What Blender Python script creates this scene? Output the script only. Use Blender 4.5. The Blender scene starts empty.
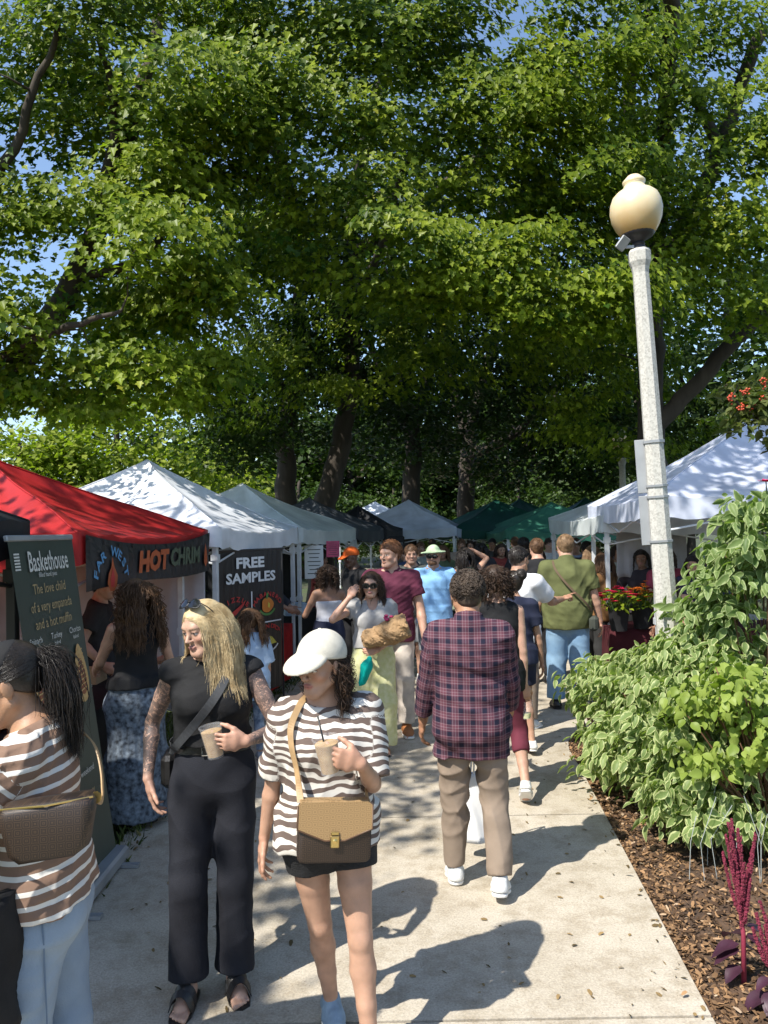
import bpy, math, random
import numpy as np
from mathutils import Vector, Matrix, Euler
C = bpy.context.scene.collection
SC = bpy.context.scene
R = math.radians
rng = np.random.default_rng(7)
random.seed(7)

# ------------------------------------------------------------------ camera
F_PX = 770.0
cam_d = bpy.data.cameras.new('camera')
cam = bpy.data.objects.new('camera', cam_d); C.objects.link(cam)
cam_d.sensor_fit = 'VERTICAL'; cam_d.sensor_height = 36.0; cam_d.lens = 36.0 * F_PX / 1024
cam_d.clip_start = 0.05; cam_d.clip_end = 600
CAM = Vector((0, 0, 1.95))
CAMR = Matrix.Rotation(R(90 + 1.34), 3, 'X') @ Matrix.Rotation(R(-1.0), 3, 'Z')
cam.matrix_world = Matrix.Translation(CAM) @ CAMR.to_4x4()
SC.camera = cam
# ------------------------------------------------------------------ daylight
SUN_EL = 51.0
SUN_V = Vector((-0.72, -0.69, 0)).normalized() * math.cos(R(SUN_EL)) + Vector((0, 0, math.sin(R(SUN_EL))))
w = bpy.data.worlds.new('World'); SC.world = w; w.use_nodes = True
nt = w.node_tree; bg = nt.nodes['Background']
sky = nt.nodes.new('ShaderNodeTexSky'); sky.sky_type = 'NISHITA'; sky.sun_disc = False
sky.sun_elevation = R(SUN_EL); sky.sun_rotation = math.atan2(SUN_V.x, SUN_V.y)
sky.air_density = 1.0; sky.dust_density = 0.6; sky.ozone_density = 1.5
nt.links.new(sky.outputs[0], bg.inputs[0]); bg.inputs[1].default_value = 0.15
sd = bpy.data.lights.new('sun', 'SUN'); sd.energy = 5.0; sd.angle = R(0.53); sd.color = (1.0, 0.955, 0.87)
sun = bpy.data.objects.new('sun', sd); C.objects.link(sun)
sun.rotation_euler = SUN_V.to_track_quat('Z', 'Y').to_euler(); sun.location = SUN_V * 60
SC.view_settings.view_transform = 'Standard'; SC.view_settings.look = 'None'
SC.view_settings.exposure = 0.70; SC.view_settings.gamma = 1.0; SC.view_settings.use_curve_mapping = False
SC.cycles.max_bounces = 7; SC.cycles.diffuse_bounces = 3; SC.cycles.glossy_bounces = 2
SC.cycles.transmission_bounces = 5; SC.cycles.transparent_max_bounces = 6
SC.cycles.caustics_reflective = False; SC.cycles.caustics_refractive = False
SC.cycles.use_denoising = True

def at(px, py, d):
    return CAM + CAMR @ Vector(((px - 384) / F_PX * d, -(py - 512) / F_PX * d, -d))
def gnd(px, py, z=0.0):
    v = CAMR @ Vector(((px - 384) / F_PX, -(py - 512) / F_PX, -1)); t = (z - CAM.z) / v.z
    return CAM + v * t

# ------------------------------------------------------------------ objects
def tag(o, label=None, cat=None, group=None, kind=None):
    if label: o['label'] = label
    if cat: o['category'] = cat
    if group: o['group'] = group
    if kind: o['kind'] = kind
    return o
def empty(name, loc, label, cat, group=None, rz=0.0):
    o = bpy.data.objects.new(name, None); C.objects.link(o); o.location = loc; o.rotation_euler.z = rz
    o.empty_display_size = 0.1
    return tag(o, label, cat, group)
def link(name, me, parent=None, mats=(), loc=None):
    o = bpy.data.objects.new(name, me); C.objects.link(o)
    for m in mats: me.materials.append(m)
    if parent is not None: o.parent = parent
    if loc is not None: o.location = loc
    return o
def npmesh(name, V, F, smooth=True, attrs=None, mi=None):
    """V (n,3); F (m,k) array or list of such arrays"""
    if not isinstance(F, list): F = [F]
    F = [np.asarray(f, dtype=np.int32) for f in F if len(f)]
    me = bpy.data.meshes.new(name)
    V = np.asarray(V, dtype=np.float32)
    me.vertices.add(len(V)); me.vertices.foreach_set('co', V.ravel())
    nl = sum(f.size for f in F); npoly = sum(len(f) for f in F)
    me.loops.add(nl); me.polygons.add(npoly)
    me.loops.foreach_set('vertex_index', np.concatenate([f.ravel() for f in F]))
    tot = np.concatenate([np.full(len(f), f.shape[1], dtype=np.int32) for f in F])
    st = np.concatenate([[0], np.cumsum(tot)[:-1]]).astype(np.int32)
    me.polygons.foreach_set('loop_start', st); me.polygons.foreach_set('loop_total', tot)
    if mi is not None: me.polygons.foreach_set('material_index', np.asarray(mi, dtype=np.int32))
    me.polygons.foreach_set('use_smooth', np.full(npoly, bool(smooth)))
    for k, a in (attrs or {}).items():
        a = np.asarray(a, dtype=np.float32)
        if a.ndim == 1:
            at_ = me.attributes.new(k, 'FLOAT', 'POINT'); at_.data.foreach_set('value', a)
        elif a.shape[1] == 3:
            at_ = me.attributes.new(k, 'FLOAT_VECTOR', 'POINT'); at_.data.foreach_set('vector', a.ravel())
        else:
            at_ = me.attributes.new(k, 'FLOAT_COLOR', 'POINT'); at_.data.foreach_set('color', a.ravel())
    me.update(calc_edges=True); me.validate()
    return me
class MB:
    """collects boxes, tubes, lathes, sheets; builds ONE mesh object"""
    def __init__(s): s.v = []; s.f = []; s.m = []
    def add(s, V, F, mi=0):
        o = len(s.v); s.v += [tuple(p) for p in V]; s.f += [[i + o for i in f] for f in F]; s.m += [mi] * len(F); return s
    def box(s, c, h, rot=None, mi=0, bev=0.0):
        c = Vector(c); M = rot if rot is not None else Matrix.Identity(3)
        if bev <= 0:
            V = [c + M @ Vector((x * h[0], y * h[1], z * h[2])) for x in (-1, 1) for y in (-1, 1) for z in (-1, 1)]
            F = [(0, 1, 3, 2), (4, 6, 7, 5), (0, 4, 5, 1), (2, 3, 7, 6), (0, 2, 6, 4), (1, 5, 7, 3)]
            return s.add(V, F, mi)
        b = min(bev, min(h) * 0.9)
        V = []; 
        for z, k in ((-h[2], b), (-h[2] + b, 0), (h[2] - b, 0), (h[2], b)):
            for x, y in ((-h[0] + b, -h[1] + k), (h[0] - b, -h[1] + k), (h[0] - k, -h[1] + b), (h[0] - k, h[1] - b), (h[0] - b, h[1] - k), (-h[0] + b, h[1] - k), (-h[0] + k, h[1] - b), (-h[0] + k, -h[1] + b)):
                V.append(c + M @ Vector((x, y, z)))
        F = [tuple(range(7, -1, -1)), tuple(range(24, 32))]
        for r in range(3):
            for i in range(8):
                j = (i + 1) % 8; F.append((r * 8 + i, r * 8 + j, r * 8 + 8 + j, r * 8 + 8 + i))
        return s.add(V, F, mi)
    def tube(s, pts, rad, n=8, mi=0, cap=True):
        pts = [Vector(p) for p in pts]; m = len(pts)
        if not hasattr(rad, '__len__'): rad = [rad] * m
        V = []; F = []; up = None
        for i in range(m):
            t = (pts[min(i + 1, m - 1)] - pts[max(i - 1, 0)])
            t = t.normalized() if t.length > 1e-9 else Vector((0, 0, 1))
            if up is None:
                a = Vector((0, 0, 1)) if abs(t.z) < 0.9 else Vector((1, 0, 0)); up = (a - t * a.dot(t)).normalized()
            else:
                up = up - t * up.dot(t); up = up.normalized() if up.length > 1e-6 else t.orthogonal().normalized()
            b = t.cross(up)
            for k in range(n):
                a = 2 * math.pi * k / n; V.append(pts[i] + (up * math.cos(a) + b * math.sin(a)) * rad[i])
        for i in range(m - 1):
            for k in range(n):
                l = (k + 1) % n; F.append((i * n + k, i * n + l, i * n + n + l, i * n + n + k))
        if cap: F += [tuple(range(n - 1, -1, -1)), tuple(range((m - 1) * n, m * n))]
        return s.add(V, F, mi)
    def lathe(s, prof, c=(0, 0, 0), n=24, mi=0, rot=None):
        c = Vector(c); M = rot if rot is not None else Matrix.Identity(3); V = []; F = []; m = len(prof)
        for r, z in prof:
            for k in range(n):
                a = 2 * math.pi * k / n; V.append(c + M @ Vector((r * math.cos(a), r * math.sin(a), z)))
        for i in range(m - 1):
            for k in range(n):
                l = (k + 1) % n; F.append((i * n + k, i * n + l, i * n + n + l, i * n + n + k))
        F += [tuple(range(n - 1, -1, -1)), tuple(range((m - 1) * n, m * n))]
        return s.add(V, F, mi)
    def ribbon(s, pts, wid, thick, nrm=None, mi=0):
        """flat strap along pts; nrm = list of surface normals"""
        pts = [Vector(p) for p in pts]; m = len(pts); V = []; F = []
        for i in range(m):
            t = (pts[min(i + 1, m - 1)] - pts[max(i - 1, 0)]).normalized()
            n_ = Vector(nrm[i]) if nrm is not None else Vector((0, 0, 1))
            n_ = (n_ - t * n_.dot(t)).normalized(); b = t.cross(n_)
            for x, y in ((-1, 0), (1, 0), (1, 1), (-1, 1)): V.append(pts[i] + b * x * wid / 2 + n_ * y * thick)
        for i in range(m - 1):
            for k in range(4):
                l = (k + 1) % 4; F.append((i * 4 + k, i * 4 + l, i * 4 + 4 + l, i * 4 + 4 + k))
        F += [(3, 2, 1, 0), tuple(range((m - 1) * 4, m * 4))]
        return s.add(V, F, mi)
    def prism(s, outline, depth, M=None, o=(0, 0, 0), mi=0):
        """outline in local (x,z), extruded along local y from 0..depth"""
        M = M if M is not None else Matrix.Identity(3); o = Vector(o); n = len(outline)
        V = [o + M @ Vector((x, 0, z)) for x, z in outline] + [o + M @ Vector((x, depth, z)) for x, z in outline]
        F = [tuple(range(n)), tuple(range(2 * n - 1, n - 1, -1))] + [(i, i + n, (i + 1) % n + n, (i + 1) % n) for i in range(n)]
        return s.add(V, F, mi)
    def text(s, body, size, o, M, mi=0, sx=1.0, depth=0.001, align='CENTER', rot=0.0, shear=0.0, bold=0.0):
        """text in local x (right) / z (up), facing local -y"""
        cu = bpy.data.curves.new('t', 'FONT'); cu.body = body; cu.size = size; cu.align_x = align; cu.align_y = 'CENTER'
        cu.resolution_u = 2; cu.offset = bold; cu.shear = shear
        ob = bpy.data.objects.new('t', cu); C.objects.link(ob)
        dg = bpy.context.evaluated_depsgraph_get(); me = bpy.data.meshes.new_from_object(ob.evaluated_get(dg))
        ca, sa = math.cos(rot), math.sin(rot); o = Vector(o)
        V = [o + M @ Vector(((v.co.x * sx) * ca - v.co.y * sa, -depth, (v.co.x * sx) * sa + v.co.y * ca)) for v in me.vertices]
        F = [tuple(p.vertices) for p in me.polygons]
        s.add(V, F, mi)
        bpy.data.objects.remove(ob); bpy.data.curves.remove(cu); bpy.data.meshes.remove(me)
        return s
    def build(s, name, mats, parent=None, smooth=False, loc=None, auto=None):
        me = bpy.data.meshes.new(name); me.from_pydata(s.v, [], s.f)
        if not isinstance(mats, (list, tuple)): mats = [mats]
        me.polygons.foreach_set('material_index', s.m)
        if smooth: me.polygons.foreach_set('use_smooth', [True] * len(s.f))
        me.update()
        if smooth and auto: me.set_sharp_from_angle(angle=R(auto))
        return link(name, me, parent, mats, loc)

# ------------------------------------------------------------------ materials
def mat(name, col=(.5, .5, .5), rough=.7, var=0.0, scale=8.0, bump=0.0, bscale=60.0, metal=0.0, spec=.5, vcol=None, sss=0.0, transl=0.0, coord='Object', stretch=None, emit=0.0, col2=None, detail=6.0, sheen=0.0):
    m = bpy.data.materials.new(name); m.use_nodes = True; n = m.node_tree.nodes; l = m.node_tree.links
    b = n['Principled BSDF']; b.inputs['Roughness'].default_value = rough; b.inputs['Metallic'].default_value = metal
    b.inputs['Specular IOR Level'].default_value = spec
    if sheen: b.inputs['Sheen Weight'].default_value = sheen
    tc = n.new('ShaderNodeTexCoord'); vec = tc.outputs[coord]
    if stretch:
        mp = n.new('ShaderNodeMapping'); mp.inputs['Scale'].default_value = stretch; l.new(vec, mp.inputs[0]); vec = mp.outputs[0]
    src = None
    if vcol:
        a = n.new('ShaderNodeAttribute'); a.attribute_name = vcol; src = a.outputs['Color']
    if var > 0:
        nz = n.new('ShaderNodeTexNoise'); nz.inputs['Scale'].default_value = scale; nz.inputs['Detail'].default_value = detail; l.new(vec, nz.inputs['Vector'])
        mx = n.new('ShaderNodeMix'); mx.data_type = 'RGBA'
        rmp = n.new('ShaderNodeMapRange'); rmp.inputs[1].default_value = .3; rmp.inputs[2].default_value = .7; l.new(nz.outputs['Fac'], rmp.inputs[0]); l.new(rmp.outputs[0], mx.inputs[0])
        if src is None:
            c2 = col2 if col2 else tuple(min(1, c * (1 + var)) for c in col); c1 = col if col2 else tuple(c * (1 - var) for c in col)
            mx.inputs[6].default_value = (*c1, 1); mx.inputs[7].default_value = (*c2, 1)
        else:
            mm = n.new('ShaderNodeMix'); mm.data_type = 'RGBA'; mm.blend_type = 'MULTIPLY'; mm.inputs[0].default_value = 1
            mx.inputs[6].default_value = (1 - var,) * 3 + (1,); mx.inputs[7].default_value = (1 + var,) * 3 + (1,)
            l.new(src, mm.inputs[6]); l.new(mx.outputs[2], mm.inputs[7]); mx = mm
        src = mx.outputs[2]
    if src is not None: l.new(src, b.inputs['Base Color'])
    else: b.inputs['Base Color'].default_value = (*col, 1)
    if sss: 
        b.inputs['Subsurface Weight'].default_value = sss; b.inputs['Subsurface Radius'].default_value = (.012, .005, .003); b.inputs['Subsurface Scale'].default_value = 1.0
    if bump:
        nb = n.new('ShaderNodeTexNoise'); nb.inputs['Scale'].default_value = bscale; nb.inputs['Detail'].default_value = 5; l.new(vec, nb.inputs['Vector'])
        bp = n.new('ShaderNodeBump'); bp.inputs['Strength'].default_value = bump; bp.inputs['Distance'].default_value = .01; l.new(nb.outputs['Fac'], bp.inputs['Height']); l.new(bp.outputs[0], b.inputs['Normal'])
    if transl:
        t = n.new('ShaderNodeBsdfTranslucent'); ms = n.new('ShaderNodeMixShader'); ms.inputs[0].default_value = transl
        if src is not None: l.new(src, t.inputs[0])
        else: t.inputs[0].default_value = (*col, 1)
        l.new(b.outputs[0], ms.inputs[1]); l.new(t.outputs[0], ms.inputs[2]); l.new(ms.outputs[0], n['Material Output'].inputs[0])
    return m
def leafmat(name, dark, light, transl=.4, rough=.45, yellow=None):
    """per-leaf colour from attribute lc (0..1)"""
    m = bpy.data.materials.new(name); m.use_nodes = True; n = m.node_tree.nodes; l = m.node_tree.links; b = n['Principled BSDF']
    a = n.new('ShaderNodeAttribute'); a.attribute_name = 'lc'; cr = n.new('ShaderNodeValToRGB')
    cr.color_ramp.elements[0].color = (*dark, 1); cr.color_ramp.elements[1].color = (*light, 1)
    if yellow:
        e = cr.color_ramp.elements.new(.93); e.color = (*light, 1); cr.color_ramp.elements[-1].color = (*yellow, 1)
    l.new(a.outputs['Fac'], cr.inputs[0]); l.new(cr.outputs[0], b.inputs['Base Color']); b.inputs['Roughness'].default_value = rough
    b.inputs['Specular IOR Level'].default_value = .22
    t = n.new('ShaderNodeBsdfTranslucent'); g = n.new('ShaderNodeMix'); g.data_type = 'RGBA'; g.blend_type = 'MULTIPLY'; g.inputs[0].default_value = 1
    g.inputs[7].default_value = (1.12, 1.4, .42, 1); l.new(cr.outputs[0], g.inputs[6]); l.new(g.outputs[2], t.inputs[0])
    ms = n.new('ShaderNodeMixShader'); ms.inputs[0].default_value = transl
    l.new(b.outputs[0], ms.inputs[1]); l.new(t.outputs[0], ms.inputs[2]); l.new(ms.outputs[0], n['Material Output'].inputs[0])
    return m
# ------------------------------------------------------------------ ground, path, bed
M_ground = mat('park_ground', (.055, .05, .03), .95, var=.5, scale=1.3, bump=.6, bscale=25, col2=(.05, .075, .022))
def concrete():
    m = bpy.data.materials.new('path_concrete'); m.use_nodes = True; n = m.node_tree.nodes; l = m.node_tree.links; b = n['Principled BSDF']
    tc = n.new('ShaderNodeTexCoord')
    def nz(s, d=6, r=.6):
        x = n.new('ShaderNodeTexNoise'); x.inputs['Scale'].default_value = s; x.inputs['Detail'].default_value = d; x.inputs['Roughness'].default_value = r; l.new(tc.outputs['Object'], x.inputs['Vector']); return x
    def ramp(src, p0, c0, p1, c1):
        r = n.new('ShaderNodeValToRGB'); r.color_ramp.elements[0].position = p0; r.color_ramp.elements[0].color = (*c0, 1); r.color_ramp.elements[1].position = p1; r.color_ramp.elements[1].color = (*c1, 1); l.new(src, r.inputs[0]); return r
    a = ramp(nz(1.1).outputs['Fac'], .32, (.40, .355, .285), .7, (.51, .46, .385))
    f = ramp(nz(95, 3, .7).outputs['Fac'], .3, (.72, .72, .72), .66, (1.14, 1.12, 1.08))
    s = ramp(nz(5, 10, .78).outputs['Fac'], .38, (.74, .71, .66), .54, (1, 1, 1))
    v = n.new('ShaderNodeTexVoronoi'); v.inputs['Scale'].default_value = 38; l.new(tc.outputs['Object'], v.inputs['Vector'])
    sp = ramp(v.outputs['Distance'], .05, (.55, .5, .45), .13, (1, 1, 1))
    cur = a.outputs[0]
    for q in (f, s, sp):
        mx = n.new('ShaderNodeMix'); mx.data_type = 'RGBA'; mx.blend_type = 'MULTIPLY'; mx.inputs[0].default_value = 1; l.new(cur, mx.inputs[6]); l.new(q.outputs[0], mx.inputs[7]); cur = mx.outputs[2]
    l.new(cur, b.inputs['Base Color']); b.inputs['Roughness'].default_value = .85; b.inputs['Specular IOR Level'].default_value = .25
    bp = n.new('ShaderNodeBump'); bp.inputs['Strength'].default_value = .5; bp.inputs['Distance'].default_value = .004; l.new(nz(120, 4).outputs['Fac'], bp.inputs['Height']); l.new(bp.outputs[0], b.inputs['Normal'])
    return m
M_conc = concrete()
M_mulch = mat('mulch_soil', (.045, .028, .018), .95, var=.5, scale=14, bump=1.0, bscale=60, col2=(.12, .07, .04))
mb = MB(); S_ = 300
mb.add([(-S_, -S_, -.05), (S_, -S_, -.05), (S_, S_, -.05), (-S_, S_, -.05)], [(0, 1, 2, 3)])
tag(mb.build('ground', M_ground), kind='structure')
edge_r = [(1.10, -4), (1.22, 2.4), (1.265, 3.1), (1.41, 4.7), (1.545, 6.2), (1.585, 6.8), (1.66, 7.15), (1.85, 7.5), (2.4, 7.8), (4.2, 8.2)]
def er(y):
    for (x0, y0), (x1, y1) in zip(edge_r, edge_r[1:]):
        if y0 <= y <= y1: return x0 + (x1 - x0) * (y - y0) / (y1 - y0)
    return edge_r[-1][0] + (y - 8.2) * .25
mb = MB(); ys = [-3.2, -1.1, 1.0, 3.1, 5.27, 7.4]
def slab(poly, g=.006):
    n_ = len(poly); mb.add([(x, y, 0) for x, y in poly] + [(x, y, -.08) for x, y in poly], [tuple(range(n_))] + [(i, i + n_, (i + 1) % n_ + n_, (i + 1) % n_) for i in range(n_)][::1])
sl = .03
for y0, y1 in zip(ys, ys[1:]):
    a, b_ = y0 + .008, y1 - .008
    rr = [(er(y), y) for y in np.linspace(a, b_, 8)]
    slab([(-1.72, a - 1.72 * sl * 0)] + rr + [(-1.72, b_)])
far = [(-1.72, 7.408)] + [(er(y), y) for y in np.linspace(7.408, 8.2, 9)] + [(7, 8.6), (11, 40), (-2, 40), (-.8, 13.4)]
slab(far)
tag(mb.build('footpath', M_conc), kind='structure')
# mulch bed: bumpy sheet right of the path
nx, ny = 90, 90
gx = np.linspace(0, 1, nx); gy = np.linspace(1.5, 8.3, ny)
V = []
for y in gy:
    e = er(y) + .004 if y < 7.4 else max(er(y), 1.9)
    for t in gx:
        x = e + t * (6.5 - e); V.append((x, y, -.03 + .035 * math.sin(3.1 * x + 1.3 * y) * min(1, t * 6) + .03 * math.sin(7.3 * y - 2.2 * x) * min(1, t * 6) + .05 * min(1, t * 3) + random.uniform(-.008, .008)))
V = np.array(V); I = np.arange(nx * ny).reshape(ny, nx)
F = np.stack([I[:-1, :-1], I[:-1, 1:], I[1:, 1:], I[1:, :-1]], -1).reshape(-1, 4)
tag(link('mulch_bed', npmesh('mulch_bed', V, F), None, [M_mulch]), kind='structure')
def bed_z(x, y):
    e = er(min(y, 8)); t = max(0, (x - e) / (6.5 - e))
    return -.03 + .035 * math.sin(3.1 * x + 1.3 * y) * min(1, t * 6) + .03 * math.sin(7.3 * y - 2.2 * x) * min(1, t * 6) + .05 * min(1, t * 3)

def flakes(n, pos, nrm_up, size, asp=(.3, .7), curl=.3, r=rng):
    """n small bent flakes; pos (n,3)"""
    L = r.uniform(*size, n); W = L * r.uniform(*asp, n)
    yaw = r.uniform(0, 2 * np.pi, n); N = np.stack([r.normal(0, 1 - nrm_up, n), r.normal(0, 1 - nrm_up, n), np.ones(n)], -1)
    N /= np.linalg.norm(N, axis=1, keepdims=True)
    A = np.stack([np.cos(yaw), np.sin(yaw), np.zeros(n)], -1); A -= N * (A * N).sum(1, keepdims=True); A /= np.linalg.norm(A, axis=1, keepdims=True)
    B = np.cross(N, A); cz = L * curl * r.uniform(.1, 1, n)
    P = []
    for a, b, c in ((-1, -.6, 0), (0, -1, .5), (1, -.5, 0), (1, .4, .1), (0, 1, .6), (-1, .7, .15)):
        P.append(pos + A * (a * L / 2)[:, None] + B * (b * W / 2)[:, None] + N * (c * cz)[:, None])
    V = np.stack(P, 1).reshape(-1, 3); o = np.arange(n)[:, None] * 6
    return V, np.concatenate([o + np.array([0, 1, 4, 5]), o + np.array([1, 2, 3, 4])])
M_chip = leafmat('mulch_chips', (.05, .028, .016), (.34, .20, .10), transl=.05, rough=.85, yellow=(.42, .32, .22))
n = 27000
yy = 2.3 + 5.4 * rng.random(n) ** 1.3; xx = np.array([er(y) for y in yy]) + np.where(rng.random(n) < .012, -.16 * rng.random(n) ** 2, .0) + np.where(rng.random(n) < .988, .012 + 2.4 * rng.random(n) ** 1.5, 0)
zz = np.maximum(np.array([bed_z(x, y) for x, y in zip(xx, yy)]), np.where(xx < np.array([er(y) for y in yy]), .003, -1)) + rng.uniform(.004, .02, n)
V, F = flakes(n, np.stack([xx, yy, zz], -1), .5, (.008, .040), asp=(.15, .7))
tag(link('wood_mulch', npmesh('wood_mulch', V, F, attrs={'lc': np.repeat(rng.random(n) ** 1.4, 6)}), None, [M_chip]), 'brown wood chip mulch scattered over the planting bed', 'mulch', kind='stuff')
n = 520
yy = 2.6 + 8 * rng.random(n); xx = rng.uniform(-1.7, 1, n); k = rng.random(n) < .5
xx = np.where(k, np.array([er(min(y, 7)) for y in yy]) - .02 - .9 * rng.random(n) ** 2.2, xx)
k2 = rng.random(n) < .45; xx = np.where(~k & k2, -1.75 + .8 * rng.random(n) ** 2, xx)
V, F = flakes(n, np.stack([xx, yy, np.full(n, .006)], -1), .75, (.01, .034))
tag(link('leaf_litter', npmesh('leaf_litter', V, F, attrs={'lc': np.repeat(rng.random(n), 6)}), None, [leafmat('dry_leaves', (.06, .045, .02), (.3, .2, .09), .1, .8)]), 'small dry leaves and crumbs lying on the concrete path', 'leaf litter', kind='stuff')
# grass strip left of the path and lawn under the tents
M_grass = leafmat('grass_blades', (.03, .045, .012), (.13, .17, .05), .35, .6, yellow=(.25, .2, .1))
n = 16000
xx = -1.66 - 2.6 * rng.random(n) ** 2; yy = rng.uniform(3.2, 16, n)
xx = np.where(yy > 7, xx + (yy - 7) * .155, xx) + rng.normal(0, .05, n)
zz = np.full(n, -.045)
h = rng.uniform(.04, .12, n); yaw = rng.uniform(0, 6.28, n); wd = rng.uniform(.004, .008, n); ln = rng.normal(0, .035, (n, 2))
B = np.stack([np.cos(yaw) * wd, np.sin(yaw) * wd, np.zeros(n)], -1); P0 = np.stack([xx, yy, zz], -1)
Vv = np.stack([P0 - B, P0 + B, P0 + B * .6 + np.stack([ln[:, 0] * .4, ln[:, 1] * .4, h * .6], -1), P0 + np.stack([ln[:, 0], ln[:, 1], h], -1)], 1).reshape(-1, 3)
F = np.arange(n)[:, None] * 4 + np.array([0, 1, 2, 3])
tag(link('grass', npmesh('grass', Vv, F, attrs={'lc': np.repeat(rng.random(n), 4)}), None, [M_grass]), 'patchy grass growing along the stall side of the path', 'grass', kind='stuff')

# ------------------------------------------------------------------ leaves
MAPLE = np.array([(0, 0, 0), (.32, -.03, .03), (.29, .17, .05), (.55, .44, .12), (.27, .50, .05), (.19, .73, .03), (0, 1.0, -.08), (-.19, .73, .03), (-.27, .50, .05), (-.55, .44, .12), (-.29, .17, .05), (-.32, -.03, .03)])
MAPLE_F = [np.array([[0, 1, 2, 3, 4, 5, 6]]), np.array([[0, 6, 7, 8, 9, 10, 11]])]
OVAL = np.array([(0, 0, 0), (.24, .25, .05), (.26, .55, .04), (0, 1, -.1), (-.26, .55, .04), (-.24, .25, .05)])
OVAL_F = [np.array([[0, 1, 2, 3]]), np.array([[0, 3, 4, 5]])]
DIAM = np.array([(0, 0, 0), (.38, .5, .07), (0, 1, -.05), (-.38, .5, .07)])
DIAM_F = [np.array([[0, 1, 2, 3]])]
def leaves_at(P, N, T, size, tmpl, tf):
    """leaf template at points P with normals N, tip directions T"""
    N = N / np.linalg.norm(N, axis=1, keepdims=True); T = T - N * (T * N).sum(1, keepdims=True); T /= np.linalg.norm(T, axis=1, keepdims=True) + 1e-9
    B = np.cross(T, N); n = len(P); k = len(tmpl)
    V = P[:, None, :] + size[:, None, None] * (tmpl[None, :, 0:1] * B[:, None, :] + tmpl[None, :, 1:2] * T[:, None, :] + tmpl[None, :, 2:3] * N[:, None, :])
    o = np.arange(n)[:, None] * k
    return V.reshape(-1, 3), [(o[:, None, :] + f[None]).reshape(-1, f.shape[1]) for f in tf]
def clump_leaves(cc, rad, per, size, r, up=.75, axis=None, flat=.4, ow=.7):
    """cc (m,3) clump centres -> leaf P,N,T,size,lc"""
    m = len(cc); n = m * per; ci = np.repeat(np.arange(m), per)
    yaw = r.uniform(0, 2 * np.pi, n); rr = np.sqrt(r.random(n)) * np.repeat(rad, per)
    off = np.stack([np.cos(yaw) * rr, np.sin(yaw) * rr, r.normal(0, 1, n) * np.repeat(rad, per) * flat * .5 - rr * rr / np.repeat(rad, per) * .35], -1)
    P = cc[ci] + off
    O = off.copy(); O[:, 2] = 0; O /= np.linalg.norm(O, axis=1, keepdims=True) + 1e-6
    N = O * .35 + np.array([0, 0, up]) + r.normal(0, .37, (n, 3))
    T = O * .7 + r.normal(0, .6, (n, 3)) + np.array([0, 0, -.45])
    if axis is not None:
        X = P - np.array(axis); X[:, 2] = 0; X /= np.linalg.norm(X, axis=1, keepdims=True) + 1e-6; N = N * .8 + X * ow; T = T + X * .5 + np.array([0, 0, -.5])
    s = r.uniform(.5, 1.22, n) * size
    lc = np.clip(np.repeat(r.normal(.45, .17, m), per) + r.normal(0, .16, n), 0, 1)
    return P, N, T, s, lc
def lobes_pts(lobes, r, shell=.55):
    """lobes: (centre, radii, count) -> clump centres biased to the outside"""
    out = []
    for c, rd, cnt in lobes:
        d = r.normal(0, 1, (cnt, 3)); d /= np.linalg.norm(d, axis=1, keepdims=True)
        q = (shell + (1 - shell) * r.random(cnt)) ** .7
        out.append(np.array(c)[None] + d * q[:, None] * np.array(rd)[None])
    return np.concatenate(out)
M_bark = mat('tree_bark', (.034, .027, .02), .95, var=.45, scale=6, bump=1.0, bscale=22, stretch=(1, 1, .25), col2=(.075, .06, .047))
def limb_curve(pts, n=6):
    """catmull through pts"""
    P = [Vector(p) for p in pts]; P = [P[0] * 2 - P[1]] + P + [P[-1] * 2 - P[-2]]; out = []
    for i in range(1, len(P) - 2):
        for k in range(n):
            t = k / n; a, b, c, d = P[i - 1], P[i], P[i + 1], P[i + 2]
            out.append(.5 * ((2 * b) + (c - a) * t + (2 * a - 5 * b + 4 * c - d) * t * t + (3 * b - a - 3 * c + d) * t ** 3))
    return out + [P[-2]]
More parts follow.
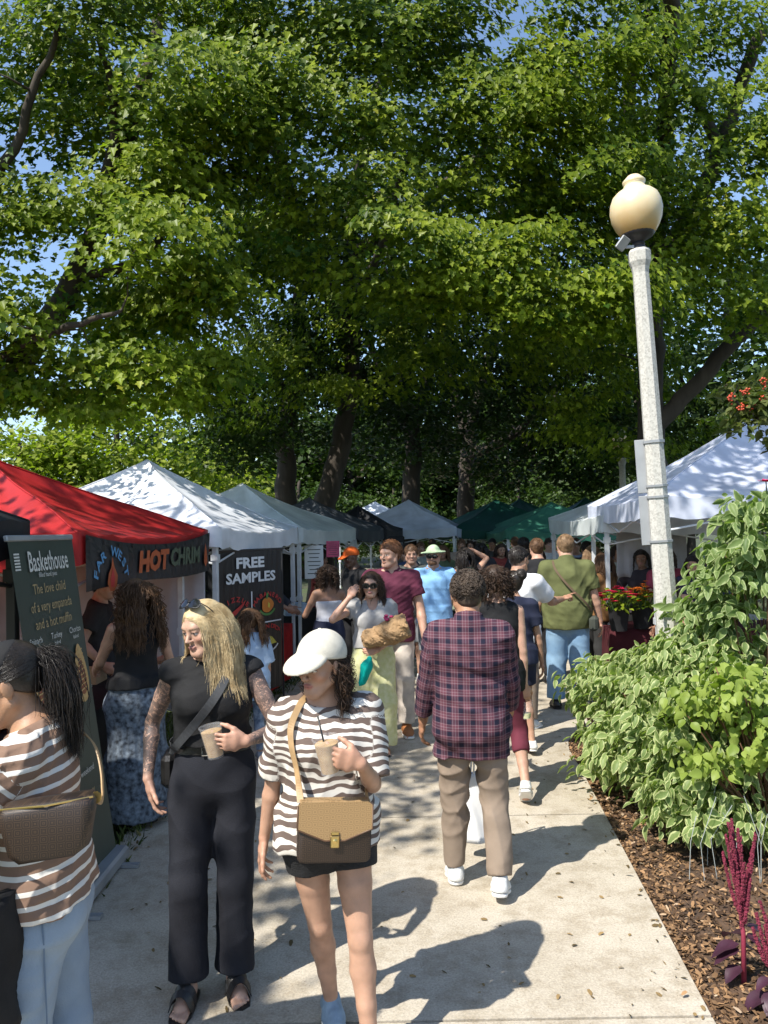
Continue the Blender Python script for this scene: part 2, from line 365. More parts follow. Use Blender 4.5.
def tree(base, limbs, lobes, label, leaf=.12, per=55, crad=(.45, .8), mats=None, seed=1, tmpl='maple', twig=.6, group='trees around the market', shell=.55, up=.75, name='maple_tree', flat=.4, axis=None, ow=.7):
    """limbs: list of (pts, r0, r1); first is the trunk"""
    r = np.random.default_rng(seed); rnd = random.Random(seed)
    root = empty(name, base, label, 'tree', group); b = Vector(base); mb = MB(); L = []
    for k, (pts, r0, r1) in enumerate(limbs):
        c = limb_curve(pts); m = len(c); rad = [r0 + (r1 - r0) * (i / (m - 1)) ** .8 for i in range(m)]
        if k == 0: rad = [x * (1 + .5 * math.exp(-i * .9)) for i, x in enumerate(rad)]
        c = [p + Vector((rnd.gauss(0, .02), rnd.gauss(0, .02), 0)) for p in c]
        mb.tube([p - b for p in c], rad, 12); L += [(p, q) for p, q in zip(c, rad)]
    cc = lobes_pts(lobes, r, shell); LP = np.array([tuple(p) for p, q in L])
    LR = [q for p, q in L]; order = np.argsort([np.linalg.norm(LP - c_, axis=1).min() for c_ in cc]); use = [0] * len(LP); LP = [p for p in LP]
    for i in order:
        if rnd.random() > twig: continue
        arr = np.array(LP); d = np.linalg.norm(arr - cc[i], axis=1) + .5 * np.maximum(0, arr[:, 2] - cc[i][2]) + .45 * np.array(use); j = int(np.argmin(d))
        p0 = Vector(LP[j]); p2 = Vector(cc[i]); ln = (p2 - p0).length
        if ln > 3.2 or ln < .1: continue
        use[j] += 1; mid = (p0 + p2) / 2 + Vector((rnd.gauss(0, .12), rnd.gauss(0, .12), rnd.gauss(.12, .12))) * min(1, ln)
        r0 = min(LR[j] * .7, .008 + .011 * ln); m1 = p0.lerp(mid, .55)
        mb.tube([p - b for p in (p0, m1, mid, mid.lerp(p2, .6), p2)], [r0, r0 * .85, r0 * .65, r0 * .45, .004], 5, cap=False)
        LP += [np.array(mid), np.array(mid.lerp(p2, .6))]; LR += [r0 * .65, r0 * .45]; use += [0, 0]
    mb.build('trunk', M_bark, root, smooth=True)
    rad = r.uniform(*crad, len(cc))
    P, N, T, s, lc = clump_leaves(cc, rad, per, leaf, r, up, axis=axis, flat=flat, ow=ow)
    t, tf = {'maple': (MAPLE, MAPLE_F), 'oval': (OVAL, OVAL_F), 'diam': (DIAM, DIAM_F)}[tmpl]
    V, F = leaves_at(P, N, T, s, t, tf)
    V -= np.array(tuple(b))[None]
    link('crown', npmesh('crown', V, F, smooth=False, attrs={'lc': np.repeat(lc, len(t))}), root, [mats or M_leaf])
    return root
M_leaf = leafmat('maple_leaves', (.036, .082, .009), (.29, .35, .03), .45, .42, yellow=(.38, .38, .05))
M_leaf_shade = leafmat('shaded_maple_leaves', (.015, .036, .007), (.06, .098, .018), .3, .42)  # inner crown shade put into the leaf colour; far dark trees share it
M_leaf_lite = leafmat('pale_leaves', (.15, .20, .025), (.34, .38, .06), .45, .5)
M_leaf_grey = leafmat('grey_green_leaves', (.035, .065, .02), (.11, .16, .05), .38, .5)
def A(px, py, d): return tuple(at(px, py, d))
def wall_lobes(seed, xr, yr, sx, sy, d0, dv, rad, cnt, skip=.15):
    """staggered leafy sprays over a stretch of crown facing the path"""
    q = random.Random(seed); out = []
    for iy, y in enumerate(np.arange(yr[0], yr[1], sy)):
        for x in np.arange(xr[0] + (iy % 2) * sx * .5, xr[1], sx):
            if q.random() < skip: continue
            d = d0 + q.uniform(-dv, dv); k = q.uniform(.75, 1.3); out.append((A(x + q.uniform(-.3, .3) * sx, y + q.uniform(-.3, .3) * sy, d), tuple(v * k for v in rad), max(3, int(cnt * k * k * q.uniform(.7, 1.2)))))
    return out
# leaning maple past the red tent
tree((-8.6, 9.2, -.05), [([(-8.6, 9.2, -.05), (-8.2, 9.2, 2), A(-70, 420, 9.4), A(0, 382, 9.5), A(62, 300, 9.6), A(112, 185, 9.8), A(150, 60, 10.2), A(165, -60, 10.5)], .29, .06),
      ([A(-20, 392, 9.5), A(10, 350, 9.2), A(60, 330, 8.8), A(120, 310, 8.6)], .1, .02), ([A(75, 275, 9.6), A(140, 260, 9.6), A(205, 180, 9.7), A(270, 182, 9.6)], .08, .02),
      ([A(-60, 420, 9.4), A(-30, 250, 9), A(20, 130, 8.8), A(60, 20, 8.6)], .11, .03), ([A(100, 210, 9.8), A(115, 120, 9.3), A(100, 40, 9)], .1, .03)],
     wall_lobes(7, (-80, 215), (-50, 410), 64, 60, 9.2, .8, (.58, .48, .32), 13, skip=.14) + [(A(40, 120, 11), (2.4, .9, 2.0), 34), (A(170, 60, 11), (1.6, .9, 1.2), 26), (A(55, 135, 9.8), (.7, .6, .4), 16), (A(25, 60, 9.6), (.7, .6, .4), 14), (A(70, 320, 10.4), (1.2, .8, .8), 14), (A(130, 330, 10.8), (.8, .8, .6), 8)],
     'leaning maple with a dark limb rising over the red tent', seed=11, leaf=.096, per=66, crad=(.32, .6), flat=.3, axis=(-4.5, 13.5, 0), ow=.8)
# big maple over the path, its crown reaching towards the camera
tree(tuple(gnd(322, 620)) , [([tuple(Vector((gnd(322, 620).x, gnd(322, 620).y, -.05))), A(322, 520, 16.6), A(334, 470, 16.6), A(347, 410, 16.5), A(353, 345, 16.4), A(350, 260, 15.6), A(365, 150, 14.5), A(390, 40, 13.5)], .30, .10),
      ([A(353, 345, 16.4), A(300, 230, 14), A(270, 120, 12), A(230, 30, 11)], .18, .05), ([A(350, 260, 15.6), A(430, 200, 14), A(520, 120, 12.5), A(600, 60, 12)], .16, .05),
      ([A(352, 300, 16), A(380, 250, 13), A(400, 180, 11), A(410, 150, 10.4)], .10, .012), ([A(270, 150, 12.5), A(262, 148, 10.5), A(266, 150, 9.6)], .06, .03)],
     wall_lobes(3, (185, 650), (-60, 340), 62, 58, 9.9, .9, (.58, .48, .32), 15, skip=.12) + [(A(350, 345, 13), (2.2, 1.3, .9), 46), (A(480, 335, 13), (2.0, 1.3, .9), 46), (A(575, 345, 13), (1.5, 1.3, 1.1), 40), (A(240, 380, 13.8), (1.2, 1.3, .9), 26),
      (A(300, 150, 12.6), (2.2, .9, 1.8), 44), (A(500, 130, 12.8), (2.6, .9, 1.8), 54)],
     'broad maple with bright green leaves hanging over the path', seed=21, leaf=.097, per=70, crad=(.32, .62), flat=.3, up=.75, axis=(.3, 14.5, 0), ow=.85, name='maple_tree')
# its neighbour: inner crown, with its shade put into darker leaves
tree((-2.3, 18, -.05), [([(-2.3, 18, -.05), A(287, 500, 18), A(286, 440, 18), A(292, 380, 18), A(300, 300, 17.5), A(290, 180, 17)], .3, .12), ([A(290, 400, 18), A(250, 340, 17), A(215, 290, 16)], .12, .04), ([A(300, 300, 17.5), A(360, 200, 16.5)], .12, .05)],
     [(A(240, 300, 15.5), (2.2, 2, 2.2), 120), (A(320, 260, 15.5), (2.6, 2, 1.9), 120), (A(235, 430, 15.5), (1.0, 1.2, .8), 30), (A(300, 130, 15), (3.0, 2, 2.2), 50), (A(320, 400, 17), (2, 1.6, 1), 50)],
     'dark maple with a straight trunk behind the white tents', seed=31, leaf=.13, per=50, mats=M_leaf_shade)
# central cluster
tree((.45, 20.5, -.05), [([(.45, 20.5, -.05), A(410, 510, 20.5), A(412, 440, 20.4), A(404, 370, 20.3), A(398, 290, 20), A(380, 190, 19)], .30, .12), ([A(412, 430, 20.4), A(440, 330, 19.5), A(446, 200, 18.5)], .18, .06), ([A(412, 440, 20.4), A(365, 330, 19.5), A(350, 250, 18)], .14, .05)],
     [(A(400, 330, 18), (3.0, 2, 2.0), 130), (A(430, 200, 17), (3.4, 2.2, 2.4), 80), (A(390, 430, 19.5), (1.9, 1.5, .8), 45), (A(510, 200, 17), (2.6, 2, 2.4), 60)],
     'thick maple with a forked trunk behind the far tents', seed=41, leaf=.14, per=46, mats=M_leaf_shade)
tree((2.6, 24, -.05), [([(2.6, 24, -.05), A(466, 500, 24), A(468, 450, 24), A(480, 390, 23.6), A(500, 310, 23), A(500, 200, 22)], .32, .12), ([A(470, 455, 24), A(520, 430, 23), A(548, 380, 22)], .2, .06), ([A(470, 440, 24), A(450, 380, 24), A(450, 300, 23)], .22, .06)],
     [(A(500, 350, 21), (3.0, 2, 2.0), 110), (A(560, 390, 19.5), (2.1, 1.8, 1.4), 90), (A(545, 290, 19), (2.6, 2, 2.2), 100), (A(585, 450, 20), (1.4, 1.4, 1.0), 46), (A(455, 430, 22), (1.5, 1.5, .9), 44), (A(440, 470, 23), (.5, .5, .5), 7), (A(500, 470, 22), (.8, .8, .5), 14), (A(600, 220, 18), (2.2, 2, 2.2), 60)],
     'old maple with a bent limb behind the dark green tents', seed=51, leaf=.14, per=48, mats=M_leaf_shade)
# big tree on the right behind the white tent
tree((4.55, 12.6, -.05), [([(4.55, 12.6, -.05), A(655, 500, 12.5), A(652, 440, 12.5), A(650, 350, 12.4), A(662, 270, 12.3), A(700, 195, 12), A(730, 120, 11.6), A(760, 30, 11.2)], .29, .09),
      ([A(652, 430, 12.5), A(690, 392, 12.2), A(735, 340, 11.8), A(790, 290, 11.4), A(860, 200, 11)], .15, .09), ([A(655, 300, 12.4), A(645, 200, 12.6), A(630, 100, 12), A(650, 10, 11.5)], .18, .06), ([A(650, 340, 12.4), (3.9, 10.2, 7.9), (2.9, 7.8, 8.7), (1.5, 6.2, 8.8), (.2, 5.0, 8.5)], .14, .03),
      ([A(720, 150, 11.8), A(690, 90, 11.2), A(640, 30, 10.6)], .1, .04)],
     wall_lobes(9, (575, 800), (-60, 310), 64, 60, 10.9, .8, (.64, .52, .36), 14, skip=.12) + [(A(600, 290, 13.4), (1.4, 1.2, 1.3), 36), (A(705, 250, 13.6), (1.2, 1.0, .9), 14), (A(612, 400, 13.8), (1.3, 1.2, 1.1), 40), (A(700, 330, 13.6), (1.4, .9, .8), 16), (A(690, 60, 12.4), (2.2, .9, 1.8), 34),
      ((.2, 5.2, 8.3), (1.7, 1.3, .6), 46), ((1.2, 6.2, 8.6), (1.0, 1.0, .5), 14), (A(720, 440, 13.5), (1.2, .9, .5), 16)],
     'tall maple with a sloping limb rising behind the lamp post', seed=61, leaf=.098, per=64, crad=(.34, .64), flat=.3, axis=(4.5, 14.5, 0), ow=.8)
# trees in full sun further back
def far_tree(px, d, h, rx, label, seed, mats, cnt=150, tr=.25, leaf=.24, zc=None):
    x = at(px, 530, d).x; zc = zc or h * .6
    return tree((x, d, -.05), [([(x, d, -.05), (x + .1, d, h * .3), (x - .1, d, h * .6), (x, d, h * .9)], tr, .06), ([(x, d, h * .35), (x + rx * .5, d - .4, h * .6)], tr * .5, .05), ([(x, d, h * .3), (x - rx * .5, d - .4, h * .6)], tr * .5, .05)],
                [((x, d, zc), (rx, rx * .8, h * .42), cnt), ((x + rx * .45, d - .5, zc * .75), (rx * .6, rx * .5, h * .25), cnt // 3), ((x - rx * .5, d - .3, zc * .8), (rx * .55, rx * .5, h * .27), cnt // 3)],
                label, leaf=leaf, per=34, crad=(.6, 1.1), mats=mats, seed=seed, tmpl='diam', twig=.25, group='trees beyond the market', name='park_tree')
far_tree(120, 26, 7.4, 3.0, 'sunlit yellow-green tree behind the white tent peak', 71, M_leaf_lite, 170)
far_tree(20, 24, 5.4, 2.6, 'pale green tree beyond the red tent roof', 72, M_leaf_lite, 150)
far_tree(205, 30, 5.6, 2.4, 'low yellow-green tree between the white tents and the dark maple', 73, M_leaf_lite, 120)
far_tree(-60, 32, 9, 4, 'mid green tree at the far left edge', 74, M_leaf_grey, 140)
far_tree(735, 22, 10.5, 3.4, 'soft grey-green tree to the right of the lamp post', 75, M_leaf_grey, 230)
far_tree(640, 30, 9, 3.2, 'grey-green tree seen between the lamp post and the dark green tents', 76, M_leaf_grey, 130)
far_tree(840, 19, 9, 3.2, 'leafy tree at the far right edge', 77, M_leaf_grey, 150)
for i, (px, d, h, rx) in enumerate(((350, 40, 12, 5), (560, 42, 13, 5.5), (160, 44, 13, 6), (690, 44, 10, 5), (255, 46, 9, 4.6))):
    far_tree(px, d, h, rx, ['dark tree far behind the blue and white tents', 'dark tree far behind the dark green tents', 'tall dark tree far behind the yellow-green tree', 'dark tree far behind the grey tent', 'low dark tree behind the straight dark trunk'][i], 81 + i, M_leaf_shade, 190, leaf=.34)
for i, (px, d, h, rx) in enumerate(((300, 33, 4.6, 3.0), (395, 37, 4.4, 2.2), (520, 36, 4.6, 3.0), (590, 31, 4.4, 2.2), (452, 40, 3.6, 1.2))):
    far_tree(px, d, h, rx, ['low dark tree behind the grey-white canopy peak', 'low dark tree behind the pale blue canopy', 'low dark tree behind the row of green canopies', 'low dark tree left of the lamp post', 'small dark tree half hiding the brick building'][i], 140 + i, M_leaf_shade, 130, leaf=.2, zc=h * .55)
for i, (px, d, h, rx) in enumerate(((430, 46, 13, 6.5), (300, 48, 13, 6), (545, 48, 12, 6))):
    far_tree(px, d, h, rx, ['broad dark tree far behind the brick building gap', 'broad dark tree far behind the two dark trunks', 'broad dark tree far behind the leftmost green canopy'][i], 160 + i, M_leaf_shade, 300, leaf=.36)
# dark understory shrubs behind the left stalls
def shrub(c, rx, rz, label, seed, cnt, mats, leaf=.09):
    r = np.random.default_rng(seed); root = empty('shrub', (c[0], c[1], -.05), label, 'shrub', 'shrubs behind the stalls'); mb = MB()
    for k in range(7):
        a = k * .9; mb.tube([(0, 0, 0), (math.cos(a) * rx * .3, math.sin(a) * rx * .3, rz * .7), (math.cos(a) * rx * .7, math.sin(a) * rx * .6, rz * 1.3)], [.03, .02, .008], 5)
    mb.build('stem', M_bark, root)
    cc = lobes_pts([((0, 0, rz), (rx, rx * .7, rz), cnt)], r, .5)
    P, N, T, s, lc = clump_leaves(cc, r.uniform(.2, .4, len(cc)), 30, leaf, r)
    V, F = leaves_at(P, N, T, s, OVAL, OVAL_F); link('foliage', npmesh('foliage', V, F, False, {'lc': np.repeat(lc, len(OVAL))}), root, [mats])
for i, (x, y, rx, rz) in enumerate(((-4.9, 6.3, .9, 1.0), (-4.6, 8.6, 1.2, 1.1), (-6.2, 7.2, 1.4, 1.15), (-4.2, 11.5, 1.3, 1.2))):
    shrub((x, y), rx, rz, ['dark shrub behind the red tent pole', 'dark shrub between the red tent and the white tent', 'wide dark shrub beside the green roll-up banner', 'dark shrub behind the free samples tent'][i], 91 + i, 90, M_leaf_grey)
# shade tree behind and left of the camera: dapples the path and tents
tree((-6.6, -2.4, -.05), [([(-6.6, -2.4, -.05), (-6.5, -2.3, 3), (-6.2, -1.6, 5.2), (-5.8, 0, 7.0), (-5.4, 1.2, 7.6)], .4, .08), ([(-6.2, -2, 4.6), (-6.6, 2, 7), (-6.4, 4.5, 8.4)], .16, .05)],
     [((-5.9, .3, 6.6), (1.2, 1.5, .9), 24), ((-4.75, .75, 6.6), (.55, .8, .4), 10), ((-4.1, 2.2, 7.0), (.8, .9, .35), 9), ((-4.7, 3.6, 7.4), (1.1, .9, .35), 14), ((-3.6, 4.9, 7.8), (.9, .8, .35), 9), ((-3.95, 2.9, 7.2), (.8, .7, .3), 9), ((-4.9, -.3, 6.4), (.4, .4, .3), 4), ((-5.0, 1.7, 6.8), (.7, .6, .3), 7), ((-5.7, 4.2, 8.2), (1.7, 1.2, .8), 22)],
     'shade maple standing behind the photographer', seed=101, leaf=.12, per=40)

# ------------------------------------------------------------------ brick building far behind
M_brick = mat('red_brick', (.20, .075, .06), .9, var=.35, scale=9)
M_white = mat('white_paint', (.72, .72, .70), .6, var=.08, scale=5)
M_glass = mat('dark_window_glass', (.03, .035, .04), .12, spec=.6)
bx_, by_ = at(455, 500, 50).x, 50.0
bld = empty('brick_building', (bx_, by_, -.05), 'red brick building with white trimmed windows far behind the trees', 'building')
mb = MB(); mb.box((0, 5, 2.6), (2.7, 5, 2.6)); mb.build('wall', M_brick, bld)
mb = MB(); mb.box((0, 5, 5.33), (2.9, 5.3, .12)); mb.build('roof', M_white, bld)
for ix in range(-1, 2):
    for iz in (1.5, 4.0):
        x = ix * 1.7; f = MB()
        f.box((x, -.06, iz + .95), (.62, .05, .09)); f.box((x, -.06, iz - .95), (.66, .07, .09)); f.box((x - .56, -.05, iz), (.08, .045, .86)); f.box((x + .56, -.05, iz), (.08, .045, .86)); f.box((x, -.04, iz), (.48, .03, .035))
        wf = f.build('window', M_white, bld); g = MB(); g.box((x, -.02, iz), (.5, .015, .86)); g.build('pane', M_glass, wf)
# ------------------------------------------------------------------ market tents
def fabric(name, col, transl=.25, rough=.75, dirt=.2, sheen=0.0):
    return mat(name, col, rough, var=dirt, scale=2.2, bump=.45, bscale=7, transl=transl, spec=.3)
M_red = fabric('red_canopy', (.42, .022, .022), .25, .5)
M_wht = fabric('white_canopy', (.74, .76, .80), .22, .55)
M_grn_wht = fabric('grey_green_canopy', (.66, .70, .69), .28, .55)
M_dgrn = fabric('dark_green_canopy', (.012, .075, .055), .18, .5)
M_mgrn = fabric('mid_green_canopy', (.06, .22, .15), .25, .5)
M_blk = fabric('black_canopy', (.018, .018, .02), .02, .6)
M_gry = fabric('charcoal_canopy', (.055, .062, .07), .06, .55)
M_blu = fabric('pale_blue_canopy', (.60, .67, .78), .34, .55)
M_rgt = fabric('blue_white_canopy', (.66, .70, .82), .25, .55)
M_steel = mat('white_tent_steel', (.62, .64, .66), .4, var=.1, scale=9, metal=.15)
M_steel_b = mat('black_tent_steel', (.03, .03, .032), .45)
def tent(c, ang, label, m, w=3.0, ze=1.98, zp=2.78, val=.2, d=None, sag=.10, frame=None, name='market_tent', seed=1, valcol=None, inset=.06, group='market tents along the path'):
    """square pop-up canopy: centre c, heading ang; eave ze, peak zp"""
    d = d or w; frame = frame or M_steel; rnd = random.Random(seed)
    root = empty(name, (c[0], c[1], 0), label, 'market tent', group, ang)
    hx, hy = w / 2, d / 2
    # roof: radial grid from the peak to the eaves, hipped with slack cloth
    nu, nr = 28, 14; V = []; F = []
    per = []
    for s in range(4):
        for k in range(nu):
            t = k / nu * 2 - 1
            per.append([(t * hx, -hy), (hx, t * hy), (-t * hx, hy), (-hx, -t * hy)][s])
    N = len(per)
    V.append((0, 0, zp)); ph = [rnd.uniform(0, 6.28) for _ in range(6)]
    for r in range(1, nr + 1):
        q = r / nr
        for i, (x, y) in enumerate(per):
            t = ((i % nu) / nu) * 2 - 1; mid = 1 - t * t
            z = zp + (ze - zp) * (q ** .86) - sag * mid * math.sin(math.pi * min(1, q)) * .8 - sag * .55 * mid * q ** 3
            z += .026 * math.sin(i * .55 + ph[0] + 4 * q) * q * (1 - q) * 3 * (.4 + .6 * abs(t)) + .011 * math.sin(i * 1.7 + ph[1] + 5 * q) * q * (.3 + abs(t)) + .012 * math.sin(11 * q + ph[5]) * (1 - mid) * q
            V.append((x * q, y * q, z))
    for i in range(N): F.append((0, 1 + i, 1 + (i + 1) % N))
    for r in range(nr - 1):
        for i in range(N):
            a = 1 + r * N + i; b_ = 1 + r * N + (i + 1) % N; F.append((a, a + N, b_ + N, b_))
    V = np.array(V); me = bpy.data.meshes.new('canopy'); me.from_pydata([tuple(v) for v in V], [], F); me.polygons.foreach_set('use_smooth', [True] * len(F)); me.update(); me.set_sharp_from_angle(angle=R(28))
    can = link('canopy', me, root, [m])
    sm = MB()
    for s_ in range(4): sm.tube([Vector((0, 0, zp + .002))] + [Vector(V[1 + r * N + s_ * nu]) + Vector((0, 0, .003)) for r in range(0, nr, 2)] + [Vector(V[1 + (nr - 1) * N + s_ * nu]) + Vector((0, 0, .003))], .007, 5)
    sm.build('seam', m, root, smooth=True)
    # valance: rippled strip hanging from the eave
    Vv = []; Fv = []; rows = 4
    for j in range(rows + 1):
        for i, (x, y) in enumerate(per):
            t = ((i % nu) / nu) * 2 - 1; q = j / rows; k = 1.004 + .006 * math.sin(i * .9 + ph[2]) * q + .004 * math.sin(i * 2.3 + ph[3]) * q
            z0 = V[1 + (nr - 1) * N + i][2] + .004
            Vv.append((x * k, y * k, z0 - val * q - .008 * abs(math.sin(i * .7 + ph[4])) * q))
    for j in range(rows):
        for i in range(N):
            a = j * N + i; b_ = j * N + (i + 1) % N; Fv.append((a, a + N, b_ + N, b_))
    vm = bpy.data.meshes.new('valance'); vm.from_pydata(Vv, [], Fv); vm.polygons.foreach_set('use_smooth', [True] * len(Fv)); vm.update()
    link('valance', vm, can, [valcol or m])
    # legs and truss
    for sx in (-1, 1):
        for sy in (-1, 1):
            lg = MB(); x, y = sx * (hx - inset), sy * (hy - inset)
            lg.box((x, y, .5), (.02, .02, .5), bev=.004); lg.box((x, y, (1.0 + ze - .06) / 2), (.026, .026, (ze - .06 - .98) / 2), bev=.004); lg.box((x, y, .012), (.05, .05, .012)); lg.box((x, y, 1.03), (.034, .034, .03)); lg.box((x, y, ze - .3), (.036, .036, .035))
            lg.build('leg', frame, root)
    tr = MB()
    for (x0, y0, x1, y1) in ((-hx, -hy, hx, -hy), (hx, -hy, hx, hy), (hx, hy, -hx, hy), (-hx, hy, -hx, -hy)):
        x0, y0, x1, y1 = [v * .96 for v in (x0, y0, x1, y1)]
        for k in range(2):
            fa, fb = k / 2, (k + 1) / 2
            pa = (x0 + (x1 - x0) * fa, y0 + (y1 - y0) * fa); pb = (x0 + (x1 - x0) * fb, y0 + (y1 - y0) * fb)
            tr.tube([(*pa, ze - .1), (*pb, ze - .36)], .011, 6); tr.tube([(*pa, ze - .36), (*pb, ze - .1)], .011, 6)
    for sx in (-1, 1):
        for sy in (-1, 1): tr.tube([(sx * (hx - .08), sy * (hy - .08), ze - .08), (0, 0, zp - .12)], .012, 6)
    tr.tube([(0, 0, zp - .02), (0, 0, zp - .5)], .02, 8)
    tr.build('truss', frame, root)
    return root
def row_tent(p0, p1, label, m, side=-1, **k):
    """path-facing eave from p0 to p1; the tent lies on the given side of it"""
    p0 = Vector((*p0, 0)); p1 = Vector((*p1, 0)); t = (p1 - p0); w = t.length; t.normalize()
    nrm = Vector((-t.y, t.x, 0)) * (1 if side < 0 else -1)
    c = (p0 + p1) / 2 + nrm * w / 2
    return tent((c.x, c.y), math.atan2(t.y, t.x) - math.pi / 2, label, m, w=w, d=w, **k)
row_tent((-1.93, 1.2), (-1.95, 4.22), 'black canopy corner at the left edge beside the green roll-up banner', M_blk, ze=2.04, zp=2.8, seed=2, frame=M_steel_b)
red_t = row_tent((-1.88, 4.72), (-1.72, 7.48), 'bright red canopy with a black chili banner on its front', M_red, ze=1.985, zp=2.6, seed=3, sag=.13, inset=.2)
white_t = row_tent((-1.64, 7.62), (-1.18, 10.5), 'white canopy with the black free samples banner under its eave', M_wht, ze=2.0, zp=2.85, seed=4)
row_tent((-1.14, 10.6), (-.50, 13.5), 'grey-white canopy right behind the white free samples tent', M_grn_wht, ze=2.0, zp=2.74, seed=5)
row_tent((-.48, 13.7), (.02, 16.2), 'dark grey-green canopy behind the grey-white one', M_gry, ze=1.98, zp=2.62, seed=6)
row_tent((.04, 16.0), (.42, 17.6), 'small black canopy beside the pale blue canopy', M_blk, ze=1.96, zp=2.5, seed=7, frame=M_steel_b)
tent((.62, 19.4), R(-12), 'pale blue and white canopy in front of the forked trunk', M_blu, ze=1.98, zp=2.7, w=2.7, seed=8)
tent((-.25, 21.6), R(-12), 'blue canopy mostly hidden behind the black one', M_blu, ze=2.05, zp=2.75, seed=9)
tent((3.0, 20.6), R(8), 'dark green canopy, leftmost of the green ones at the end of the path', M_dgrn, ze=1.92, zp=2.72, w=3.1, seed=10)
tent((3.95, 22.4), R(5), 'dark green canopy peeping out behind two green ones', M_dgrn, ze=1.95, zp=2.8, seed=11)
tent((4.0, 18.4), R(4), 'mid green canopy with a wrinkled sunlit roof beside the grey tent', M_mgrn, ze=1.9, zp=2.55, w=2.9, seed=12, sag=.16)
tent((5.6, 21.4), R(4), 'green canopy seen just left of the grey tent roof', M_dgrn, ze=1.95, zp=2.75, w=3, seed=13)
tent((4.22, 10.95), R(0), 'grey canopy behind the lamp post', M_grn_wht, ze=2.08, zp=2.86, seed=14, w=3.1)
tent((4.2, 8.8), R(-4), 'blue-white canopy dappled with leaf shadows at the right', M_rgt, ze=2.24, zp=3.16, seed=15, w=3.1)
# ------------------------------------------------------------------ concrete lamp post
M_agg = bpy.data.materials.new('aggregate_concrete'); M_agg.use_nodes = True
n_ = M_agg.node_tree.nodes; l_ = M_agg.node_tree.links; v_ = n_.new('ShaderNodeTexVoronoi'); v_.inputs['Scale'].default_value = 85; tc_ = n_.new('ShaderNodeTexCoord'); l_.new(tc_.outputs['Object'], v_.inputs['Vector'])
r_ = n_.new('ShaderNodeValToRGB'); r_.color_ramp.elements[0].color = (.34, .325, .29, 1); r_.color_ramp.elements[0].position = .1; r_.color_ramp.elements[1].color = (.50, .485, .44, 1); r_.color_ramp.elements[1].position = .62
l_.new(v_.outputs['Color'], r_.inputs[0]); l_.new(r_.outputs[0], n_['Principled BSDF'].inputs['Base Color']); n_['Principled BSDF'].inputs['Roughness'].default_value = .85
M_globe = bpy.data.materials.new('lamp_globe'); M_globe.use_nodes = True
n_ = M_globe.node_tree.nodes; l_ = M_globe.node_tree.links; b_ = n_['Principled BSDF']; tc_ = n_.new('ShaderNodeTexCoord'); sx_ = n_.new('ShaderNodeSeparateXYZ'); l_.new(tc_.outputs['Generated'], sx_.inputs[0])
r_ = n_.new('ShaderNodeValToRGB'); e_ = r_.color_ramp.elements; e_[0].position = 0; e_[0].color = (.52, .31, .10, 1); e_[1].position = .5; e_[1].color = (.68, .58, .38, 1)
nz_ = n_.new('ShaderNodeTexNoise'); nz_.inputs['Scale'].default_value = 9; nz_.inputs['Detail'].default_value = 8; l_.new(tc_.outputs['Object'], nz_.inputs['Vector'])
ad_ = n_.new('ShaderNodeMath'); ad_.operation = 'MULTIPLY_ADD'; ad_.inputs[1].default_value = .22; l_.new(nz_.outputs['Fac'], ad_.inputs[0]); l_.new(sx_.outputs['Z'], ad_.inputs[2])
sb_ = n_.new('ShaderNodeMath'); sb_.operation = 'SUBTRACT'; sb_.inputs[1].default_value = .11; l_.new(ad_.outputs[0], sb_.inputs[0]); l_.new(sb_.outputs[0], r_.inputs[0]); l_.new(r_.outputs[0], b_.inputs['Base Color'])
b_.inputs['Roughness'].default_value = .35; b_.inputs['Subsurface Weight'].default_value = .4; b_.inputs['Subsurface Radius'].default_value = (.1, .07, .03)
M_iron = mat('dark_lamp_iron', (.025, .025, .03), .45, var=.3, scale=20)
M_alu = mat('weathered_sign_metal', (.33, .34, .35), .5, metal=.4, var=.15, scale=5)
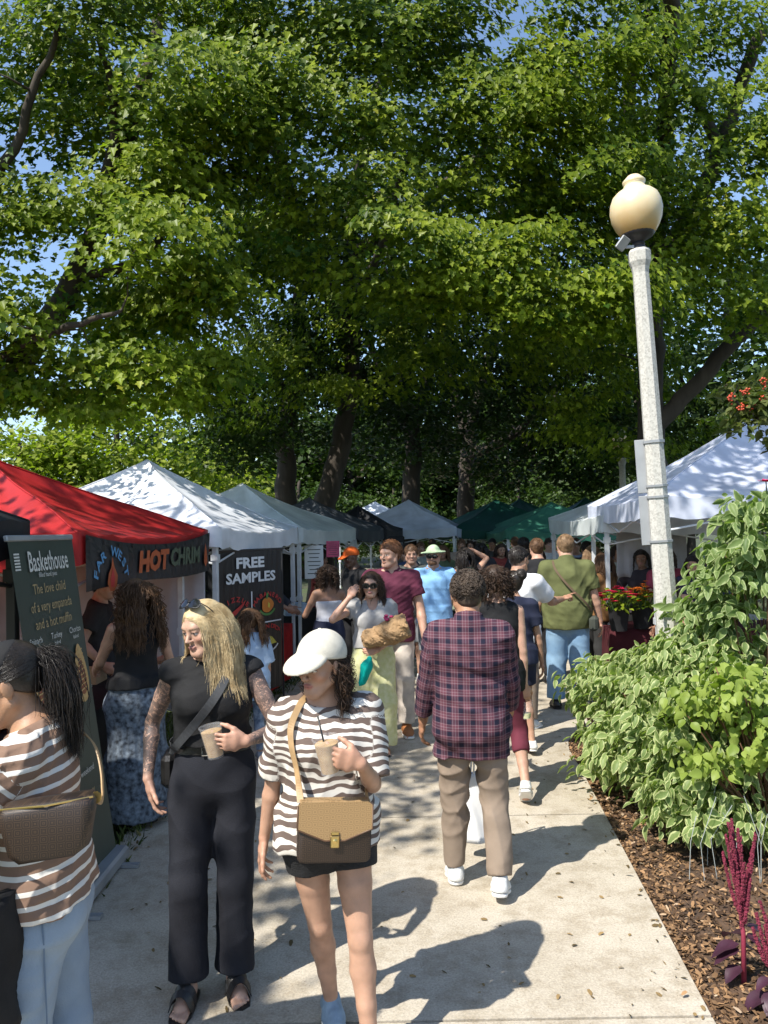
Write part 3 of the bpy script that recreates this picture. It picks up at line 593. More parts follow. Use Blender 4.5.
def lamp_post(base, top, label, k=1.0, detail=True):
    base = Vector(base); top = Vector(top); ax = (top - base); h = ax.length; q = ax.to_track_quat('Z', 'Y').to_matrix()
    root = empty('lamp_post', base, label, 'lamp post', 'lamp posts')
    r0, r1 = .088 * k, .058 * k
    # octagonal tapered shaft
    p = MB(); p.lathe([(r0 * 1.35, 0), (r0 * 1.35, .28), (r0 * 1.05, .34), (r0, .4), (r1, h - .17), (r1 * 1.12, h - .13), (r1 * 1.38, h - .09), (r1 * 1.42, h - .02), (r1 * 1.2, h)], n=8, rot=q); p.build('post', M_agg, root)
    f = MB(); f.lathe([(r1 * .8, h), (r1 * .78, h + .02), (r1 * .68, h + .03), (r1 * .8, h + .04), (r1 * .66, h + .055), (r1 * 1.0, h + .07), (r1 * 1.75, h + .09), (r1 * 2.05, h + .11), (r1 * 2.1, h + .13), (r1 * 1.2, h + .131)], n=24, rot=q); f.build('fitter', M_iron, root, smooth=True, auto=35)
    z = h + .105; g = MB(); s = k * 1.42
    zz_ = z; s2 = s * .76; g.lathe([(r1 * 1.9, z), (.088 * s, z + .015 * s2), (.108 * s, z + .055 * s2), (.125 * s, z + .11 * s2), (.131 * s, z + .165 * s2), (.126 * s, z + .22 * s2), (.112 * s, z + .265 * s2), (.088 * s, z + .295 * s2), (.062 * s, z + .315 * s2), (.056 * s, z + .322 * s2), (.05 * s, z + .345 * s2), (.056 * s, z + .355 * s2), (.057 * s, z + .368 * s2), (.045 * s, z + .385 * s2), (.03 * s, z + .405 * s2), (.012 * s, z + .415 * s2)], n=40, rot=q)
    g.build('lamp_globe', M_globe, root, smooth=True)
    if detail:
        sn = MB(); c = q @ Vector((0, 0, h + .02)); sn.box(c + Vector((-.125, -.03, 0.02)), (.036, .010, .05), rot=Euler((.5, .5, .35)).to_matrix(), bev=.006); sn.box(c + Vector((-.08, -.01, .0)), (.04, .01, .01)); sn.build('sensor', M_alu, root)
        for pz, hh in ((h - 1.40, .010), (h - 1.72, .008), (h - 1.80, .008), (h - 2.12, .008)):
            rr = r0 + (r1 - r0) * (pz - .4) / (h - .57); b2 = MB(); b2.lathe([(rr + .004, pz - hh), (rr + .009, pz - hh), (rr + .009, pz + hh), (rr + .004, pz + hh)], n=8, rot=q); b2.build('strap', M_alu, root)
        pl = MB(); M3 = Matrix.Rotation(R(62), 3, 'Z')
        for z0, z1 in ((h - 1.77, h - 1.38), (h - 2.15, h - 1.79)):
            cc = q @ Vector((0, 0, (z0 + z1) / 2)); pl.box(cc + Vector((-.072, .03, 0)), (.055, .0035, (z1 - z0) / 2), rot=q @ M3, bev=.003)
        pl.build('sign_plate', M_alu, root)
    return root
lp_base = gnd(668, 775); lp_base = Vector((at(661, 620, 5.6).x + .10, 5.6, 0.0))
lp_top = at(639, 250, 5.6)
lamp_post(lp_base, lp_top, 'tall concrete lamp post with a yellowed acorn globe beside the shrubs')
lamp_post((at(623, 480, 15).x, 15, 0), at(622, 458, 15), 'distant lamp post with a dark globe above the grey canopy', k=1.0, detail=False)
# ------------------------------------------------------------------ distance-field figures
f4 = np.float32
def V3(*a): return np.array(a, dtype=np.float64)
def nrm(v): v = np.asarray(v, float); return v / (np.linalg.norm(v) + 1e-12)
def smin(a, b, k):
    h = np.maximum(k - np.abs(a - b), 0) / k
    return np.minimum(a, b) - h * h * (k * .25)
def smax(a, b, k): return -smin(-a, -b, k)
class Prim:
    def __init__(s, fn, lo, hi): s.fn, s.lo, s.hi = fn, np.asarray(lo, float), np.asarray(hi, float)
def rc(a, b, r1, r2):
    a = np.asarray(a, float); b = np.asarray(b, float); d = b - a; L2 = float(d @ d) + 1e-12
    def fn(X, Y, Z):
        x, y, z = X - a[0], Y - a[1], Z - a[2]; t = np.clip((x * d[0] + y * d[1] + z * d[2]) / L2, 0, 1)
        return np.sqrt((x - t * d[0]) ** 2 + (y - t * d[1]) ** 2 + (z - t * d[2]) ** 2) - (r1 + t * (r2 - r1))
    m = max(r1, r2); return Prim(fn, np.minimum(a, b) - m, np.maximum(a, b) + m)
def el(c, r, M=None):
    c = np.asarray(c, float); r = np.asarray(r, float); M = np.eye(3) if M is None else np.asarray(M)   # columns = axes
    def fn(X, Y, Z):
        x, y, z = X - c[0], Y - c[1], Z - c[2]; q = [(x * M[0, i] + y * M[1, i] + z * M[2, i]) / r[i] for i in range(3)]
        k0 = np.sqrt(q[0] ** 2 + q[1] ** 2 + q[2] ** 2); k1 = np.sqrt((q[0] / r[0]) ** 2 + (q[1] / r[1]) ** 2 + (q[2] / r[2]) ** 2) + 1e-6
        return k0 * (k0 - 1) / k1
    e = np.sqrt(((M * r[None, :]) ** 2).sum(1)); return Prim(fn, c - e, c + e)
def ec(a, b, ra, rb, side, re=None):
    """elliptical cone a->b, radii (along side, across) at each end"""
    a = np.asarray(a, float); b = np.asarray(b, float); d = b - a; L = np.linalg.norm(d); u = d / (L + 1e-9)
    s = np.asarray(side, float); s = nrm(s - u * (s @ u)); f = np.cross(u, s)
    def fn(X, Y, Z):
        x, y, z = X - a[0], Y - a[1], Z - a[2]; h = x * u[0] + y * u[1] + z * u[2]; t = np.clip(h / L, 0, 1)
        qs = x * s[0] + y * s[1] + z * s[2]; qf = x * f[0] + y * f[1] + z * f[2]; qe = h - t * L
        rx = ra[0] + t * (rb[0] - ra[0]); ry = ra[1] + t * (rb[1] - ra[1]); mn = np.minimum(rx, ry)
        return (np.sqrt((qs / rx) ** 2 + (qf / ry) ** 2 + (qe / mn) ** 2) - 1) * mn
    m = max(*ra, *rb); return Prim(fn, np.minimum(a, b) - m, np.maximum(a, b) + m)
def bxp(c, h, M, r=.01):
    c = np.asarray(c, float); h = np.asarray(h, float); M = np.asarray(M)
    def fn(X, Y, Z):
        x, y, z = X - c[0], Y - c[1], Z - c[2]; q = [np.abs(x * M[0, i] + y * M[1, i] + z * M[2, i]) - (h[i] - r) for i in range(3)]
        o = np.sqrt(np.maximum(q[0], 0) ** 2 + np.maximum(q[1], 0) ** 2 + np.maximum(q[2], 0) ** 2); return o + np.minimum(np.maximum(np.maximum(q[0], q[1]), q[2]), 0) - r
    e = (np.abs(M) * h[None, :]).sum(1); return Prim(fn, c - e, c + e)
class Fld:
    def __init__(s, ax, F=None): s.ax = ax; s.F = np.full([len(a) for a in ax], .2, dtype=f4) if F is None else F
    def rng_(s, lo, hi, m):
        sl = []
        for a, l, h in zip(s.ax, lo, hi): sl.append(slice(max(0, np.searchsorted(a, l - m) - 1), np.searchsorted(a, h + m) + 1))
        return tuple(sl)
    def grid(s, sl): return s.ax[0][sl[0]][:, None, None], s.ax[1][sl[1]][None, :, None], s.ax[2][sl[2]][None, None, :]
    def add(s, p, k=.02, m=.06):
        sl = s.rng_(p.lo, p.hi, max(m, k)); s.F[sl] = smin(s.F[sl], p.fn(*s.grid(sl)).astype(f4), k); return s
    def adds(s, ps, k=.02):
        for p in ps: s.add(p, k)
        return s
    def sub(s, p, k=.01):
        sl = s.rng_(p.lo, p.hi, max(.03, k)); s.F[sl] = smax(s.F[sl], -p.fn(*s.grid(sl)).astype(f4), k); return s
    def copy(s): return Fld(s.ax, s.F.copy())
    def merge(s, o, k=.02): s.F = smin(s.F, o.F, k) if k > 0 else np.minimum(s.F, o.F); return s
    def cut(s, fn, k=.004):
        """keep where fn<0"""
        s.F = smax(s.F, np.broadcast_to(fn(*s.grid((slice(None),) * 3)), s.F.shape).astype(f4), k); return s
    def warp(s, amp, seed, fx=(18, 18, 18), mask=None):
        """cloth folds: domain-warped sines added near the surface"""
        r = np.random.default_rng(seed); X, Y, Z = s.grid((slice(None),) * 3); D = 0
        near = np.abs(s.F) < .05
        I = np.nonzero(near); x = s.ax[0][I[0]]; y = s.ax[1][I[1]]; z = s.ax[2][I[2]]
        D = np.zeros(len(x))
        for i in range(5):
            k = r.normal(0, 1, 3) * np.array(fx) * (.8 + .3 * i); ph = r.uniform(0, 6.28, 7)
            wv = np.sin(7 * x + ph[0] + 2 * i) + np.sin(6 * z + ph[1]) + .7 * np.sin(8 * y + ph[2])
            sn = np.sin(k[0] * x + k[1] * y + k[2] * z + wv * 1.3 + ph[3]); m_ = np.clip(.5 + .6 * np.sin(9 * x + ph[4]) * np.sin(7 * z + ph[5]) + .35 * np.sin(10 * y + ph[6]), 0, 1.2)
            D -= ((1 - np.abs(sn)) ** 1.6 * .75 + .25 * sn) * m_ / (1 + .25 * i)
        D = (D - D.mean()) * amp
        if mask is not None: D = D * mask(x, y, z)
        s.F[I] += D.astype(f4); return s
    def at(s, P):
        """trilinear sample"""
        idx = []; fr = []
        for a, p in zip(s.ax, P.T):
            i = np.clip(np.searchsorted(a, p) - 1, 0, len(a) - 2); idx.append(i); fr.append(np.clip((p - a[i]) / (a[i + 1] - a[i]), 0, 1))
        out = 0
        for dx in (0, 1):
            for dy in (0, 1):
                for dz in (0, 1):
                    out = out + s.F[idx[0] + dx, idx[1] + dy, idx[2] + dz] * (fr[0] if dx else 1 - fr[0]) * (fr[1] if dy else 1 - fr[1]) * (fr[2] if dz else 1 - fr[2])
        return out
    def mesh(s):
        F = s.F; S = F < 0; c = np.zeros([n - 1 for n in F.shape], dtype=np.uint8)
        for dx in (0, 1):
            for dy in (0, 1):
                for dz in (0, 1): c += S[dx:F.shape[0] - 1 + dx, dy:F.shape[1] - 1 + dy, dz:F.shape[2] - 1 + dz]
        mk = (c > 0) & (c < 8); ijk = np.argwhere(mk); n = len(ijk)
        if n == 0: return np.zeros((0, 3)), np.zeros((0, 4), int)
        idx = np.full(mk.shape, -1, dtype=np.int32); idx[mk] = np.arange(n)
        cor = [(dx, dy, dz) for dx in (0, 1) for dy in (0, 1) for dz in (0, 1)]
        val = np.stack([F[ijk[:, 0] + a, ijk[:, 1] + b, ijk[:, 2] + d] for a, b, d in cor], 1).astype(float)
        acc = np.zeros((n, 3)); cnt = np.zeros(n)
        for i, ca in enumerate(cor):
            for j, cb in enumerate(cor):
                if j <= i or sum(abs(p - q) for p, q in zip(ca, cb)) != 1: continue
                va, vb = val[:, i], val[:, j]; cr = (va < 0) != (vb < 0); t = np.where(cr, va / np.where(cr, va - vb, 1), 0)
                acc += np.where(cr[:, None], np.array(ca)[None] + t[:, None] * (np.array(cb) - np.array(ca))[None], 0); cnt += cr
        fr = acc / cnt[:, None]; V = np.empty((n, 3))
        for d in range(3):
            a = s.ax[d]; V[:, d] = a[ijk[:, d]] + fr[:, d] * (a[ijk[:, d] + 1] - a[ijk[:, d]])
        Q = []
        for d in range(3):
            e1, e2 = (d + 1) % 3, (d + 2) % 3; sa = [slice(None)] * 3; sb = [slice(None)] * 3
            sa[d] = slice(0, -1); sb[d] = slice(1, None)
            ch = S[tuple(sa)] != S[tuple(sb)]; ch = ch.copy()
            for e in (e1, e2):
                q = [slice(None)] * 3; q[e] = 0; ch[tuple(q)] = False; q[e] = -1; ch[tuple(q)] = False
            p = np.argwhere(ch); 
            if not len(p): continue
            ins = S[tuple(sa)][ch]
            def g(o1, o2):
                q = p.copy(); q[:, e1] += o1; q[:, e2] += o2; return idx[q[:, 0], q[:, 1], q[:, 2]]
            q4 = np.stack([g(-1, -1), g(0, -1), g(0, 0), g(-1, 0)], 1); q4[~ins] = q4[~ins][:, ::-1]; Q.append(q4)
        return V, np.concatenate(Q)
def axis_pts(lo, hi, h, fine=()):
    """coordinates from lo to hi at spacing h, finer inside (l, u, hf) intervals"""
    out = [lo]; 
    while out[-1] < hi:
        x = out[-1]; st = h
        for l, u, hf in fine:
            if l - h <= x <= u: st = min(st, hf)
        out.append(x + st)
    return np.array(out)
def relax(V, F, it=1, lam=.5):
    for _ in range(it):
        A_ = np.zeros_like(V); c = np.zeros(len(V))
        for a, b in ((0, 1), (1, 2), (2, 3), (3, 0)):
            np.add.at(A_, F[:, a], V[F[:, b]]); np.add.at(A_, F[:, b], V[F[:, a]]); np.add.at(c, F[:, a], 1); np.add.at(c, F[:, b], 1)
        V = V + lam * (A_ / np.maximum(c, 1)[:, None] - V)
    return V
def ik(a, c, l1, l2, pole):
    a, c = np.asarray(a, float), np.asarray(c, float); d = c - a; L = np.linalg.norm(d); mx = (l1 + l2) * .998
    if L > mx: d = d / L * mx; L = mx; c = a + d
    u = d / L; x = (l1 * l1 - l2 * l2 + L * L) / (2 * L); h = math.sqrt(max(0, l1 * l1 - x * x)); p = np.asarray(pole, float); p = p - u * (p @ u)
    return a + u * x + nrm(p) * h, c
def rotz(a): c, s = math.cos(a), math.sin(a); return np.array([[c, -s, 0], [s, c, 0], [0, 0, 1.]])
def rotx(a): c, s = math.cos(a), math.sin(a); return np.array([[1, 0, 0], [0, c, -s], [0, s, c]])
def roty(a): c, s = math.cos(a), math.sin(a); return np.array([[c, 0, s], [0, 1, 0], [-s, 0, c]])
def axrot(ax, a):
    return np.array(Matrix.Rotation(a, 3, Vector(ax)))
# ------------------------------------------------------------------ materials for people
M_skin = mat('skin', rough=.5, vcol='Col', var=.16, scale=16, bump=.12, bscale=210, sss=.10, spec=.4)
def hand_prims(wr, fdir, pn, side, pose='relax', s=1.0):
    """wrist, finger direction, palm normal (out of the palm), thumb side vector; returns list of prim groups (palm, fingers...)"""
    f = nrm(fdir); n = nrm(np.asarray(pn, float) - f * (np.asarray(pn, float) @ f)); t = nrm(np.asarray(side, float)); t = nrm(t - f * (t @ f) - n * (t @ n))
    kn = wr + f * .092 * s; G = []
    palm = [ec(wr + f * .008 * s, wr + f * .05 * s, (.027 * s, .019 * s), (.037 * s, .0155 * s), t), ec(wr + f * .05 * s, kn, (.037 * s, .0155 * s), (.039 * s, .0125 * s), t),
            rc(wr + f * .03 * s + t * .022 * s + n * .008 * s, wr + f * .06 * s + t * .03 * s + n * .01 * s, .016 * s, .013 * s)]
    G.append((palm, .012))
    curl = {'relax': ((12, 22, 14), (18, 28, 18), (22, 32, 20), (26, 34, 22)), 'grip': ((34, 52, 30), (36, 54, 32), (38, 56, 34), (42, 56, 36)), 'loose': ((22, 40, 24), (30, 46, 28), (36, 50, 30), (42, 54, 30)),
            'point': ((4, 8, 4), (70, 85, 50), (76, 88, 52), (80, 88, 52)), 'fist': ((72, 88, 55),) * 4, 'flat': ((4, 6, 4),) * 4}[pose]
    lens = ((.041, .025, .02), (.045, .029, .022), (.042, .027, .021), (.033, .020, .018)); offs = (.0285, .0095, -.0095, -.027); rad = (.0088, .009, .0086, .0076); bk = (.0, .004, .0, -.009); spl = (.07, .02, -.03, -.09)
    for i in range(4):
        p = kn + t * offs[i] * s + f * bk[i] * s; d = nrm(f + t * spl[i]); chain = [rc(p - f * .02 * s, p, rad[i] * 1.05 * s, rad[i] * 1.1 * s)]; ang = 0
        for j in range(3):
            ang += R(curl[i][j]); dj = nrm(d * math.cos(ang) + n * math.sin(ang)); q = p + dj * lens[i][j] * s
            chain.append(rc(p, q, rad[i] * (1.06 - .1 * j) * s, rad[i] * (.97 - .12 * j) * s)); p = q
        G.append((chain, .004))
    th = {'relax': (.75, .35, .10), 'grip': (.72, .75, .55), 'loose': (.7, .6, .4), 'point': (.6, .8, .5), 'fist': (.5, .8, .7), 'flat': (.85, .1, .1)}[pose]
    p = wr + f * .022 * s + t * .024 * s + n * .006 * s; ch = []; d = nrm(f * .75 + t * th[0] + n * .3 * th[1])
    for L, ra, rb, add in ((.044, .0135, .0115, 0), (.034, .0112, .010, th[2]), (.027, .0100, .0078, th[2] * .6)):
        d = nrm(d + n * add * .9 - t * add * .7 + f * .12); q = p + d * L * s; ch.append(rc(p, q, ra * s, rb * s)); p = q
    G.append((ch, .006)); return G, kn, t, n
def head_prims(c, M, s, male=False, full=1.0):
    """c = point between the eyes' level at head centre; M columns = right, forward, up"""
    P = lambda x, y, z: c + M @ (np.array([x, y, z]) * s)
    E = lambda x, y, z, rx, ry, rz, A=None: el(P(x, y, z), np.array([rx, ry, rz]) * s, M if A is None else M @ A)
    jw = 1.08 if male else .98
    add = [(E(0, -.014, .032, .0745, .0955, .083), .02), (ec(P(0, .026, .012), P(0, .050, -.083), (.066 * s, .058 * s), (.036 * jw * s, .034 * s), M[:, 0]), .03),
           (E(0, .068, -.1, .021 * jw, .017, .015), .022)]
    for q in (-1, 1):
        add += [(rc(P(q * .054 * jw, .004, -.055), P(q * .02, .058, -.098), .021 * s, .016 * s), .03), (E(q * .041, .056, -.028, .023, .022, .018), .025)]
    bw = .013 if male else .0105; add += [(rc(P(-.03, .078, .022), P(.03, .078, .022), bw * s, bw * s), .024)]
    nl = 1.0 if male else .86; nose = [(rc(P(0, .084, .004), P(0, .100 + .009 * nl, -.031), .007 * s, .0098 * nl * s), .014)] + [(E(q * .0105 * nl, .095, -.035, .0078 * nl, .010, .0068), .009) for q in (-1, 1)]
    sub = [(E(q * .0315, .099, -.001, .018, .016, .0105), .016) for q in (-1, 1)]
    eyes = [(E(q * .0315, .0735, -.002, .0128, .0128, .0128), .003) for q in (-1, 1)] + [(E(q * .0315, .080, .0065, .016, .0095, .0042), .005) for q in (-1, 1)]
    lips = [(E(0, .0865, -.0615, .0225, .0115, .0052), .006), (E(0, .0855, -.0705, .0195, .0115, .0062), .005)]
    ears = []
    for q in (-1, 1):
        A = rotz(q * -.35) @ roty(q * .12); ears += [(E(q * .0775, -.006, -.008, .0075, .019, .031, A), .008)]
    return add, sub, nose + eyes + lips + ears
def person(base, heading, label, H=1.68, male=False, skin=(.50, .31, .22), res=.01, hres=None, lean=0.0, hyaw=0.0, hpitch=0.0, hroll=0.0, twist=0.0, fat=1.0, bust=1.0, shw=1.0,
           lh=None, rh=None, lpole=None, rpole=None, lpose='relax', rpose='relax', lhd=None, rhd=None, lpn=None, rpn=None, lf=(-.09, .0), rf=(.09, .0), lift=(0, 0), fpitch=(0, 0), fyaw=(-8, 8), hipdz=0.0,
           lips=(.42, .16, .14), brow=(.06, .04, .03), face=True, group=None, hairline=None, name='person', barefoot=True, side_lean=0.0):
    """joints + continuous body mesh. local frame: x right, y forward, z up; hands/feet targets given in that frame, metres"""
    if male: lips = tuple(c * q for c, q in zip(skin, (.86, .66, .62)))
    root = empty(name, (base[0], base[1], base[2] if len(base) > 2 else 0), label, 'person', group)
    B = rotz(heading); J = {}; k = H / 1.68; hres = hres or res
    J['B'] = B; J['H'] = H; J['root'] = root; J['k'] = k; J['male'] = male; J['res'] = res
    W = lambda x, y, z: B @ np.array([x, y, z], float)
    hip_z = .525 * H + hipdz; pel = W(0, 0, hip_z + .03 * k)
    T = B @ rotz(twist); Ls = rotx(-lean) @ roty(side_lean); S = lambda x, y, z: pel + T @ (Ls @ (np.array([x, y, z]) * k))  # spine frame from the pelvis
    TM = T @ Ls; J['TM'] = TM; J['pel'] = pel; J['S'] = S
    sw = (.185 if male else .160) * shw; hw = .088 if male else .092
    J['sh'] = [S(-sw, -.012, .448), S(sw, -.012, .448)]; J['hip'] = [pel + B @ (np.array([-hw, 0, -.03]) * k), pel + B @ (np.array([hw, 0, -.03]) * k)]
    neck0 = S(0, -.02, .50); HM = TM @ rotz(hyaw) @ rotx(hpitch) @ roty(hroll); J['HM'] = HM
    hs = (1.0 if male else .965) * (.5 * k + .5); hc = S(0, .008, .565) + HM @ (np.array([0, .018, .098]) * hs); J['hc'] = hc; J['hs'] = hs; J['neck0'] = neck0
    LT, LS = .245 * H, .235 * H; J['knee'] = []; J['ank'] = []; J['fM'] = []
    for i, (f, sg) in enumerate(((lf, -1), (rf, 1))):
        a = W(f[0] * k, f[1] * k, .075 * k + lift[i]); fy = rotz(R(-fyaw[i])); pole = B @ fy @ np.array([0, 1, .0]); kn, a = ik(J['hip'][i], a, LT, LS, pole); J['knee'].append(kn); J['ank'].append(a)
        J['fM'].append(B @ fy @ rotx(R(fpitch[i])))
    UA, FA = .172 * H, .148 * H; J['elb'] = []; J['wr'] = []; J['hand'] = []
    for i, (h, pole, pose, hd, pn) in enumerate(((lh, lpole, lpose, lhd, lpn), (rh, rpole, rpose, rhd, rpn))):
        sg = -1 if i == 0 else 1; sh = J['sh'][i]
        tgt = W(*(np.array(h) * 1.0)) if h is not None else W(sg * (sw + .075) * k, .03, .50 * H)
        pl = B @ np.array(pole if pole is not None else (sg * .35, -1, -.1), float); e, wr = ik(sh, tgt, UA, FA, pl); J['elb'].append(e); J['wr'].append(wr)
        fd = nrm(wr - e) if hd is None else nrm(B @ np.array(hd, float)); pnv = B @ np.array(pn if pn is not None else (-sg, .15, 0), float)
        G, kn, t, n = hand_prims(wr, fd, pnv, np.cross(fd, pnv) * (1 if i == 1 else -1), pose, (1.04 if male else .95) * (.4 * k + .6)); J['hand'].append((kn, t, n, fd)); 
        J.setdefault('hg', []).append(G)
    # ---- field groups
    allp = [J['knee'][0], J['knee'][1], J['ank'][0], J['ank'][1], *J['elb'], *J['wr'], hc, pel, *J['sh']] + [w_ + h_[3] * .2 for w_, h_ in zip(J['wr'], J['hand'])]
    lo = np.min(allp, 0) - .26; hi = np.max(allp, 0) + .26; lo[2] = -.03; hi[2] = max(hi[2] - .26, hc[2] + .16)
    fx = [[], [], []]
    if hres < res or True:
        for cpt, rd in ((hc, .14),):
            for d in range(3): fx[d].append((cpt[d] - rd, cpt[d] + rd, hres))
        for w_, h_ in zip(J['wr'], J['hand']):
            for d in range(3):
                a, b = sorted((w_[d], (w_ + h_[3] * .19)[d])); fx[d].append((a - .045, b + .045, hres * 1.15))
    ax = [axis_pts(lo[d], hi[d], res, fx[d]) for d in range(3)]; J['ax'] = ax
    X3 = TM[:, 0]; fm = fat; torso = Fld(ax)
    if male:
        tp = [ec(S(0, .0, -.05), S(0, .0, .06), (.150 * fm * k, .112 * fm * k), (.150 * fm * k, .110 * fm * k), X3), ec(S(0, .0, .06), S(0, .008, .20), (.150 * fm * k, .108 * fm * k), (.142 * fm * k, .106 * fm * k), X3),
              ec(S(0, .006, .20), S(0, -.004, .37), (.145 * fm * k, .106 * fm * k), (.165 * (.5 + .5 * fm) * k, .115 * (.5 + .5 * fm) * k), X3), ec(S(0, -.004, .37), S(0, -.014, .455), (.162 * k, .108 * k), (.125 * k, .075 * k), X3)]
    else:
        tp = [ec(S(0, -.005, -.05), S(0, -.008, .06), (.160 * fm * k, .112 * fm * k), (.150 * fm * k, .102 * fm * k), X3), ec(S(0, -.006, .06), S(0, .004, .19), (.146 * fm * k, .098 * fm * k), (.117 * fm * k, .085 * fm * k), X3),
              ec(S(0, .002, .19), S(0, -.004, .35), (.116 * fm * k, .085 * fm * k), (.138 * k, .097 * k), X3), ec(S(0, -.004, .35), S(0, -.014, .45), (.136 * k, .092 * k), (.105 * k, .064 * k), X3)]
        if bust: tp += [el(S(q * .068, .078, .325), np.array([.058, .05, .056]) * k * bust, TM) for q in (-1, 1)]
    torso.adds(tp, .05)
    torso.adds([rc(S(-sw * .80, -.014, .452), S(sw * .80, -.014, .452), .042 * k * (1.12 if male else 1), .042 * k * (1.12 if male else 1)), rc(S(-sw * .62, -.024, .462), neck0, .034 * k, .05 * k), rc(S(sw * .62, -.024, .462), neck0, .034 * k, .05 * k)], .05)
    torso.adds([el(pel + B @ (np.array([q * .07, -.055, -.035]) * k), np.array([.078, .07, .082]) * k * (.93 if male else 1), B) for q in (-1, 1)], .04)
    legs = []
    lk = k * (1.0 if not male else 1.02)
    for i, sg in ((0, -1), (1, 1)):
        L = Fld(ax); h, kn, an = J['hip'][i], J['knee'][i], J['ank'][i]; d = nrm(an - kn); bk = -(B @ rotz(R(-fyaw[i])))[:, 1]
        hx = h + (B[:, 0] * sg) * .006 * k
        L.adds([rc(hx, h + (kn - h) * .5, .083 * lk * (.6 + .4 * fm), .068 * lk * (.6 + .4 * fm)), rc(h + (kn - h) * .5, kn, .068 * lk * (.6 + .4 * fm), .049 * lk)], .012)
        L.adds([rc(kn, kn + (an - kn) * .3 + bk * .012, .047 * lk, .052 * lk), rc(kn + (an - kn) * .3 + bk * .014, kn + (an - kn) * .62, .052 * lk, .038 * lk), rc(kn + (an - kn) * .62, an, .038 * lk, .031 * lk), el(kn - bk * .026 * lk, np.array([.032, .026, .042]) * lk)], .014)
        fM = J['fM'][i]; P = lambda x, y, z, an=an, fM=fM: an + fM @ (np.array([x, y, z]) * k); J.setdefault('fP', []).append(P)
        L.adds([rc(P(0, -.03, -.045), P(0, .02, -.03), .028 * k, .032 * k), rc(P(0, .02, -.03), P(0, .10, -.052), .034 * k, .021 * k), rc(P(-.018, .09, -.056), P(.018, .09, -.056), .02 * k, .02 * k)], .025)
        if barefoot:
            for j in range(5):
                x = (-.032 + .0155 * j) * sg * -1; r_ = (.0075 + .0008 * j) if j < 4 else .0125; y1 = (.133, .145, .152, .157, .16)[j]
                L.add(rc(P(x * .9, .10, -.06), P(x, y1, -.064), r_ * k, r_ * .95 * k), .004)
        legs.append(L)
    arms = []
    for i, sg in ((0, -1), (1, 1)):
        Ar = Fld(ax); sh, e, w_ = J['sh'][i], J['elb'][i], J['wr'][i]; m = 1.14 if male else .95; m *= k * (.7 + .3 * fm)
        Ar.adds([rc(sh, sh + (e - sh) * .45, .049 * m, .043 * m), rc(sh + (e - sh) * .45, e, .043 * m, .035 * m), rc(e, e + (w_ - e) * .28, .034 * m, .037 * m), rc(e + (w_ - e) * .28, w_, .037 * m, .0235 * m)], .010)
        hf = Fld(ax)
        for ps, kk in J['hg'][i]:
            g = Fld(ax)
            for p in ps: g.add(p, kk, .03)
            hf.merge(g, .004)
        Ar.merge(hf, .012); J.setdefault('handf', []).append(hf); arms.append(Ar)
    head = Fld(ax); add, sub, fine = head_prims(hc, HM, hs, male)
    for p, kk in add: head.add(p, kk * hs)
    if face:
        for p, kk in sub: head.sub(p, kk * hs)
        for p, kk in fine: head.add(p, kk * hs)
    else:
        for p, kk in fine[:1] + fine[-2:]: head.add(p, kk)
    nk = (.060 if male else .049) * k * (.75 + .25 * fm)
    head.add(rc(neck0, hc + HM @ (np.array([0, -.012, -.045]) * hs), nk * 1.06, nk * .98), .025)
    J.update(torso=torso, legs=legs, arms=arms, head=head)
    body = torso.copy(); body.merge(head, .03); lg = legs[0].copy().merge(legs[1], .008); body.merge(lg, .035)
    for Ar in arms: body.merge(Ar, .028)
    J['body'] = body
    V, F = body.mesh(); V = relax(V, F, 1, .35)
    col = np.ones((len(V), 4), dtype=f4); sk = np.array(skin); col[:, :3] = sk
    hl = (V - hc) @ HM / hs
    dH = np.linalg.norm(hl, axis=1)
    if face:
        inh = (dH < .16) & (hl[:, 1] > .03)
        def blend(mask, c, a=1.0):
            mk = np.clip(mask, 0, 1)[:, None] * a; col[:, :3] = col[:, :3] * (1 - mk) + np.array(c) * mk
        q = np.sqrt((hl[:, 0] / .022) ** 2 + ((hl[:, 2] + .066) / .011) ** 2); blend(inh * (hl[:, 1] > .07) * np.clip((1.15 - q) * 4, 0, 1), lips, .85)
        blend(inh * np.clip(1 - np.abs(hl[:, 2] + .066) / .0016, 0, 1) * (np.abs(hl[:, 0]) < .02), (.12, .04, .035), .8)
        for sg in (-1, 1):
            blend(inh * np.clip(1 - np.sqrt(((hl[:, 0] - sg * .042) / .03) ** 2 + ((hl[:, 2] + .032) / .025) ** 2), 0, 1), sk * np.array([1.12, .80, .78]), .6)
            ex, ez = hl[:, 0] - sg * .0315, hl[:, 2] + .002
            eye = inh * (np.sqrt((ex / .0135) ** 2 + (ez / .0062) ** 2) < 1); blend(eye, (.62, .58, .55)); blend(inh * (np.sqrt(ex ** 2 + ez ** 2) < .0056), (.05, .03, .02))
            blend(inh * (np.abs(ez - .006 + (ex / .016) ** 2 * .004) < .0019) * (np.abs(ex) < .0165), (.03, .02, .018), .9)
            bz = .0205 - (ex * sg - .004) ** 2 * 9; blend(inh * (np.abs(hl[:, 2] - bz) < (.0042 if male else .0028)) * (np.abs(ex - sg * .002) < .021), brow, .85)
    hd = np.minimum(J['handf'][0].at(V), J['handf'][1].at(V)); kn = np.clip(1 - hd / .02, 0, 1); col[:, :3] *= (1 - kn[:, None] * np.array([0, .06, .07]))
    J['V'], J['F'], J['col'] = V, F, col
    at_arm = np.minimum(arms[0].at(V), arms[1].at(V)); J['armmask'] = np.clip(1 - at_arm / .012, 0, 1)
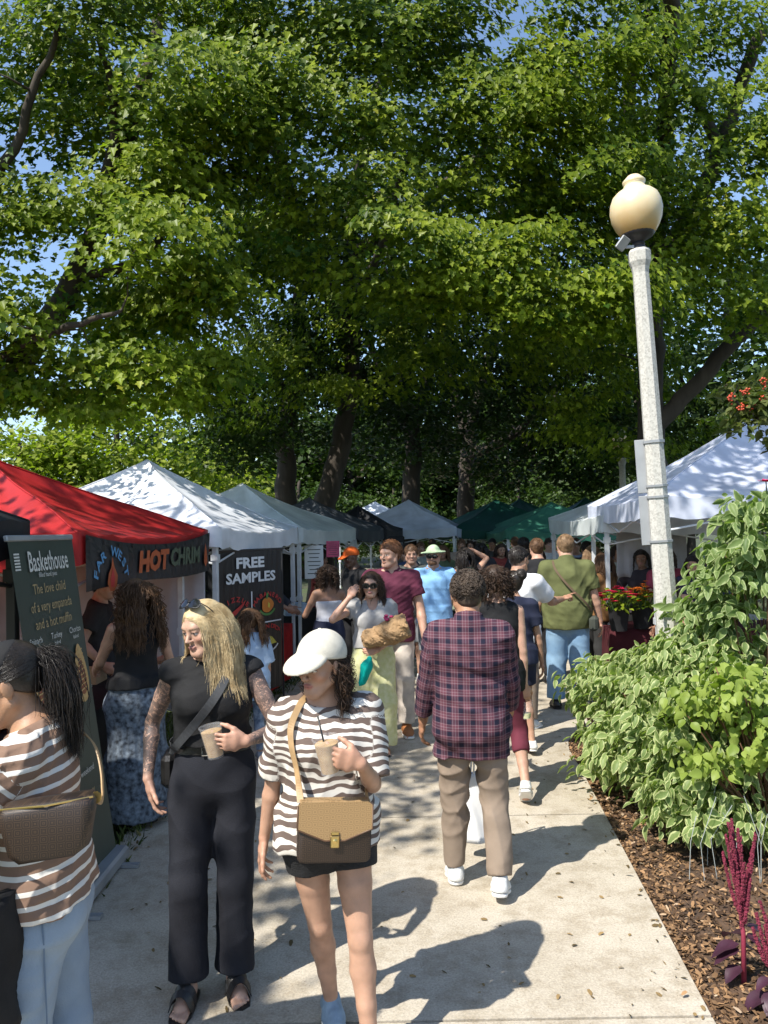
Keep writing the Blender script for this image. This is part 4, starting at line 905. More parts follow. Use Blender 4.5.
    J['bodyobj'] = link('body', npmesh('body', V, F, True, {'Col': col, 'arm': J['armmask'] * np.clip(1 - kn * 1.3, 0, 1)}), root, [M_skin])
    J['lw'] = lambda p: tuple(np.array(p) + np.array(root.location))
    return J
def part(J, name, fld, m, attrs=None, rel=1, parent=None, lam=.4):
    V, F = fld.mesh(); V = relax(V, F, rel, lam)
    a = attrs(V) if attrs else None
    return link(name, npmesh(name, V, F, True, a), parent or J['root'], [m])
def plane_cut(p, n):
    p = np.asarray(p, float); n = nrm(n); return lambda X, Y, Z: (X - p[0]) * n[0] + (Y - p[1]) * n[1] + (Z - p[2]) * n[2]
def pat_attr(J):
    """pattern coordinates for tops: u round the body / arm, v along it"""
    arms, S, TM = J['arms'], J['S'], J['TM']
    def f(V):
        L = (V - J['pel']) @ TM; u = np.arctan2(L[:, 0], -L[:, 1] + 0) * .16; v = L[:, 2].copy(); w_ = np.zeros(len(V)); td = J['torso'].at(V)
        flat = L[:, 0].copy()
        for i, sg in ((0, -1), (1, 1)):
            ad = arms[i].at(V); sh, e, w0 = J['sh'][i], J['elb'][i], J['wr'][i]
            d1 = nrm(e - sh); l1 = np.linalg.norm(e - sh); t = (V - sh) @ d1; d2 = nrm(w0 - e); t2 = (V - e) @ d2
            al = np.where(t < l1, t, l1 + np.maximum(t2, 0)); on = (ad < td - .012) & (al > .03); rad = V - sh - np.clip(t, 0, l1)[:, None] * d1; ax_ = nrm(np.cross(d1, TM[:, 1])); 
            r2 = V - e - t2[:, None] * d2; rr = np.where((t < l1)[:, None], rad, r2); ang = np.arctan2(rr @ ax_, rr @ TM[:, 1]) * .055
            v = np.where(on, -.30 - al + .75, v); u = np.where(on, ang, u); flat = np.where(on, ang, flat); w_ = np.where(on, 1.0, w_)
        return {'pat': np.stack([u, v, w_], -1), 'pat2': np.stack([flat, v, w_], -1)}
    return f
def top(J, m, hem=-.10, sleeve=.5, thick=.012, loose=.0, extra=(), amp=.006, neck='crew', seed=1, name='shirt', hem_n=(0, 0, 1), sl_r=.0, fx=(14, 14, 20), neck_dz=0.0, k_arm=.03, collar=False, waist=None, attrs=True):
    """shirt over torso + sleeves; sleeve = fraction of the arm covered (0..2: 1 = elbow, 2 = wrist), None = sleeveless"""
    k = J['k']; S, TM = J['S'], J['TM']; f = J['torso'].copy(); f.F -= thick
    if loose:
        sc = loose; w0 = (.150 if J['male'] else .138); f.adds([ec(S(0, 0, hem - .03), S(0, 0, .12), ((w0 + sc) * k, (.108 + sc) * k), ((w0 + sc * .8) * k, (.105 + sc * .8) * k), TM[:, 0]), ec(S(0, 0, .12), S(0, .0, .36), ((w0 + sc * .8) * k, (.105 + sc * .8) * k), ((w0 + .012 + sc * .3) * k, (.102 + sc * .3) * k), TM[:, 0])], .05)
    for p in extra: f.add(p, .04)
    if hem < .06:
        leg = J['bot'].copy() if 'bot' in J else J['legs'][0].copy().merge(J['legs'][1], .01); leg.F -= .015; f.merge(leg, .03)
    f.cut(lambda X, Y, Z: -((X - J['pel'][0]) * TM[0, 2] * hem_n[2] + (Y - J['pel'][1]) * TM[1, 2] + (Z - J['pel'][2]) * TM[2, 2] - hem * k))
    if sleeve is not None:
        for i in (0, 1):
            sh, e, w_ = J['sh'][i], J['elb'][i], J['wr'][i]
            if sleeve <= 1:
                m_ = (1.14 if J['male'] else .95) * k; a = Fld(J['ax']); g_ = thick * .9 + sl_r; a.adds([rc(sh, sh + (e - sh) * .45, .049 * m_ + g_, .043 * m_ + g_), rc(sh + (e - sh) * .45, e, .043 * m_ + g_, .037 * m_ + g_)], .02)
            else:
                a = J['arms'][i].copy(); a.F -= (thick * .9 + sl_r)
            if sleeve <= 1:
                p = sh + (e - sh) * sleeve
                if sl_r: a.add(rc(sh, p + (e - sh) * .1, .05 * k + sl_r * .8, .05 * k + sl_r * 1.25), .03)
                a.cut(plane_cut(p, e - sh))
                g = plane_cut(sh, e - sh)
            else:
                p = e + (w_ - e) * (sleeve - 1)
                if sl_r: a.adds([rc(sh, e, .05 * k + sl_r, .045 * k + sl_r), rc(e, p, .045 * k + sl_r, .034 * k + sl_r * .9)], .02)
                a.cut(plane_cut(p, w_ - e))
            f.merge(a, k_arm)
    else:
        for i in (0, 1):
            sh = J['sh'][i]; sg = -1 if i == 0 else 1; f.cut(plane_cut(sh + TM[:, 0] * sg * (.004 if name != 'strappy' else -.03), TM[:, 0] * sg + TM[:, 2] * .12), .01)
    if amp: f.warp(amp, seed, fx)
    n0 = J['neck0']; up = TM[:, 2]; fw = TM[:, 1]
    if neck == 'crew': f.sub(el(S(0, .055, .556 + neck_dz), np.array([.056, .066, .056]) * k, TM), .008)
    elif neck == 'v': f.sub(el(S(0, .07, .53 + neck_dz), np.array([.055, .07, .11]) * k, TM), .008)
    elif neck == 'high': f.cut(plane_cut(S(0, 0, .53), up), .004)
    elif neck == 'boat': f.sub(el(S(0, .03, .555 + neck_dz), np.array([.115, .11, .066]) * k, TM), .008)
    elif neck == 'tube': f.cut(plane_cut(S(0, 0, .36), up + fw * .05), .006)
    elif neck == 'scoop': f.sub(el(S(0, .05, .54 + neck_dz), np.array([.098, .14, .12]) * k, TM), .01)
    if neck != 'tube': f.cut(plane_cut(S(0, -.03, .535), up * .9 + fw * .32), .006)
    if collar:
        g = Fld(J['ax']); nk = (.060 if J['male'] else .049) * k + .017; g.add(rc(S(0, -.028, .47), S(0, -.006, .60), nk * 1.12, nk * .96)); g.cut(plane_cut(S(0, .0, .548), up * .85 + fw * .38)); g.cut(plane_cut(S(0, 0, .45), -up)); f.merge(g, .012)
        f.sub(el(S(0, .085, .545), np.array([.026, .05, .06]) * k, TM), .006)
    J['top'] = f
    return part(J, name, f, m, pat_attr(J) if attrs else None)
def bottoms(J, m, waist=.075, length=1.9, thick=.010, wide=None, amp=.006, seed=2, name='trousers', fx=(12, 12, 8), cuff_r=None, attrs=True, crotch=True):
    """legs covered down to length (1 = knee, 2 = ankle); wide = (thigh, knee, hem) radii"""
    k = J['k']; f = Fld(J['ax']); t = J['torso'].copy(); t.F -= thick; t.cut(plane_cut(J['S'](0, 0, waist), J['TM'][:, 2])); t.cut(plane_cut(J['pel'] - np.array([0, 0, .20 * k]), V3(0, 0, -1)))
    f.merge(t, .0)
    for i in (0, 1):
        l = J['legs'][i].copy(); l.F -= thick; h, kn, an = J['hip'][i], J['knee'][i], J['ank'][i]
        end = h + (kn - h) * length if length <= 1 else kn + (an - kn) * (length - 1)
        if wide:
            dn = (end - (kn if length > 1 else h)); l.add(rc(h + (kn - h) * .12, kn if length > 1 else end, wide[0] * k, wide[1] * k), .03)
            if length > 1: l.add(rc(kn, end + nrm(dn) * wide[2] * k, wide[1] * k, wide[2] * k), .03)
        l.cut(plane_cut(end, (an - kn) if length > 1 else (kn - h)))
        f.merge(l, .034)
    if amp: f.warp(amp, seed, fx)
    J['bot'] = f
    def at_(V):
        L = (V - J['pel']) @ J['B']; return {'pat': np.stack([L[:, 0], L[:, 2], L[:, 1]], -1)}
    return part(J, name, f, m, at_ if attrs else None)
def skirt(J, m, waist=.1, rings=(), amp=.01, seed=3, name='skirt', k_=.06, fx=(20, 20, 2)):
    """rings: (z above ground, rx, ry, dx, dy) from the waist down"""
    f = Fld(J['ax']); B = J['B']; pts = []
    t = J['torso'].copy(); t.F -= .01; t.cut(plane_cut(J['S'](0, 0, waist), J['TM'][:, 2])); t.cut(plane_cut(J['pel'] - np.array([0, 0, .05]), V3(0, 0, -1))); f.merge(t, 0)
    for a, b in zip(rings, rings[1:]):
        f.add(ec(B @ V3(a[3], a[4], a[0]), B @ V3(b[3], b[4], b[0]), (a[1], a[2]), (b[1], b[2]), B[:, 0]), k_)
    f.cut(plane_cut((0, 0, rings[-1][0]), (0, 0, -1))); f.cut(plane_cut(J['S'](0, 0, waist), J['TM'][:, 2]))
    if amp: f.warp(amp, seed, fx)
    J['bot'] = f
    return part(J, name, f, m, lambda V: {'pat': np.stack([(V @ B)[:, 0], V[:, 2], (V @ B)[:, 1]], -1)})
def shoes(J, m_up, m_sole, style='sneaker', name='shoe', res=None):
    k = J['k'] * (1.05 if J['male'] else .97); out = []
    for i in (0, 1):
        an, fM = J['ank'][i], J['fM'][i]; P = lambda x, y, z: an + fM @ (np.array([x, y, z]) * k); c = P(0, .045, -.03); sg = -1 if i == 0 else 1
        h = res or max(.005, J['res'] * .75); ax = [np.arange(c[d] - .2, c[d] + .2, h) for d in range(3)]; f = Fld(ax); X = fM[:, 0]; U = fM[:, 2]
        if style == 'sneaker':
            f.adds([rc(P(0, -.035, -.03), P(0, -.01, .008), .036 * k, .038 * k), ec(P(0, -.035, -.046), P(0, .05, -.047), (.037 * k, .036 * k), (.042 * k, .034 * k), X), ec(P(0, .05, -.047), P(-.006 * sg, .135, -.058), (.045 * k, .034 * k), (.040 * k, .021 * k), X), rc(P(0, .015, -.012), P(0, .09, -.04), .032 * k, .026 * k)], .03)
            f.cut(plane_cut(P(0, -.02, .022), U * .95 - fM[:, 1] * .3)); f.cut(plane_cut(P(0, 0, -.052), -U))
        else:
            f.adds([rc(P(0, -.035, -.03), P(0, -.01, .0), .033 * k, .035 * k), ec(P(0, -.035, -.048), P(0, .05, -.05), (.034 * k, .032 * k), (.038 * k, .03 * k), X), ec(P(0, .05, -.05), P(-.006 * sg, .13, -.06), (.041 * k, .03 * k), (.034 * k, .016 * k), X)], .03)
            f.cut(plane_cut(P(0, -.02, .01), U * .95 - fM[:, 1] * .3)); f.cut(plane_cut(P(0, 0, -.056), -U))
        up = part(J, name, f, m_up, None)
        s = Fld(ax); th = .012 if style == 'sneaker' else .007
        s.adds([ec(P(0, -.038, -.062), P(0, .05, -.062), (.0395 * k, .03 * k), (.043 * k, .03 * k), X), ec(P(0, .05, -.062), P(-.006 * sg, .138, -.062), (.047 * k, .03 * k), (.041 * k, .03 * k), X)], .02)
        s.cut(plane_cut(P(0, 0, -.066 + th), U)); s.cut(plane_cut(P(0, 0, -.0755), -U))
        part(J, 'sole', s, m_sole, None, parent=up)
        if style == 'sneaker':
            lc = MB(); 
            for j in range(4):
                y = .035 + .017 * j; z = .006 - .0125 * j; lc.tube([P(-.022, y, z - .006), P(0, y + .004, z + .006), P(.022, y, z - .006)], .0035 * k, 5)
            lc.build('laces', m_sole, up, smooth=True)
        out.append(up)
    return out
def hair_mat(name, col, tip=None, rough=.5):
    m = mat(name, col, rough, var=.35, scale=22, spec=.3, col2=tip or tuple(min(1, c * 1.9) for c in col), bump=.25, bscale=90); return m
def strands(J, name, paths, m, n=5, r0=.0022, parent=None):
    """paths: (k, npts, 3) world-local guide strands -> thin tapered 4-sided tubes in one mesh"""
    P = np.asarray(paths, float); K, N, _ = P.shape; T = np.gradient(P, axis=1); T /= np.linalg.norm(T, axis=2, keepdims=True) + 1e-9
    a = np.cross(T, np.array([.3, .5, .8])); a /= np.linalg.norm(a, axis=2, keepdims=True) + 1e-9; b = np.cross(T, a)
    prof = (np.sin(np.linspace(.25, 3.05, N)) ** .6)[None, :, None] * r0 if np.isscalar(r0) else r0[:, None, None] * (np.sin(np.linspace(.25, 3.05, N)) ** .6)[None, :, None]
    V = np.stack([P + a * prof, P + b * prof, P - a * prof, P - b * prof], 2).reshape(-1, 3)
    base = (np.arange(K)[:, None] * N + np.arange(N - 1)[None, :]).reshape(-1, 1) * 4; F = []
    for j in range(4): F.append(np.concatenate([base + j, base + (j + 1) % 4, base + 4 + (j + 1) % 4, base + 4 + j], 1))
    return V, np.concatenate(F)
def hair_part(J, capprims, paths, m, r0=.0025, cut=None, name='hair', amp=.004, res=None, sub=None, k_=.02):
    """cap field + strands joined in one mesh"""
    hc = J['hc']; h = res or max(.005, J['res'] * .7); lo = np.min([p.lo for p in capprims], 0) - .03; hi = np.max([p.hi for p in capprims], 0) + .03
    ax = [np.arange(lo[d], hi[d], h) for d in range(3)]; f = Fld(ax); f.adds(capprims, k_)
    for p in (sub or ()): f.sub(p, .008)
    if cut is not None:
        for c in cut: f.cut(c, .008)
    if amp: f.warp(amp, 5, (60, 60, 25))
    V, F = f.mesh()
    if paths is not None and len(paths):
        V2, F2 = strands(J, name, paths, m, r0=r0); F = np.concatenate([F, F2 + len(V)]); V = np.concatenate([V, V2])
    return link(name, npmesh(name, V, F, True), J['root'], [m])
def hp(J):
    """head-frame point -> local coordinates"""
    return lambda x, y, z: J['hc'] + J['HM'] @ (np.array([x, y, z]) * J['hs'])
def cap_prim(J, grow=.012, dz=0.0, dy=0.0):
    return el(hp(J)(0, -.016 + dy, .034 + dz), (np.array([.0745, .0955, .083]) + grow) * J['hs'], J['HM'])
def short_hair(J, m, grow=.012, line=.045, back=-.07, amp=.006, curls=0, seed=1, beard=None, side=.0):
    P = hp(J); HM = J['HM']; cp = [cap_prim(J, grow), el(P(0, -.052, -.02), np.array([.066, .05, .06]) * J['hs'], HM)]
    # hairline: plane through forehead and nape
    a, b = np.array([0, .085, line]), np.array([0, -.07, back]); d = b - a; n = np.array([0, -d[2], d[1]]); n = nrm(n); n = n if n[2] < 0 else -n
    cut = [plane_cut(P(*a), HM @ n), plane_cut(P(0, .083, .0), HM @ np.array([0, 1, -.35]))]
    paths = None; r0 = .0025
    if not curls:
        r = np.random.default_rng(seed + 77); K = 900; d = r.normal(0, 1, (K * 2, 3)); d /= np.linalg.norm(d, axis=1, keepdims=True); rad = np.array([.0745, .0955, .083]) + grow * .9; loc = np.array([0, -.016, .034]) + d * rad
        ok = ((loc - a) @ n < .004) & (loc[:, 1] < .09) & (loc[:, 2] > -.06); loc, d = loc[ok][:K], d[ok][:K]; fl = np.stack([.5 * np.sign(loc[:, 0] - .02) * (loc[:, 2] > .06) + r.normal(0, .35, len(loc)), np.where(loc[:, 1] > .03, .25, -.8) + r.normal(0, .35, len(loc)), np.where(loc[:, 2] > .07, .1, -.8) + r.normal(0, .3, len(loc))], -1)
        fl -= d * (fl * d).sum(1, keepdims=True); fl /= np.linalg.norm(fl, axis=1, keepdims=True) + 1e-6; t = np.linspace(0, 1, 6)[None, :, None]; L = r.uniform(.018, .036, len(loc))[:, None, None]
        q = loc[:, None] + fl[:, None] * L * t; c0 = np.array([0, -.016, .034]); sc = np.sqrt((((q - c0) / (rad - .001)) ** 2).sum(-1, keepdims=True)); q = c0 + (q - c0) / sc * (1 + .035 * t + .02 * r.random((len(loc), 1, 1))); paths = J['hc'] + (q * J['hs']) @ HM.T; r0 = .0021 if J['res'] < .0115 else .003
    if curls:
        r = np.random.default_rng(seed); d = r.normal(0, 1, (curls * 3, 3)); d[:, 2] = np.abs(d[:, 2]) * 1.1 - .55; d[:, 1] -= .35; d /= np.linalg.norm(d, axis=1, keepdims=True)
        rad = np.array([.0745, .0955, .083]) + grow * .8; loc = np.array([0, -.016, .034]) + d * rad; ok = ((loc - a) @ n < -.004) & (loc[:, 1] < .085); loc = loc[ok][:curls]; d = d[ok][:curls]; K = len(loc)
        t = np.linspace(0, 1, 9)[None, :, None]; e1 = np.cross(d, r.normal(0, 1, (K, 3))); e1 /= np.linalg.norm(e1, axis=1, keepdims=True); e2 = np.cross(d, e1); cr = r.uniform(.004, .009, K)[:, None, None]
        ang = t * 6.0; pth = loc[:, None] + d[:, None] * (.002 + .014 * np.sin(t * 3.14)) + cr * (np.cos(ang) * e1[:, None] + np.sin(ang) * e2[:, None]); paths = J['hc'] + (pth * J['hs']) @ HM.T; r0 = .0022
    return hair_part(J, cp, paths, m, r0=r0, cut=cut, amp=amp)
def fall(J, roots, dirs, length, r, grav=1.0, wave=.012, npts=12, out=.02, freq=3.0, clump=0):
    """strand paths falling from roots; stays outside torso/head fields"""
    K = len(roots); P = np.zeros((K, npts, 3)); p = np.array(roots, float); v = np.array(dirs, float); st = np.array(length)[:, None] / npts; ph = r.uniform(0, 6.28, K)
    field = J['torso'].copy().merge(J['head'], .03)
    for q in J.get('avoid', []): field.merge(q, 0)
    sx = r.normal(0, 1, (K, 3)); sx[:, 2] *= .2
    for i in range(npts):
        P[:, i] = p; v = v * .72 + np.array([0, 0, -1.0]) * .36 * grav; v /= np.linalg.norm(v, axis=1, keepdims=True)
        p = p + v * st + sx * wave * np.sin(ph + i * freq * .5)[:, None] * .25
        d = field.at(p); e = .012; g = np.stack([field.at(p + np.eye(3)[j] * e) - d for j in range(3)], 1); g /= np.linalg.norm(g, axis=1, keepdims=True) + 1e-9
        push = np.clip(out - d, 0, .05); p = p + g * push[:, None]
    return P
# ------------------------------------------------------------------ clothing materials
def band_mat(name, stops, vec='pat', axis=1, period=.1, rough=.8, warp=0.0, wscale=6, bump=.1):
    """horizontal bands: stops [(pos, colour)] repeating along the chosen pattern axis"""
    m = bpy.data.materials.new(name); m.use_nodes = True; n = m.node_tree.nodes; l = m.node_tree.links; b = n['Principled BSDF']; b.inputs['Roughness'].default_value = rough; b.inputs['Specular IOR Level'].default_value = .25
    a = n.new('ShaderNodeAttribute'); a.attribute_name = vec; s = n.new('ShaderNodeSeparateXYZ'); l.new(a.outputs['Vector'], s.inputs[0]); src = s.outputs[axis]
    if warp:
        nz = n.new('ShaderNodeTexNoise'); nz.inputs['Scale'].default_value = wscale; nz.inputs['Detail'].default_value = 2.5; l.new(a.outputs['Vector'], nz.inputs['Vector'])
        ad = n.new('ShaderNodeMath'); ad.operation = 'MULTIPLY_ADD'; ad.inputs[1].default_value = warp; l.new(nz.outputs['Fac'], ad.inputs[0]); l.new(src, ad.inputs[2]); src = ad.outputs[0]
    d = n.new('ShaderNodeMath'); d.operation = 'DIVIDE'; d.inputs[1].default_value = period; l.new(src, d.inputs[0])
    fr = n.new('ShaderNodeMath'); fr.operation = 'FRACT'; l.new(d.outputs[0], fr.inputs[0])
    cr = n.new('ShaderNodeValToRGB'); cr.color_ramp.interpolation = 'CONSTANT'; e = cr.color_ramp.elements
    e[0].position = 0; e[0].color = (*stops[0][1], 1); e[1].position = stops[1][0]; e[1].color = (*stops[1][1], 1)
    for p, c in stops[2:]: q = e.new(p); q.color = (*c, 1)
    l.new(fr.outputs[0], cr.inputs[0]); out = cr.outputs[0]
    tc = n.new('ShaderNodeTexCoord'); nb = n.new('ShaderNodeTexNoise'); nb.inputs['Scale'].default_value = 140; l.new(tc.outputs['Object'], nb.inputs['Vector']); bp = n.new('ShaderNodeBump'); bp.inputs['Strength'].default_value = bump; bp.inputs['Distance'].default_value = .005; l.new(nb.outputs['Fac'], bp.inputs['Height']); l.new(bp.outputs[0], b.inputs['Normal'])
    l.new(out, b.inputs['Base Color']); return m
def plaid_mat():
    m = bpy.data.materials.new('plaid_cotton'); m.use_nodes = True; n = m.node_tree.nodes; l = m.node_tree.links; b = n['Principled BSDF']; b.inputs['Roughness'].default_value = .85; b.inputs['Specular IOR Level'].default_value = .2
    a = n.new('ShaderNodeAttribute'); a.attribute_name = 'pat2'; s = n.new('ShaderNodeSeparateXYZ'); l.new(a.outputs['Vector'], s.inputs[0])
    def band(src, per, stops):
        d = n.new('ShaderNodeMath'); d.operation = 'DIVIDE'; d.inputs[1].default_value = per; l.new(src, d.inputs[0]); f = n.new('ShaderNodeMath'); f.operation = 'FRACT'; l.new(d.outputs[0], f.inputs[0])
        c = n.new('ShaderNodeValToRGB'); c.color_ramp.interpolation = 'CONSTANT'; e = c.color_ramp.elements; e[0].position = 0; e[0].color = (*stops[0][1], 1); e[1].position = stops[1][0]; e[1].color = (*stops[1][1], 1)
        for p, q in stops[2:]: x = e.new(p); x.color = (*q, 1)
        l.new(f.outputs[0], c.inputs[0]); return c.outputs[0]
    red, navy, wh, lt = (.105, .037, .052), (.012, .012, .026), (.23, .18, .20), (.135, .070, .088)
    st = [(0, navy), (.38, red), (.46, wh), (.50, red), (.66, lt), (.70, wh), (.73, red), (.88, red), (.94, wh), (.965, red)]
    u = band(s.outputs[0], .062, st); v = band(s.outputs[1], .060, st)
    mx = n.new('ShaderNodeMix'); mx.data_type = 'RGBA'; mx.inputs[0].default_value = .5; l.new(u, mx.inputs[6]); l.new(v, mx.inputs[7]); l.new(mx.outputs[2], b.inputs['Base Color']); return m
def denim(name, a, b_, sc=5): return mat(name, a, .85, var=.4, scale=sc, col2=b_, bump=.25, bscale=240, spec=.2)
M_beige = mat('beige_chino', (.24, .185, .14), .85, var=.12, scale=7, bump=.15, bscale=200, spec=.2)
M_blackcloth = mat('black_cotton', (.012, .012, .013), .8, var=.25, scale=9, bump=.15, bscale=160, spec=.25)
M_dknavy = denim('black_denim', (.008, .008, .011), (.022, .0235, .031), 3.5)
M_ltden = denim('light_denim', (.15, .205, .28), (.30, .37, .45), 3)
M_blden = denim('mid_denim', (.12, .22, .36), (.26, .40, .54), 4)
M_shoe_w = mat('white_sneaker', (.62, .62, .60), .6, var=.15, scale=30, bump=.2, bscale=150)
M_sole_w = mat('white_rubber', (.70, .69, .66), .6, var=.1, scale=20)
M_shoe_bl = mat('blue_grey_sneaker', (.20, .28, .36), .75, var=.2, scale=30, bump=.3, bscale=180)
M_leath_k = mat('black_leather', (.014, .013, .013), .38, var=.2, scale=25, bump=.1, bscale=120)
M_leath_br = mat('tan_shoe_leather', (.33, .13, .045), .45, var=.2, scale=20)
M_sole_k = mat('dark_rubber', (.02, .018, .016), .7)
M_metal = mat('silver_metal', (.7, .7, .7), .25, metal=1.0)
M_gold = mat('gold_metal', (.72, .52, .2), .28, metal=1.0)
M_lens = mat('dark_lens', (.006, .006, .007), .06, spec=.8)
H_blond = hair_mat('blond_hair', (.36, .255, .125), (.64, .51, .30))
H_black = hair_mat('black_hair', (.010, .008, .007), (.035, .028, .024), rough=.32)
H_dkbr = hair_mat('dark_brown_hair', (.022, .013, .009), (.06, .034, .02))
H_brown = hair_mat('brown_hair', (.055, .028, .014), (.14, .075, .038))
H_curl = hair_mat('greying_curls', (.012, .009, .008), (.10, .072, .052), rough=.5)
H_red = hair_mat('reddish_hair', (.09, .036, .015), (.20, .09, .04))
H_lbrown = hair_mat('light_brown_hair', (.12, .07, .035), (.28, .18, .10))
def w2l(h, v): return rotz(-h) @ np.asarray(v, float)
def pt(base, h, px, py, d): return w2l(h, np.array(at(px, py, d)) - np.array([base[0], base[1], 0]))
def gaze(J): return J['HM'][:, 1]
def hug(J, pts, fields, off=.004, n=40, thick=None):
    """polyline through pts laid on the union of the fields"""
    P = []; pts = [np.asarray(p, float) for p in pts]
    cv = limb_curve([Vector(p) for p in pts], max(4, n // (len(pts) - 1))); P = np.array([tuple(p) for p in cv])
    f = fields[0].copy()
    for g in fields[1:]: f.merge(g, 0)
    e = .008
    for it in range(6):
        d = f.at(P); g = np.stack([f.at(P + np.eye(3)[j] * e) - f.at(P - np.eye(3)[j] * e) for j in range(3)], 1); g /= np.linalg.norm(g, axis=1, keepdims=True) + 1e-9
        P = P + g * np.clip(off - d, 0 if it < 5 else 0, .05)[:, None]
    for _ in range(14): P[1:-1] = P[1:-1] * .5 + (P[:-2] + P[2:]) * .25
    d = f.at(P); g = np.stack([f.at(P + np.eye(3)[j] * e) - f.at(P - np.eye(3)[j] * e) for j in range(3)], 1); g /= np.linalg.norm(g, axis=1, keepdims=True) + 1e-9
    P = P + g * np.clip(off - d, 0, .05)[:, None]
    for _ in range(6): g[1:-1] = g[1:-1] * .5 + (g[:-2] + g[2:]) * .25; P[1:-1] = P[1:-1] * .5 + (P[:-2] + P[2:]) * .25
    return P + g * .002, g
def glasses(J, name='sunglasses', dz=0.0, dy=0.0, up=0.0, w=.034, hgt=.024, m=None, frame=None):
    P0 = hp(J); M = J['HM'] @ rotx(up); s = J['hs']; o = P0(0, dy, dz); P = lambda x, y, z: o + M @ (np.array([x, y, z]) * s); mb = MB()
    for q in (-1, 1):
        ring = [P(q * .034 + w * .98 * math.cos(a), .104 - .012 * abs(math.cos(a)) * (1 if math.cos(a) * q > 0 else 0) , -.004 + hgt * (math.sin(a) - .12 * math.cos(2 * a))) for a in np.linspace(0, 2 * math.pi, 17)[:-1]]
        c = P(q * .034, .107, -.004); mb.add([c] + ring, [(0, 1 + i, 1 + (i + 1) % 16) for i in range(16)], 0); mb.tube(ring + ring[:1], .0026 * s, 5, 1, cap=False)
        mb.tube([P(q * .064, .098, .004), P(q * .076, .06, .006), P(q * .081, .0, .004), P(q * .080, -.025, -.012)], .0026 * s, 5, 1)
    mb.tube([P(-.008, .108, .002), P(0, .110, .005), P(.008, .108, .002)], .0024 * s, 5, 1)
    return mb.build(name, [m or M_lens, frame or M_leath_k], J['root'], smooth=True)

def long_hair(J, m, n=420, length=(.28, .42), seed=1, part_x=.01, front=True, wave=.02, r0=.003, grow=.010, line=.05, bias=None, out=.008, back_only=False, flow=(.8, -.55, -.25), phlo=-.1, nape=-.075, zmax=1.0, npts=14, ylim=.06, grav=1.0):
    r = np.random.default_rng(seed); P = hp(J); HM = J['HM']; hs = J['hs']
    th = r.uniform(0, 2 * np.pi, n); ph = np.arccos(r.uniform(phlo, .95, n)); d = np.stack([np.sin(ph) * np.cos(th), np.sin(ph) * np.sin(th), np.cos(ph)], -1)
    rad = np.array([.0745, .0955, .083]) + grow * .75; loc = np.array([0, -.016, .034]) + d * rad
    ok = (loc[:, 1] < .082) & ((loc[:, 2] > .045) | (loc[:, 1] < ylim)) & (loc[:, 2] < zmax); loc = loc[ok]; d = d[ok]; K = len(loc)
    if back_only: ok = loc[:, 1] < .0; loc, d = loc[ok], d[ok]; K = len(loc)
    side = np.sign(loc[:, 0] - part_x); dr = np.stack([side * flow[0], flow[1] - .9 * np.clip((loc[:, 1] - .0) / .06, 0, 1), flow[2] + .35 * np.clip((loc[:, 1] - .0) / .06, 0, 1)], -1) + d * .22
    roots = J['hc'] + (loc * hs) @ HM.T; dirs = dr @ HM.T; L = r.uniform(*length, K)
    if bias is not None: dirs = dirs + np.array(bias)
    pth = fall(J, roots, dirs, L, r, wave=wave, out=out, npts=npts, freq=3.2, grav=grav)
    lp = (pth - J['hc']) @ HM / hs; bad = ((lp[:, :, 1] > .062) & (np.abs(lp[:, :, 0]) < .056) & (lp[:, :, 2] < .045) & (lp[:, :, 2] > -.12)).any(1); pth, roots = pth[~bad], roots[~bad]; K = len(pth)
    # gather neighbouring strands into locks
    tip = np.linspace(0, 1, npts)[None, :, None] ** 1.3
    c = r.choice(K, max(8, K // 7), replace=False); near = np.argmin(((roots[:, None] - roots[c][None]) ** 2).sum(-1), 1); pth = pth * (1 - .55 * tip) + (pth[c][near] + r.normal(0, .004, (K, 1, 3))) * .55 * tip
    a, b_ = np.array([0, .078, line]), np.array([0, -.07, nape]); dd = b_ - a; nn = nrm(np.array([0, -dd[2], dd[1]])); nn = nn if nn[2] < 0 else -nn
    cp = [cap_prim(J, grow), el(P(0, -.05, -.02), np.array([.068, .052, .062]) * hs, HM)]
    return hair_part(J, cp, pth, m, r0=r0 * (0.7 + .6 * r.random(K)), cut=[plane_cut(P(*a), HM @ nn), plane_cut(P(0, .088, .0), HM @ np.array([0, 1, -.25]))], amp=.004)
